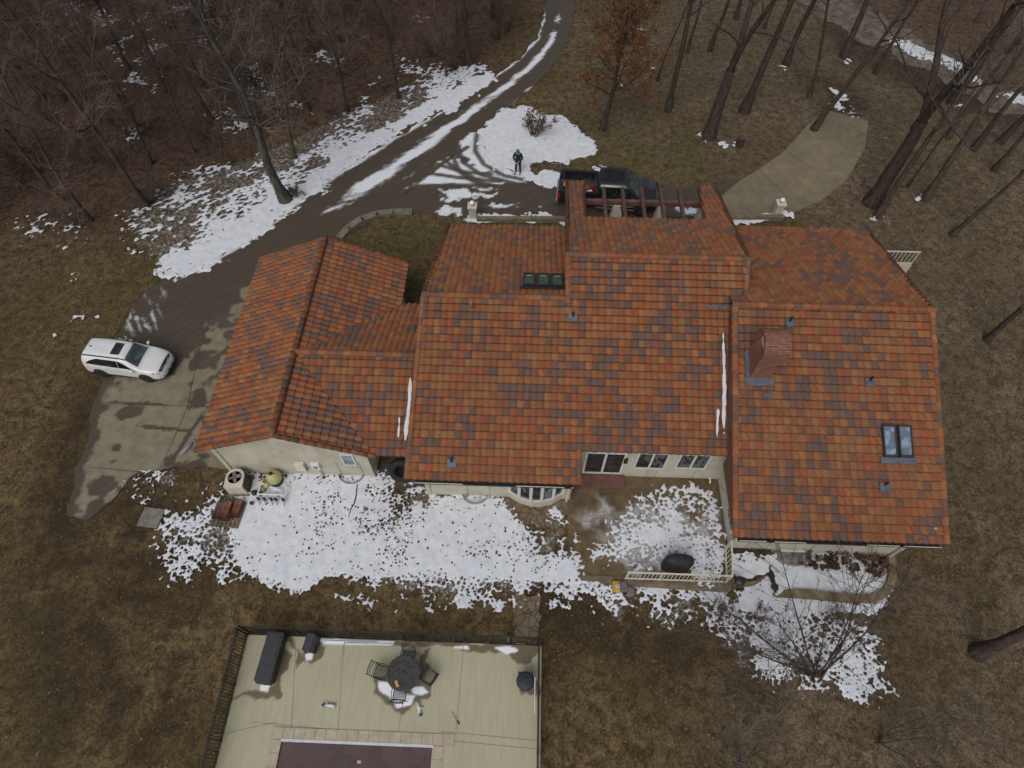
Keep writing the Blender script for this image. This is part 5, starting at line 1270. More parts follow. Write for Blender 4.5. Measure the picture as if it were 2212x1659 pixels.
m=MB(); m.box((0,0,.10),(.42,.30,.20)); m.tube([(-.15,0,.2),(-.15,0,.36),(.15,0,.36),(.15,0,.2)],.02,6); small('tool_box','grey brown tool box beside the red fuel can','box',m,plain('grey_tool',(.14,.10,.085),.6),tl(-1.35,.10,.68),TA+.3,bevel=.01)

# ================================================================== PERSON (bent-headed drone pilot)
def skinmesh(name,verts,edges,rad,mat,parent,root_i=0,sub=2):
    me=bpy.data.meshes.new(name); me.from_pydata(verts,edges,[]); o=bpy.data.objects.new(name,me); COL.objects.link(o)
    o.modifiers.new('skin','SKIN')
    sv=me.skin_vertices[0].data
    for i,r in enumerate(rad): sv[i].radius=(r,r) if not hasattr(r,'__len__') else r
    sv[root_i].use_root=True
    sd_=o.modifiers.new('sub','SUBSURF'); sd_.levels=sub; sd_.render_levels=sub
    dg=bpy.context.evaluated_depsgraph_get(); dg.update(); m2=bpy.data.meshes.new_from_object(o.evaluated_get(dg)); bpy.data.objects.remove(o)
    m2.materials.clear(); m2.materials.append(mat); m2.polygons.foreach_set('use_smooth',[True]*len(m2.polygons)); m2.polygons.foreach_set('material_index',[0]*len(m2.polygons))
    a=bpy.data.objects.new(name,m2); COL.objects.link(a); a.parent=parent; return a
pp_=at(1119,374)
pers=thing('person','person in black jacket, jeans and green cap looking down at a white controller','person',(pp_.x,pp_.y,.02),R(-12))
SKIN=plain('skin',(.38,.22,.15),.6,0,8,.1); JACK=plain('black_jacket',(.016,.018,.019),.85,0,9,.5); JEAN=plain('blue_jeans',(.028,.045,.075),.9,0,9,.4); SHOE=plain('dark_shoe',(.03,.022,.02),.7); GRN=plain('green_cap',(.012,.20,.085),.8,0,9,.2)
# faces -y (towards the house). z up
hipz=.92
bv=[(0,0,hipz),(0,-.01,1.12),(0,-.02,1.34),(0,-.05,1.47),(0,-.09,1.56),(0,-.135,1.64),(0,-.145,1.70),
    (.10,0,.86),(.125,-.03,.49),(.14,0,.10),(.15,-.16,.05), (-.10,0,.86),(-.12,-.04,.49),(-.15,-.02,.10),(-.20,-.16,.05),
    (.19,-.02,1.40),(.27,-.06,1.14),(.10,-.30,1.05),(.06,-.36,1.06), (-.19,-.02,1.40),(-.27,-.06,1.14),(-.10,-.30,1.05),(-.06,-.36,1.06)]
be=[(0,1),(1,2),(2,3),(3,4),(4,5),(5,6),(0,7),(7,8),(8,9),(9,10),(0,11),(11,12),(12,13),(13,14),(3,15),(15,16),(16,17),(17,18),(3,19),(19,20),(20,21),(21,22)]
br=[(.15,.11),(.14,.105),(.165,.11),(.10,.09),.055,.088,.08,.09,.062,.045,.042,.09,.062,.045,.042,.068,.05,.036,.030,.068,.05,.036,.030]
skinmesh('body',bv,be,br,SKIN,pers)
jv=[(0,0,.90),(0,-.01,1.12),(0,-.02,1.34),(0,-.055,1.475),(.20,-.02,1.405),(.28,-.06,1.14),(.12,-.28,1.06),(-.20,-.02,1.405),(-.28,-.06,1.14),(-.12,-.28,1.06),(0,.0,.78)]
skinmesh('jacket',jv,[(0,1),(1,2),(2,3),(3,4),(4,5),(5,6),(3,7),(7,8),(8,9),(0,10)],[(.185,.14),(.18,.14),(.20,.145),(.11,.10),.09,.072,.056,.09,.072,.056,(.18,.135)],JACK,pers)
tv=[(0,0,.90),(.10,0,.84),(.125,-.03,.49),(.14,0,.09),(-.10,0,.84),(-.12,-.04,.49),(-.15,-.02,.09)]
skinmesh('trousers',tv,[(0,1),(1,2),(2,3),(0,4),(4,5),(5,6)],[(.155,.12),.105,.078,.068,.105,.078,.068],JEAN,pers)
for s,fx,fy in ((1,.14,-.02),(-1,-.16,-.04)):
    m=MB(); m.ball((fx+.012*s,fy-.07,.05),.055,10,7,(.95,2.5,.95)); m.build('shoe',SHOE,pers,smooth=True)
m=MB(); m.ball((0,-.125,1.71),.112,14,9,(.95,1.05,.85)); m.ball((0,-.215,1.68),.07,10,6,(1.1,1.1,.22)); m.build('cap',GRN,pers,smooth=True)
m=MB(); m.ball((0,-.03,1.53),.115,12,8,(1.15,.8,.65)); m.build('hood',GRN,pers,smooth=True)
m=MB()
for s in (-1,1): m.ball((s*.035,-.232,1.625),.012,8,6)
m.tube([(0,-.222,1.63),(0,-.245,1.60),(0,-.228,1.595)],.012,6); m.build('face',SKIN,pers,smooth=True)
for s in (-1,1):
    hx,hy,hz=s*.085,-.345,1.06; m=MB(); m.smooth=True; m.ball((hx,hy,hz),.042,10,7,(.85,1.15,.55))
    for k in range(4):
        q=hx+(k-1.5)*.018; m.tube([(q,hy-.03,hz),(q-s*.01,hy-.075+.004*abs(k-1.5),hz-.012),(q-s*.02,hy-.085,hz-.035)],[.010,.009,.007],6)
    m.tube([(hx-s*.03,hy,hz+.01),(hx-s*.055,hy-.03,hz+.03),(hx-s*.05,hy-.055,hz+.035)],[.012,.010,.008],6); m.build('hand',SKIN,pers)
rc_=thing('remote_controller','white handheld drone controller in the hands of the person on the drive','controller',(pp_.x,pp_.y,.02),R(-12))
m=MB(); m.box((0,-.40,1.04),(.20,.11,.05)); b_=m.build('case',M_PVC,rc_,bevel=.015)
m=MB(); m.tube([(-.05,-.44,1.05),(-.06,-.50,1.15)],.008,6); m.build('aerial',M_WHITE,rc_)
m=MB(); m.box((0,-.45,1.12),(.15,.015,.09)); m.build('screen',M_BLK,rc_)

# ================================================================== SMALL THINGS
# gate pillars with globe lamps
M_GLOBE=plain('opal_globe',(.74,.76,.78),.35,0,4,.06)
def lamp(px,py,label,h=.86):
    c=at(px,py); root=thing('lamp_pillar',label,'lamp pillar',(c.x,c.y,0),0,'globe lamp pillars along the front drive')
    m=MB(); m.box((0,0,h/2),(.42,.42,h)); m.build('pillar',M_STUC,root); m=MB(); m.box((0,0,h+.04),(.54,.54,.09)); m.build('cap',M_CREAM,root)
    m=MB(); m.lathe([(.09,h+.085),(.07,h+.13)],(0,0,0),14); m.build('collar',M_BLK,root); m=MB(); m.ball((0,0,h+.25),.145,18,12); m.build('globe',M_GLOBE,root,smooth=True)
lamp(1022,470,'cream pillar with white globe lamp at the left end of the front bed')
lamp(1327,488,'cream pillar with globe lamp half hidden by the first porch post'); lamp(1417,494,'cream pillar with globe lamp framed between the middle porch rafters'); lamp(1507,488,'cream pillar with globe lamp behind the rightmost porch rafters')
lamp(1676,464,'cream pillar with white globe lamp at the concrete drive')
# air conditioner
c=at(515,1066); ac=thing('air_conditioner','beige outdoor air conditioning unit with top fan beside the garage','air conditioner',(c.x+.05,c.y+.35,0),R(3))
m=MB(); m.prism([(-.40,-.42),(.40,-.42),(.40,.10)]+[(.40*math.cos(a),.10+.36*math.sin(a)) for a in np.linspace(.2,math.pi-.2,9)]+[(-.40,.10)],.08,.86); m.build('cabinet',M_CREAM,ac,bevel=.015)
m=MB(); m.prism([(.405,-.34),(.43,-.34),(.43,.12)]+[(.43*math.cos(a),.12+.38*math.sin(a)) for a in np.linspace(.15,math.pi*.6,6)]+[(.36*math.cos(1.8),.1+.34*math.sin(1.8)),(.405,.1)],.12,.80); m.build('coil_grille',M_BLK,ac)
m=MB(); m.lathe([(.31,.862),(.33,.875),(.30,.88),(.29,.80)],(0,.04,0),26); m.build('fan_ring',M_CREAM,ac)
m=MB(); m.lathe([(.29,.866),(.01,.866)],(0,.04,0),26); m.build('fan_well',M_BLK,ac)
m=MB()
for k in range(4):
    A=Matrix.Translation((0,.04,.885))@Matrix.Rotation(k*math.pi/2+.3,4,'Z')@Matrix.Rotation(.3,4,'X'); m.box((.16,0,0),(.20,.15,.008),M=A)
m.lathe([(.06,.87),(.05,.91),(.01,.915)],(0,.04,0),12); m.build('fan',plain('fan_grey',(.14,.13,.14),.5),ac)
m=MB(); m.box((0,0,.04),(.98,1.02,.08)); m.build('pad',M_EARTH,ac)
m=MB(); m.tube([(.40,-.36,.12),(.52,-.38,.12),(.52,-.40,.03)],.03,8); m.build('drain_pipe',M_PVC,ac)
# pool filter + pump + valve manifold
c=at(598,1046); fl=thing('pool_filter','yellowish ball shaped pool sand filter on dark base against the garage wall','filter',(c.x,c.y+.12,0))
YEL=plain('aged_yellow_plastic',(.40,.37,.16),.5,0,4,.12)
m=MB(); m.ball((0,0,.50),.34,22,14,(1,1,1.05)); m.build('tank',YEL,fl,smooth=True); m=MB(); m.lathe([(.30,0),(.27,.22),(.24,.24)],(0,0,0),18); m.build('base',M_BLK,fl)
m=MB(); m.lathe([(.085,.84),(.085,.90),(.05,.93),(.01,.93)],(-.03,0,0),16); m.box((-.03,0,.87),(.34,.03,.03)); m.build('top_clamp',M_BLK,fl)
m=MB(); m.lathe([(.11,.36),(.13,.50),(.10,.58),(.05,.62),(.01,.62)],(-.22,-.38,0),14); m.build('valve',YEL,fl)
m=MB(); m.tube([(-.22,-.38,.45),(-.05,-.44,.40),(.20,-.44,.32)],.035,8); m.build('outlet_pipe',M_PVC,fl); m=MB(); m.tube([(-.22,-.38,.50),(-.50,-.28,.45)],.035,8); m.build('inlet_pipe',M_PVC,fl)
pm=thing('pool_pump','tan and black pool pump with round strainer beside the ball filter','pump',(c.x-.48,c.y-.20,0))
m=MB(); m.lathe([(.13,0),(.14,.24),(.11,.30),(.01,.31)],(0,-.10,0),14); m.build('strainer',plain('tan_plastic',(.22,.20,.12),.6),pm); m=MB(); m.tube([(0,.02,.16),(0,.38,.16)],.105,12); m.build('motor',plain('tan_motor',(.20,.18,.12),.6),pm)
c=at(582,1088); mf=thing('valve_manifold','white pipe manifold with a row of black valves standing in the snow','pipework',(c.x,c.y,.02))
m=MB(); m.tube([(-.50,.30,.30),(.62,.30,.30)],.035,8); m.tube([(-.50,.30,.30),(-.45,.62,.30)],.035,8); m.build('header_pipe',M_PVC,mf)
for k,x in enumerate((-.42,-.16,.14,.34,.66)):
    m=MB(); m.tube([(x,.30,.30),(x,.12,.28)],.032,8); m.tube([(x,0,.24),(x+.01,-.10,.10),(x+.01,-.12,-.02)],.036,8); m.build('drop_pipe',M_PVC,mf)
    m=MB(); m.lathe([(.055,.16),(.065,.30),(.04,.36),(.01,.37)],(x,.10,0),10); m.box((x,.10,.37),(.13,.03,.025)); m.build('valve',M_BLK,mf)
m=MB(); m.tube([(.62,.30,.30),(.74,.32,.28),(.74,.62,.26),(.55,.78,.24)],.035,8); m.tube([(.05,.56,.26),(.48,.56,.26),(.50,.40,.28)],.03,8); m.build('return_pipe',M_PVC,mf)
m=MB(); m.ball((-.72,.42,.14),.13,12,8); m.ball((-.50,.40,.12),.11,10,8); m.build('motor_valve',M_BLK,mf,smooth=True)
m=MB(); m.box((-.72,-.06,.10),(.13,.12,.18)); m.build('actuator',M_DARKG,mf)
# pallet with spare roof tiles
c=at(495,1112); pal=thing('pallet','weathered wooden pallet at the corner of the snowy back lawn','pallet',(c.x,c.y,0),R(-4)); PW_=plain('weathered_pallet_wood',(.13,.095,.06),.9,0,4,.35)
for y in (-.5,0,.5): m=MB(); m.box((0,y,.06),(1.25,.10,.09)); m.build('bearer',PW_,pal)
for x in np.linspace(-.56,.56,7): m=MB(); m.box((x,0,.12),(.13,1.2,.025)); m.build('deck_board',PW_,pal)
M_STK=plain('stacked_roof_tile',(.155,.058,.038),.85,0,3,.35); M_STK2=plain('dark_stacked_roof_tile',(.095,.050,.040),.85,0,3,.35)
k=0
for (x,y,n,lab) in ((-.40,.12,4,'low stack of brown spare roof tiles on the left of the pallet'),(0.0,.06,8,'tall stack of reddish spare roof tiles in the middle of the pallet'),(.38,.22,5,'right hand stack of dark red spare roof tiles on the pallet')):
    st=thing('tile_stack',lab,'roof tiles',(c.x+x,c.y+y,.135),R(-4)); 
    for i in range(n):
        m=MB(); m.smooth=True
        for b0 in (-.085,.085):
            A=[(b0+.085*math.cos(a),0,.055*math.sin(a)) for a in np.linspace(0,math.pi,7)]
            V0=len(m.v); 
            for yy in (-.40,.36): m.v+=[(p[0],yy,p[2]) for p in A]
            for q in range(6): m._f([V0+q,V0+q+1,V0+7+q+1,V0+7+q])
            m._f([V0+q for q in range(7)]); m._f([V0+13-q for q in range(7)])
        m.box((0,-.02,.0),(.34,.76,.022)); m.build('roof_tile',(M_STK,M_STK2)[(i+k)%2 if k!=1 else 0],st).location=(random.uniform(-.012,.012),random.uniform(-.02,.02),.045*i)
    k+=1
c=at(328,1119); m=MB(); m.box((0,0,.05),(.92,.86,.10)); small('stone_slab','square grey stone slab lying on the lawn left of the pallet','slab',m,plain('grey_slab',(.165,.15,.125),.9,0,5,.35),(c.x,c.y,0),R(-5),bevel=.02)
# tyre in the recess
tc=onpl(845,1006,0,0,0); ty=thing('tractor_tyre','big black tractor tyre leaning in the recess beside the garage','tyre',(-5.27,11.62,.0)); A=Matrix.Translation((0,0,.42))@Matrix.Rotation(R(62),4,'X')
m=MB(); m.smooth=True; m.lathe([(.34,-.14),(.50,-.16),(.60,-.10),(.62,0),(.60,.10),(.50,.16),(.34,.14),(.33,0),(.34,-.14)],(0,0,0),30,A); m.build('tyre',M_RUB,ty)
m=MB()
for k_ in range(18): m.box((.605,0,0),(.05,.05,.24),M=A@Matrix.Rotation(2*math.pi*k_/18,4,'Z')@Matrix.Rotation(.3,4,'X'))
m.build('tread',M_RUB,ty)
# satellite dish on the garage corner
dsh=thing('satellite_dish','grey satellite dish on the front corner of the garage roof','dish',(XGW-.05,YG0+.10,2.55)); 
m=MB(); A=Matrix.Translation((-.22,-.10,.10))@Matrix.Rotation(R(150),4,'Z')@Matrix.Rotation(R(62),4,'Y'); m.smooth=True; m.lathe([(.01,.0),(.15,.015),(.28,.05),(.38,.10),(.38,.11),(.28,.07),(.01,.02)],(0,0,0),22,A); m.build('reflector',plain('dish_grey',(.33,.36,.41),.4),dsh)
m=MB(); m.tube([(.30,.0,-.12),(0,-.02,-.10),(-.18,-.08,.05)],.022,8); m.build('mount',M_STEEL,dsh); m=MB(); m.tube([(-.15,-.06,.05),(-.02,.22,.38)],.014,6); m.box((0,.24,.42),(.12,.07,.08)); m.build('feed_arm',M_STEEL,dsh)
# window wells
def well(x,y,label,r=.55,gl=False):
    root=thing('window_well',label,'window well',(x,y,gz(x,y)),0,'half round window wells along the walls'); m=MB(); n=14
    o=[(r*math.cos(a),-r*.75*math.sin(a)) for a in np.linspace(0,math.pi,n)]; inn=[(p[0]*.94,p[1]*.94) for p in o]
    for i in range(n-1): m.extr([(o[i][0],o[i][1],-.1),(o[i+1][0],o[i+1][1],-.1),(inn[i+1][0],inn[i+1][1],-.1),(inn[i][0],inn[i][1],-.1)],(0,0,.30 if not gl else .44))
    m.build('rim',M_STEEL,root); m=MB(); m.prism([(p[0],p[1]) for p in inn][::-1],-.05,.03 if not gl else .36); m.build('cover' if gl else 'gravel',plain('well_gravel',(.075,.068,.062),.9,0,8,.5) if not gl else plain('stained_well_cover',(.15,.14,.125),.5,0,4,.6),root)
well(-7.6,11.45,'half round metal window well under the garage gable'); well(-2.0,10.70,'half round metal window well left of the bay window'); 
well((bw0.x+bw1.x)/2,8.80,'large stained window well cover below the basement window',.80,True)
# stump, fallen pipe, hose
c=at(1593,314); st=thing('tree_stump','short dark reddish tree stump standing on the front lawn','stump',(c.x+.1,c.y,0)); m=MB(); m.lathe([(.30,0),(.26,.08),(.25,.62)],(0,0,0),14); m.build('trunk',plain('stump_bark',(.045,.022,.018),.95,0,6,.5),st); m=MB(); m.lathe([(.248,.622),(.01,.625)],(0,0,0),14); m.build('cut_face',plain('cut_wood',(.07,.045,.035),.9,0,9,.4),st)
hp=[at(772,1046,.06),at(770,1068,.06),at(766,1085,.07),at(757,1102,.06),at(753,1118,.06)]; m=MB(); m.tube(hp,[.03,.035,.03,.03,.02],6); m.build('black_pipe',M_RUB); tag(bpy.data.objects['black_pipe'],'thin black pipe lying on the snow near the recess','pipe')
hp=[atg(1878,1306,.06),atg(1900,1312,.06),atg(1935,1322,.06)]; m=MB(); m.tube(hp,.05,8); o=m.build('drain_pipe',M_RUB); tag(o,'black corrugated drain pipe end on the lawn beyond the long retaining wall','pipe')
for px,py,r_,lab in ((1500,1047,.13,'round brown stone at the patio wall below the windows'),(1436,1047,.05,'small pale stone on the patio below the windows'),(790,1100,.10,'tan stone half out of the snow near the black pipe')):
    c=atg(px,py,.06); m=MB(); m.ball((0,0,0),r_,12,8,(1.1,.95,.7)); small('stone',lab,'stone',m,plain('brown_stone',(.15,.11,.055),.9,0,8,.4),c,smooth=True)
m=MB(); c=at(404,1155-170,.02); 
c=at(405,1180,.03); m=MB(); m.lathe([(.07,0),(.06,.03),(.01,.03)],(0,0,0),12); c=at(404,1082,.02); small('sprinkler_cap','small white round cap in the mud below the parking pad','cap',m,M_WHITE,c)
# grill, mower, fire ring, lantern post
c=at(1459,1229,.05); gr=thing('covered_grill','barbecue grill under a black fabric cover by the patio railing','grill',(c.x,c.y+.10,.04)); gr.scale=(.78,.85,1.0)
t=NT('black_grill_cover'); p=t.obj(); w_=t.noise(t.scale(p,(1,1,.25)),5,4,.6,1.5); t.bump(w_,.9,.06); M_COV=t.done(t.mix(t.ramp(w_,.3,.7),(.012,.012,.013),(.032,.032,.034)),.6,0,.4)
m=MB(); m.smooth=True
R0=[(-.74,-.34),(.74,-.34),(.76,0),(.74,.34),(-.74,.34),(-.76,0)]
for z,kx,ky in ((0,1.0,1.0),(.55,.98,.98),(.80,1.0,1.02),(.92,.97,.92),(1.05,.80,.74),(1.10,.60,.45)): m.v+=[(p[0]*kx,p[1]*ky,z) for p in R0]
for i in range(5):
    for j in range(6): m._f([i*6+j,i*6+(j+1)%6,(i+1)*6+(j+1)%6,(i+1)*6+j])
m._f([30+j for j in range(6)]); o=m.build('cover',M_COV,gr); sb=o.modifiers.new('s','SUBSURF'); sb.levels=2; sb.render_levels=2
for s in (-1,1):
    m=MB(); m.box((s*.6,0,.03),(.05,.5,.06)); m.build('leg',M_BLK,gr)
c=atg(1337,1268); mo=thing('lawn_sprayer','small yellow and grey garden machine at the front edge of the patio','machine',(c.x,c.y-.05,c.z),R(2)); YL_=plain('yellow_machine',(.45,.27,.02),.45,0,5,.15)
m=MB(); m.box((-.14,0,.20),(.30,.44,.28)); m.build('tank',YL_,mo,bevel=.05); m=MB(); m.box((.16,0,.20),(.30,.42,.28)); m.build('engine',plain('machine_grey',(.12,.11,.105),.5),mo,bevel=.04)
m=MB(); m.lathe([(.11,.34),(.11,.38),(.07,.40),(.01,.40)],(-.10,0,0),14); m.build('cap',plain('machine_light',(.34,.32,.30),.5),mo)
for x in (-.22,.22):
    for s in (-1,1): m=MB(); m.tube([(x,s*.20,.08),(x,s*.25,.08)],.08,12); m.build('wheel',M_RUB,mo)
c=atg(1358,1282); fr_=thing('fire_ring','rusty round metal fire ring with ash on the snow','fire ring',(c.x,c.y,c.z)); RU=plain('rust',(.10,.045,.032),.9,0,6,.4)
m=MB(); m.lathe([(.24,.0),(.25,.22),(.28,.23),(.28,.18),(.27,0)],(0,0,0),24); m.build('ring',RU,fr_); m=MB(); m.lathe([(.24,.10),(.10,.12),(.01,.11)],(0,0,0),18); m.build('ash',plain('ash',(.20,.18,.165),.95,0,14,.5),fr_)
c=atg(1576,1272); lp=thing('kettle_barbecue','round dark lidded kettle on a rusty leg beside the railing corner','barbecue',(c.x,c.y,c.z)); m=MB(); m.tube([(0,0,0),(.05,.02,.45),(.12,.05,.85)],[.13,.10,.07],8); m.build('leg',RU,lp); m=MB(); m.lathe([(.05,.82),(.19,.92),(.21,.98),(.16,1.05),(.01,1.08)],(.15,.06,0),18); m.build('kettle',M_DARKG,lp,smooth=True); m=MB(); m.tube([(.30,.06,.98),(.50,.06,.98)],.01,5); m.build('handle',M_BLK,lp)
# ------------------------------------------------------------------ pool deck furniture
DZ=.05
def deckat(px,py,h=0): return at(px,py,DZ+h)
c=deckat(583,1420,.5); db=thing('deck_box','long black plastic storage box beside the left pool fence','storage box',(c.x,c.y,DZ),R(-4)); PLS=plain('charcoal_plastic',(.034,.032,.036),.6,0,6,.25)
m=MB(); m.prism([(-.28,-.80),(-.16,-.90),(.16,-.90),(.28,-.80),(.28,.86),(-.28,.86)],0,.52); m.build('body',PLS,db,bevel=.02)
m=MB(); m.prism([(-.32,-.82),(-.18,-.94),(.18,-.94),(.32,-.82),(.32,.90),(-.32,.90)],.525,.62); l_=m.build('lid',PLS,db,bevel=.025); m=MB(); m.box((0,.40,.63),(.46,.85,.025)); m.build('lid_panel',PLS,l_,bevel=.01)
c=deckat(673,1390,.3); sb_=thing('small_deck_box','small dark box standing against the pool fence','box',(c.x,c.y,DZ),R(-8)); m=MB(); m.box((0,0,.27),(.40,.62,.54)); m.build('body',PLS,sb_,bevel=.03); m=MB(); m.box((-.04,0,.56),(.34,.66,.05)); m.build('lid',PLS,sb_,bevel=.02); m=MB(); m.tube([(-.12,-.32,.50),(0,-.40,.52),(.12,-.32,.50)],.018,6); m.build('handle',M_BLK,sb_)
# table and chairs
c=deckat(872,1454,.72); TBL=Vector((c.x,c.y,DZ)); tb=thing('round_table','round mottled black metal patio table on the pool deck','table',TBL)
t=NT('mottled_table_top'); p=t.obj(); n=t.noise(p,7,5,.75); M_TT=t.done(t.mix(t.ramp(n,.35,.65),(.020,.020,.019),(.060,.058,.052)),.5,0,.4)
m=MB(); m.lathe([(.60,.68),(.63,.70),(.63,.72),(.60,.735),(.035,.735),(.03,.72)],(0,0,0),40); m.build('tabletop',M_TT,tb)
for k in range(4):
    a=k*math.pi/2+.6; m=MB(); m.tube([(.46*math.cos(a),.46*math.sin(a),0),(.30*math.cos(a),.30*math.sin(a),.34),(.40*math.cos(a),.40*math.sin(a),.69)],.022,6); m.build('leg',M_BLK,tb)
m=MB(); m.box((0,0,0),(.115,.24,.03)); small('orange_case','orange and tan case lying on the round table','case',m,plain('orange_tan',(.50,.25,.075),.6,0,12,.35),deckat(857,1477,.76),R(28),bevel=.04)
def chair(root):
    # faces +y (towards the table)
    m=MB()
    for x in np.linspace(-.21,.21,9): m.box((x,0,.43),(.016,.44,.012))
    for y in np.linspace(-.21,.21,9): m.box((0,y,.436),(.44,.016,.012))
    for x in (-.23,.23): m.box((x,0,.43),(.025,.48,.03))
    for y in (-.23,.23): m.box((0,y,.43),(.48,.025,.03))
    m.build('seat',M_BLK,root)
    for s in (-1,1):
        m=MB(); m.tube([(s*.23,-.23,.0),(s*.23,-.23,.43),(s*.24,-.30,.70),(s*.24,-.36,.93),(s*.24,-.40,.98)],.015,6); m.build('rear_leg',M_BLK,root)
        m=MB(); m.tube([(s*.22,.25,0),(s*.23,.22,.43)],.015,6); m.build('front_leg',M_BLK,root)
        m=MB(); m.tube([(s*.24,-.28,.64),(s*.27,0,.67),(s*.26,.20,.64),(s*.23,.22,.43)],.014,6); m.build('armrest',M_BLK,root)
    m=MB(); m.tube([(-.24,-.35,.90),(-.12,-.385,.96),(0,-.39,.98),(.12,-.385,.96),(.24,-.35,.90)],.015,6); m.tube([(-.24,-.31,.72),(0,-.345,.76),(.24,-.31,.72)],.012,6); m.tube([(-.24,-.26,.54),(0,-.285,.56),(.24,-.26,.54)],.012,6)
    for k in range(-3,4):
        x=k*.06; m.tube([(x,-.34,.76),(x+.02,-.365,.86),(x-.01,-.385,.96)],.008,5)
    m.build('backrest',M_BLK,root)
CG='wrought iron chairs around the round table'
ch0=thing('patio_chair','black wrought iron chair left of the round table, its back to the deck box','chair',(0,0,0),0,CG); chair(ch0)
for i,(px,py,fx,fy,lab) in enumerate(((823,1452,1,-.25,None),(882,1421,-.05,-1,'black wrought iron chair behind the table on the fence side'),(925,1460,-1,.62,'black wrought iron chair right of the table turned towards the trash bin'),(864,1497,.05,1,'black wrought iron chair tucked in at the pool side of the table, over snow'))):
    c=deckat(px,py,.43); o=ch0 if i==0 else copy_tree(ch0); o.location=(c.x,c.y,DZ); o.rotation_euler=(0,0,math.atan2(-fx,fy))
    if lab: o['label']=lab
c=deckat(1135,1472,.6); bn=thing('trash_bin','round dark navy trash bin with lid by the right pool fence','bin',(c.x,c.y,DZ)); NAV=plain('dark_navy_plastic',(.020,.022,.032),.55,0,6,.2)
m=MB(); m.lathe([(.23,0),(.29,.62)],(0,0,0),26); m.build('body',NAV,bn); m=MB(); m.lathe([(.33,.60),(.335,.64),(.28,.70),(.12,.73),(.01,.735)],(0,0,0),26); m.build('lid',NAV,bn)
for s in (-1,1): m=MB(); m.box((s*.20,.27,.63),(.14,.10,.05)); m.build('handle',NAV,bn)
pa=deckat(1149,1468,.12);pb=deckat(1146,1546,.05); m=MB(); m.tube([(.72,pa.y,.75),(.74,pb.y,.5)],.018,6); o=m.build('pool_pole',M_PVC); tag(o,'white pole hanging along the right pool fence beside the trash bin','pole')
for y0,a_,b_,lab in ((0,(700,1384),(815,1387),'thin white pool pole lying at the foot of the back fence'),(0,(745,1389),(852,1391),'second white pool pole lying on the deck nearer the table')):
    A_=deckat(*a_,.03);B_=deckat(*b_,.03); m=MB(); m.tube([A_,B_],.020,6); o=m.build('pool_pole',plain('grey_white_pole',(.45,.48,.52),.4)); tag(o,lab,'pole')
def jet(px,py,rz,label):
    c=deckat(px,py); root=thing('water_cannon',label,'pool toy',(c.x,c.y,DZ),rz,'white and blue pool toys lying on the deck')
    m=MB(); m.smooth=True; m.tube([(-.20,0,.07),(-.02,0,.07),(.12,.01,.07)],[.065,.060,.035],10); m.tube([(.10,.01,.07),(.19,.02,.07)],.022,8); m.build('body',M_PVC,root)
    m=MB(); m.tube([(0,.03,.07),(.02,.13,.06)],.035,8); m.build('handle',plain('cream_plastic',(.55,.48,.30),.5),root); m=MB(); m.tube([(.10,-.01,.07),(.15,-.09,.06)],.018,8); m.build('trigger',M_PVC,root)
    m=MB(); m.ball((.235,.025,.07),.058,12,8); m.build('nozzle',plain('blue_cap',(.02,.045,.16),.4),root,smooth=True)
jet(713,1524,R(173),'white and blue pool toy lying between deck box and pool, blue end left'); jet(905,1530,R(-72),'white and blue pool toy lying below the round table')
c=deckat(984,1551); kn=thing('pool_brush','narrow grey brown scraper with dark handle lying on the deck right of the toys','scraper',(c.x,c.y,DZ),R(-52)); m=MB(); m.box((-.06,0,.012),(.36,.055,.012)); m.build('blade',plain('pinkish_grey',(.26,.21,.19),.5,0,20,.4),kn); m=MB(); m.box((.18,0,.02),(.15,.045,.035)); m.build('handle',M_BLK,kn)
# ================================================================== TREES
def bark(name,col,col2):
    t=NT(name); p=t.obj(); n=t.noise(t.scale(p,(1,1,.22)),9,5,.75); b=t.noise(p,1.3,4,.7)
    c=t.mix(t.ramp(n,.36,.64),tuple(k*.45 for k in col),tuple(k*1.25 for k in col)); c=t.mix(t.ramp(b,.45,.65,0,.7),c,col2); t.bump(n,.6,.03); return t.done(c,.95,0,.1)
BK_D=bark('dark_bark',(.072,.055,.046),(.052,.041,.035)); BK_G=bark('grey_bark',(.085,.076,.064),(.115,.112,.095)); BK_B=bark('brown_bark',(.088,.066,.052),(.075,.064,.055))
def twigm(name,col):
    t=NT(name); g=t.n('ShaderNodeObjectInfo'); 
    c=t.mix(g.outputs['Random'],tuple(k*.75 for k in col),tuple(k*1.25 for k in col)); return t.done(c,.95,0,.05)
TW_B=twigm('brown_twigs',(.128,.092,.072)); TW_G=twigm('grey_twigs',(.118,.104,.090)); TW_D=twigm('dark_twigs',(.088,.070,.060))
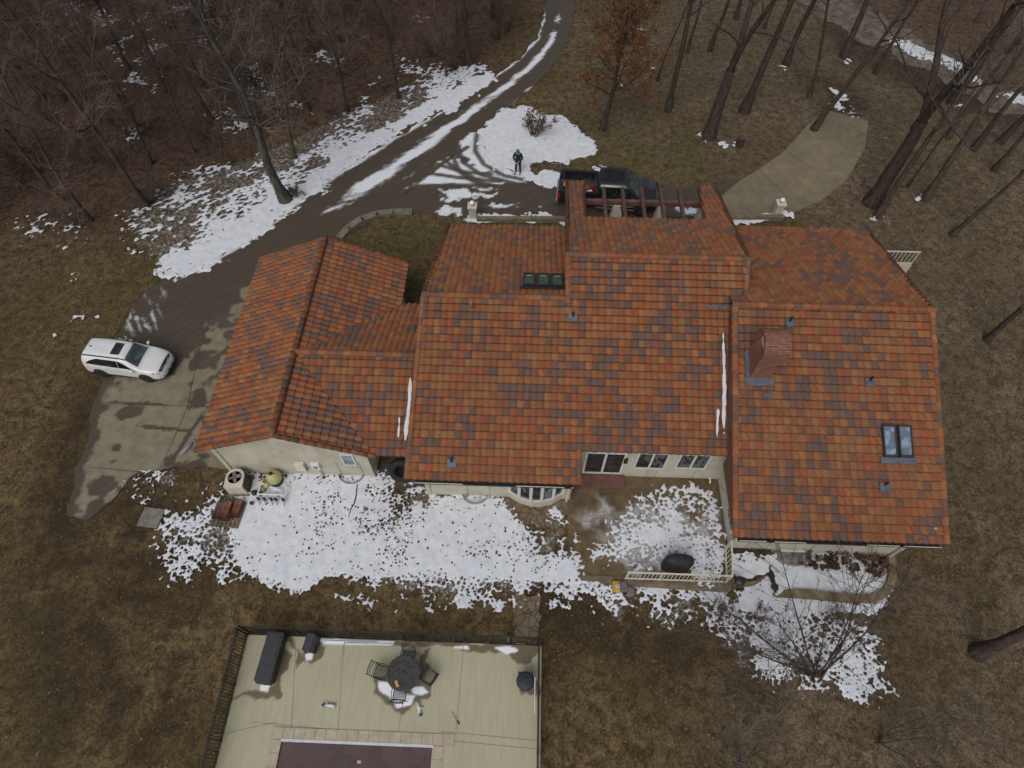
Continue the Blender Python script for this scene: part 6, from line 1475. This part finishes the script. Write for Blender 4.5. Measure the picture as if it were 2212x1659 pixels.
class TM:      # fast tube collector (tapered, n-sided)
    def __init__(s): s.V=[];s.Fc=[];s.n=0
    def tube(s,P,r,n):
        P=np.asarray(P,float); k=len(P); T=np.gradient(P,axis=0); T/=np.linalg.norm(T,axis=1)[:,None]+1e-9
        ref=np.array([0,0,1.]) if abs(T[0,2])<.9 else np.array([1.,0,0])
        A=np.cross(T,ref); A/=np.linalg.norm(A,axis=1)[:,None]+1e-9; B=np.cross(A,T)
        w=2*np.pi*np.arange(n)/n
        R_=np.asarray(r)[:,None,None]
        V=P[:,None,:]+R_*(A[:,None,:]*np.cos(w)[None,:,None]+B[:,None,:]*np.sin(w)[None,:,None])
        s.V.append(V.reshape(-1,3)); i=np.arange(k-1)[:,None]*n; j=np.arange(n)[None,:]; j2=(j+1)%n
        s.Fc.append((np.stack([i+j,i+n+j,i+n+j2,i+j2],-1).reshape(-1,4))+s.n); s.n+=k*n
    def build(s,name,mat,parent,smooth=True):
        V=np.concatenate(s.V);Fc=np.concatenate(s.Fc); me=bpy.data.meshes.new(name)
        me.vertices.add(len(V)); me.vertices.foreach_set('co',V.astype(np.float32).ravel())
        me.loops.add(len(Fc)*4); me.loops.foreach_set('vertex_index',Fc.astype(np.int32).ravel())
        me.polygons.add(len(Fc)); me.polygons.foreach_set('loop_start',np.arange(0,len(Fc)*4,4,dtype=np.int32)); me.polygons.foreach_set('use_smooth',np.full(len(Fc),smooth))
        me.update(calc_edges=True); me.materials.append(mat); o=bpy.data.objects.new(name,me); COL.objects.link(o); o.parent=parent; return o
def curve_branch(rg,p,d,L,k,wob,up):
    P=[np.array(p,float)]; d=np.array(d,float)
    for i in range(k):
        d=d+rg.normal(0,wob,3)+np.array([0,0,up]); d/=np.linalg.norm(d); P.append(P[-1]+d*L/k)
    return np.array(P)
def perp(rg,d):
    a=rg.normal(0,1,3); a-=d*a.dot(d); return a/np.linalg.norm(a)
def make_tree(label,group,H,r0,seed,mats,first=.35,spread=.33,nb=16,lean=(0,0),fork=0,twigs=1.0,name='bare_tree',wob=.05,leaves=None,fine=1.0,asc=.75):
    rg=np.random.default_rng(seed); root=thing(name,label,'tree',(0,0,0),0,group); T=TM(); C=TM(); tips=[]
    stems=[]
    if fork:
        P=curve_branch(rg,(0,0,-.2),(lean[0],lean[1],1),H*fork,5,wob*.4,.05); r1=r0*.8
        T.tube(P,np.linspace(r0*1.25,r1,len(P))*np.array([1.45]+[1]*(len(P)-1)),9); a=rg.uniform(0,6.28)
        for q in range(2):
            dd=np.array([math.cos(a+q*math.pi)*.35,math.sin(a+q*math.pi)*.35,1])+np.array([lean[0],lean[1],0])
            S=curve_branch(rg,P[-1],dd,H*(1-fork)*(1 if q==0 else .9),7,wob,.06); stems.append((S,np.linspace(r1*.75,r0*.10,len(S)),.10))
    else:
        S=curve_branch(rg,(0,0,-.2),(lean[0],lean[1],1),H,9,wob,.08); rr=np.linspace(1,.10,len(S))**.9*r0; rr[0]*=1.7; stems.append((S,rr,first))
    for (S,rr,f0) in stems:
        T.tube(S,rr,8); Ls=np.linalg.norm(np.diff(S,axis=0),axis=1).sum(); m=len(S)-1
        for b in range(nb if not fork else int(nb*.62)):
            u=f0+(1-f0)*((b+rg.uniform(0,1))/(nb if not fork else int(nb*.62))); u=min(u,.98); i=min(int(u*m),m-1); f=u*m-i
            p=S[i]*(1-f)+S[i+1]*f; rb=(rr[i]*(1-f)+rr[i+1]*f); d=S[i+1]-S[i]; d/=np.linalg.norm(d)
            dd=perp(rg,d)+d*rg.uniform(asc*.5,asc*1.35); dd/=np.linalg.norm(dd)
            L=H*spread*(1.15-u*.75)*rg.uniform(.65,1.25); r1=min(rb*.5,.008+L*.012)
            B=curve_branch(rg,p,dd,L,5,.13,.06); (T if r1>.03 else C).tube(B,np.linspace(r1,.010,6),5)
            n2=max(3,int(L*2.6*twigs))
            for c in range(n2):
                u2=rg.uniform(.18,1); i2=min(int(u2*5),4); f2=u2*5-i2; p2=B[i2]*(1-f2)+B[i2+1]*f2; d2=B[i2+1]-B[i2]; d2/=np.linalg.norm(d2)
                e=perp(rg,d2)*rg.uniform(.5,1.1)+d2*rg.uniform(.4,1); e/=np.linalg.norm(e); L2=L*rg.uniform(.18,.45)*(1.2-u2*.5)
                Q=curve_branch(rg,p2,e,L2,3,.18,.05); C.tube(Q,np.linspace(max(.008,r1*.35),.005,4),3)
                for t in range(max(2,int(L2*4.2*fine))):
                    u3=rg.uniform(.15,1); i3=min(int(u3*3),2); f3=u3*3-i3; p3=Q[i3]*(1-f3)+Q[i3+1]*f3; d3=Q[i3+1]-Q[i3]; d3/=np.linalg.norm(d3)+1e-9
                    g=perp(rg,d3)*rg.uniform(.4,1)+d3*rg.uniform(.4,1); g/=np.linalg.norm(g); L3=rg.uniform(.25,.85)*min(1,L2+.2)
                    C.tube([p3,p3+g*L3*.5+rg.normal(0,.03,3),p3+g*L3+rg.normal(0,.05,3)],[.0060,.0050,.0035],3); tips.append(p3+g*L3*.7)
    T.build('trunk',mats[0],root); C.build('crown',mats[1],root,False)
    if leaves:
        ncl,mat,z0=leaves; tp=np.array([q for q in tips if q[2]>z0]); Vx=[];Fx=[]; cl=[]
        for k in range(ncl):
            q=tp[rg.integers(len(tp))]+rg.normal(0,.10,3); a=rg.normal(0,1,3); a/=np.linalg.norm(a); b=perp(rg,a); s=rg.uniform(.035,.075)
            c_=np.cross(a,b)*s*.6; a=a*s; n=len(Vx); Vx+=[q-a,q+c_,q+a,q-c_]; Fx.append((n,n+1,n+2,n+3)); cl.append(rg.uniform(0,1))
        me=bpy.data.meshes.new('leaves'); me.from_pydata([tuple(v) for v in Vx],[],Fx); me.materials.append(mat); at_=me.attributes.new('tone','FLOAT','FACE'); at_.data.foreach_set('value',np.array(cl,dtype=np.float32)); o=bpy.data.objects.new('leaves',me); COL.objects.link(o); o.parent=root; o['kind']='stuff'
    return root
def leafm(name,a,b):
    t=NT(name); c=t.mix(t.attr('tone'),a,b); return t.done(c,.9,0,.1)
LF_OR=leafm('orange_oak_leaves',(.080,.036,.016),(.205,.085,.032)); LF_BR=leafm('brown_dead_leaves',(.06,.030,.018),(.17,.095,.050))
rg0=np.random.default_rng(11)
def put(o,px,py,s=1.0,rz=None,label=None):
    c=atg(px,py); o.location=(c.x,c.y,c.z-.05); o.scale=(s,s,s); o.rotation_euler=(0,0,rg0.uniform(0,6.28) if rz is None else rz)
    if label: o['label']=label
    return o
# --- trees one can tell apart
L1=make_tree('tall grey lichen covered tree with crooked limbs standing in the snow bank by the driveway',None,13.5,.30,101,(BK_G,TW_G),first=.34,spread=.36,nb=22,wob=.07,lean=(-.02,.03)); put(L1,618,432,1,0)
OAK=make_tree('small oak still holding orange brown leaves on the lawn above the truck',None,10.5,.17,107,(BK_D,TW_B),first=.22,spread=.42,nb=32,leaves=(12000,LF_OR,.8),name='oak_tree'); put(OAK,1302,278,1,.4)
GW='bare dark trees of the right hand woods'
SPEC=[(1443,238,15,.19,0,'slim straight dark trunk on the lawn behind the truck hood'),(1530,294,16,.33,.30,'thick dark trunk forking low, nearest the tree stump'),(1607,240,16,.27,0,'dark leaning trunk right of the low forking tree'),
 (1698,140,14,.22,0,'dark trunk at the end of the muddy track left of the concrete drive'),(1756,280,13,.19,0,'slender bowed trunk growing at the top end of the concrete drive'),(1823,122,15,.25,0,'tall dark trunk standing left of the snowy woodland track'),
 (1891,158,11,.14,0,'small dark tree at the edge of the snowy woodland track'),(2055,222,14,.24,0,'dark trunk leaning right below the snow strip in the right woods'),(1885,438,17,.37,.34,'biggest forking tree right of the concrete drive'),
 (1896,466,13,.19,0,'grey brown trunk close in front of the biggest forking tree'),(1963,402,9,.075,0,'pole thin dark tree right of the biggest forking tree'),(1999,430,13,.21,0,'pale brown trunk third to the right of the concrete drive'),
 (2103,322,13,.17,0,'slim trunk right of the leaning dark trunk in the right woods'),(2147,368,11,.14,0,'thin trunk near the right edge at the level of the concrete drive'),(2053,508,9,.14,0,'small tilted tree on open leaf litter above the balcony'),
 (2132,735,9.5,.15,.3,'small dark forked tree right of the house roof'),(2112,1412,14,.24,0,'thick dark trunk at the lower right edge beyond the retaining wall')]
for i,(px,py,H,r,fk,lab) in enumerate(SPEC):
    ln=(rg0.uniform(-.03,.03),rg0.uniform(-.02,.05)) if i not in (4,14) else (.22,.05)
    o=make_tree(lab,None,H,r,200+i,(BK_D if i not in (9,11) else BK_B,TW_G if i%3 else TW_B),first=.42 if not fk else .2,spread=.30,nb=14,fork=fk,twigs=.75,fine=.7,wob=.055 if i not in (4,14) else .09,lean=ln); put(o,px,py,1,0)
# --- prototypes and their copies
FG='bare trees of the dense left hand wood'; FL='bare grey brown tree in the dense wood left of the driveway'
PROT=[make_tree(FL,FG,11.0+1.1*i,.095+.015*i,300+i,((BK_B,BK_D,BK_B)[i%3],TW_B),first=.24,spread=.29,nb=24,twigs=1.45,wob=.07,fine=2.3) for i in range(6)]
spots=[(202,353),(326,353),(195,475),(637,342),(300,275),(355,200),(420,330),(750,240),(118,420),(60,330),(1014,140),(985,122),(965,165),(860,210),(1060,40),(760,130),(555,300)]
pts=[tuple(at(*s).xy) for s in spots]; FPt=np.array(FOREST)
tries=0
while len(pts)<140 and tries<9000:
    tries+=1; x,y=rg0.uniform(-60,3),rg0.uniform(24,80)
    xa=np.array([x]);ya=np.array([y])
    if sdist(xa,ya,FOREST)[0]<1.2 or sdist(xa,ya,ROADP)[0]>-2.6: continue
    if min((x-a)**2+(y-b)**2 for a,b in pts)<2.5**2: continue
    pts.append((x,y))
first=[True]*len(PROT)
for i,(x,y) in enumerate(pts):
    k=i%len(PROT); o=PROT[k] if first[k] else copy_tree(PROT[k]); first[k]=False
    s=rg0.uniform(.70,1.12); o.location=(x,y,-.05); o.scale=(s,s,s*rg0.uniform(.9,1.1)); o.rotation_euler=(rg0.uniform(-.07,.07),rg0.uniform(-.07,.07),rg0.uniform(0,6.28))
RL='slender bare dark tree deeper in the right hand woods'
PR2=[make_tree(RL,GW,12.5+1.2*i,.12+.025*i,400+i,((BK_D,BK_B,BK_D)[i],(TW_G,TW_B,TW_G)[i]),first=.45,spread=.26,nb=13,twigs=.8,fine=.8) for i in range(3)]
spots=[(1419,173),(1484,113),(1533,108),(1749,209),(2046,297),(2160,306),(1970,277),(1360,66),(1590,40),(1650,60)]
pts2=[tuple(at(*s).xy) for s in spots]; tries=0
while len(pts2)<70 and tries<6000:
    tries+=1; x,y=rg0.uniform(6,58),rg0.uniform(32,82)
    xa=np.array([x]);ya=np.array([y])
    if sdist(xa,ya,FOREST2)[0]<.5 and not (y>56 or (x>36 and y>34)): continue
    if min((x-a)**2+(y-b)**2 for a,b in pts2)<3.2**2 or sdist(xa,ya,ROADP)[0]>-2.5: continue
    pts2.append((x,y))
first=[True]*3
for i,(x,y) in enumerate(pts2):
    k=i%3; o=PR2[k] if first[k] else copy_tree(PR2[k]); first[k]=False
    s=rg0.uniform(.72,1.15); o.location=(x,y,gz(x,y)-.05); o.scale=(s,s,s); o.rotation_euler=(rg0.uniform(-.06,.06),rg0.uniform(-.03,.09),rg0.uniform(0,6.28))
# --- undergrowth and shrubs
def make_shrub(label,group,H,n,seed,mats,spread=.6,leaves=None,cat='shrub',name='bare_shrub',tw=1.0,r=.03):
    rg=np.random.default_rng(seed); root=thing(name,label,cat,(0,0,0),0,group); T=TM(); C=TM(); tips=[]
    for k in range(n):
        a=rg.uniform(0,6.28); d=np.array([math.cos(a)*spread*rg.uniform(.3,1.2),math.sin(a)*spread*rg.uniform(.3,1.2),1]); d/=np.linalg.norm(d); L=H*rg.uniform(.7,1.1)
        P=curve_branch(rg,(rg.normal(0,.06),rg.normal(0,.06),-.05),d,L,6,.10,.05); T.tube(P,np.linspace(r*rg.uniform(.7,1.2),.008,7),5)
        for b in range(int(L*2.6*tw)):
            u=rg.uniform(.25,1); i=min(int(u*6),5); f=u*6-i; p=P[i]*(1-f)+P[i+1]*f; dd=P[i+1]-P[i]; dd/=np.linalg.norm(dd); e=perp(rg,dd)*.8+dd*rg.uniform(.5,1.1); e/=np.linalg.norm(e)
            L2=L*rg.uniform(.15,.42); Q=curve_branch(rg,p,e,L2,4,.13,.06); C.tube(Q,np.linspace(.012,.006,5),3)
            for t in range(int(2+L2*4)):
                i3=rg.integers(0,4); p3=Q[i3]+(Q[i3+1]-Q[i3])*rg.uniform(0,1); d3=Q[i3+1]-Q[i3]; d3/=np.linalg.norm(d3); g=perp(rg,d3)*.7+d3; g/=np.linalg.norm(g); L3=rg.uniform(.15,.5)*min(1,H/3)
                C.tube([p3,p3+g*L3*.5+rg.normal(0,.02,3),p3+g*L3],[.007,.006,.004],3); tips.append(p3+g*L3*.7)
    T.build('stem',mats[0],root); C.build('twigs',mats[1],root,False)
    if leaves:
        ncl,mat=leaves; tp=np.array(tips); Vx=[];Fx=[];cl=[]
        for k in range(ncl):
            q=tp[rg.integers(len(tp))]+rg.normal(0,.06,3); a=rg.normal(0,1,3); a/=np.linalg.norm(a); b=perp(rg,a); s=rg.uniform(.03,.06); c_=np.cross(a,b)*s*.6; a=a*s; m=len(Vx); Vx+=[q-a,q+c_,q+a,q-c_]; Fx.append((m,m+1,m+2,m+3)); cl.append(rg.uniform(0,1))
        me=bpy.data.meshes.new('leaves'); me.from_pydata([tuple(v) for v in Vx],[],Fx); me.materials.append(mat); at_=me.attributes.new('tone','FLOAT','FACE'); at_.data.foreach_set('value',np.array(cl,dtype=np.float32)); o=bpy.data.objects.new('leaves',me); COL.objects.link(o); o.parent=root; o['kind']='stuff'
    return root
put(make_shrub('bare many stemmed small tree rising from broken snow below the long retaining wall',None,6.6,11,501,(BK_D,TW_D),.66,name='bare_tree',cat='tree',r=.042,tw=1.15),1760,1468,1,0).rotation_euler=(R(-30),R(-20),0)
put(make_shrub('young bare tree with grey twigs at the bottom edge right of the pool',None,5.0,6,502,(BK_G,TW_G),.6,name='bare_tree',cat='tree',r=.035),1600,1640,1,0)
put(make_shrub('thin bare grey tree on the lawn at the lower right',None,4.6,5,503,(BK_G,TW_G),.6,name='bare_tree',cat='tree',r=.03),1900,1600,1,0)
put(make_shrub('brown leafed shrub in the snow beside the driveway fork',None,1.5,14,504,(BK_D,TW_B),.8,(1500,LF_BR),r=.02),1152,296,1.1,0)
put(make_shrub('low brown brush pile at the foot of the tall lichen covered tree',None,.8,12,505,(BK_D,TW_B),1.0,(500,LF_BR),r=.02),638,424,1,0)
put(make_shrub('low bare shrub with dead leaves in the bed beside the railing',None,.8,14,506,(BK_D,TW_D),1.0,(600,LF_BR),r=.014),1615,1198,.9,0)
bs=make_shrub('low bare rose like shrub with dead leaves along the east wing wall',"low shrubs along the east wing wall",.8,12,507,(BK_D,TW_D),1.0,(420,LF_BR),r=.014)
for i,(px,py) in enumerate(((1745,1207),(1790,1212),(1830,1213),(1870,1218),(1895,1232))):
    put(bs if i==0 else copy_tree(bs),px,py,rg0.uniform(.75,1.0))
for i,(px,py,lab) in enumerate(((1560,1318,'small dark tuft of brush on the broken snow under the patio corner'),(1640,1330,'dark tuft of brush left of the bare many stemmed tree'),(1810,1330,'brown tuft of brush under the long retaining wall'))):
    put(make_shrub(lab,None,.9,9,520+i,(BK_D,TW_B),1.0,(250,LF_BR),r=.014),px,py,.8,0)
UG='thin undergrowth bushes of the left wood'; ug=[make_shrub('thin leafless undergrowth bush on the leafy wood floor',UG,2.4,11,530+i,(BK_B,TW_B),.8,r=.018,tw=1.5) for i in range(3)]
n=0;tries=0; fst=[True]*3
while n<230 and tries<5000:
    tries+=1; x,y=rg0.uniform(-50,1),rg0.uniform(25,66); xa=np.array([x]);ya=np.array([y])
    if sdist(xa,ya,FOREST)[0]<.8 or sdist(xa,ya,ROADP)[0]>-2.2: continue
    k=n%3; o=ug[k] if fst[k] else copy_tree(ug[k]); fst[k]=False; s=rg0.uniform(.6,1.3); o.location=(x,y,-.03); o.scale=(s,s,s); o.rotation_euler=(0,0,rg0.uniform(0,6.28)); n+=1
# ================================================================== FALLEN LEAVES
def leaf_sheet(name,label,X,Y,Z,size,mat,seed):
    rg=np.random.default_rng(seed); n=len(X); a=rg.uniform(0,6.28,n); s=size*rg.uniform(.55,1.25,n); w=s*rg.uniform(.45,.8,n); tz=rg.uniform(-.4,.4,n); t2=rg.uniform(-.4,.4,n)
    dx,dy=np.cos(a),np.sin(a)
    P=np.stack([np.stack([X-dx*s,Y-dy*s,Z+.012-tz*s],-1),np.stack([X+dy*w,Y-dx*w,Z+.016+t2*w],-1),np.stack([X+dx*s,Y+dy*s,Z+.012+tz*s],-1),np.stack([X-dy*w,Y+dx*w,Z+.016-t2*w],-1)],1)
    V=P.reshape(-1,3); V[:,2]=np.maximum(V[:,2],np.repeat(Z,4)+.004)
    me=bpy.data.meshes.new(name); me.vertices.add(n*4); me.vertices.foreach_set('co',V.astype(np.float32).ravel()); me.loops.add(n*4); me.loops.foreach_set('vertex_index',np.arange(n*4,dtype=np.int32)); me.polygons.add(n); me.polygons.foreach_set('loop_start',np.arange(0,n*4,4,dtype=np.int32)); me.update(calc_edges=True)
    at_=me.attributes.new('tone','FLOAT','FACE'); at_.data.foreach_set('value',rg.uniform(0,1,n).astype(np.float32)); me.materials.append(mat)
    o=bpy.data.objects.new(name,me); COL.objects.link(o); tag(o,label,'leaves',kind='stuff')
LF_TAN=leafm('tan_fallen_leaves',(.075,.052,.032),(.185,.140,.094)); LF_DK=leafm('dark_wet_leaves',(.030,.022,.017),(.10,.072,.05))
rgl=np.random.default_rng(77)
def scatter(n,x0,x1,y0,y1,dens):
    x=rgl.uniform(x0,x1,n);y=rgl.uniform(y0,y1,n); k=rgl.uniform(0,1,n)<dens(x,y); return x[k],y[k]
HOUSEF=[(-13.2,11.3),(-4.1,11.3),(-4.1,10.5),(2.1,10.5),(2.1,7.2),(8.8,7.2),(8.8,8.7),(15.9,8.7),(15.9,24.4),(-4,24.4),(-13.2,22)]
HARD=[PAD,ROADP,CROSS,CONC,HOUSEF,[(DX0,-9),(DX1,-9),(DX1,DY1),(DX0,DY1)]]
def lawn_d(x,y):
    d=np.full(x.shape,.30); d=np.maximum(d,a_pale(x,y)*.95); d=np.maximum(d,a_litter(x,y)*.7)
    d*=np.clip(fbm(x*.5,y*.5,88)*1.5,.25,1.2); d*=1-.75*a_mud(x,y)
    for q in HARD: d=np.where(sdist(x,y,q)>.05,.004,d)
    return d
x,y=scatter(230000,-46,42,-2,60,lawn_d); print('leaves',len(x)); leaf_sheet('fallen_leaves','pale tan leaves scattered over lawn and wood floor',x,y,GZ(x,y)-.02,.052,LF_TAN,1)
def snow_d(x,y):
    m=np.zeros_like(x,bool)
    for f in SNOWF: m|=f(x,y)>0
    d=np.where(m,.05+.35*np.clip((fbm(x*.6,y*.6,89)-.60)*3.5,0,1),0); return d
x,y=scatter(26000,-11.5,16,2.5,11.6,snow_d); leaf_sheet('snow_leaves','dark wet leaves melted into the snow behind the house',x,y,np.maximum(GZ(x,y),np.where((x>2)&(x<8.8)&(y>7.2),.03,-9))+.075,.055,LF_DK,2)
x,y=scatter(60000,-36,5,20,46,lambda x,y:snow_d(x,y)*.30*np.where(sdist(x,y,A1)>-.3,.15,1)); leaf_sheet('snow_leaves','dark leaves and stems poking through the snow bank by the driveway',x,y,x*0+.07,.075,LF_DK,3)
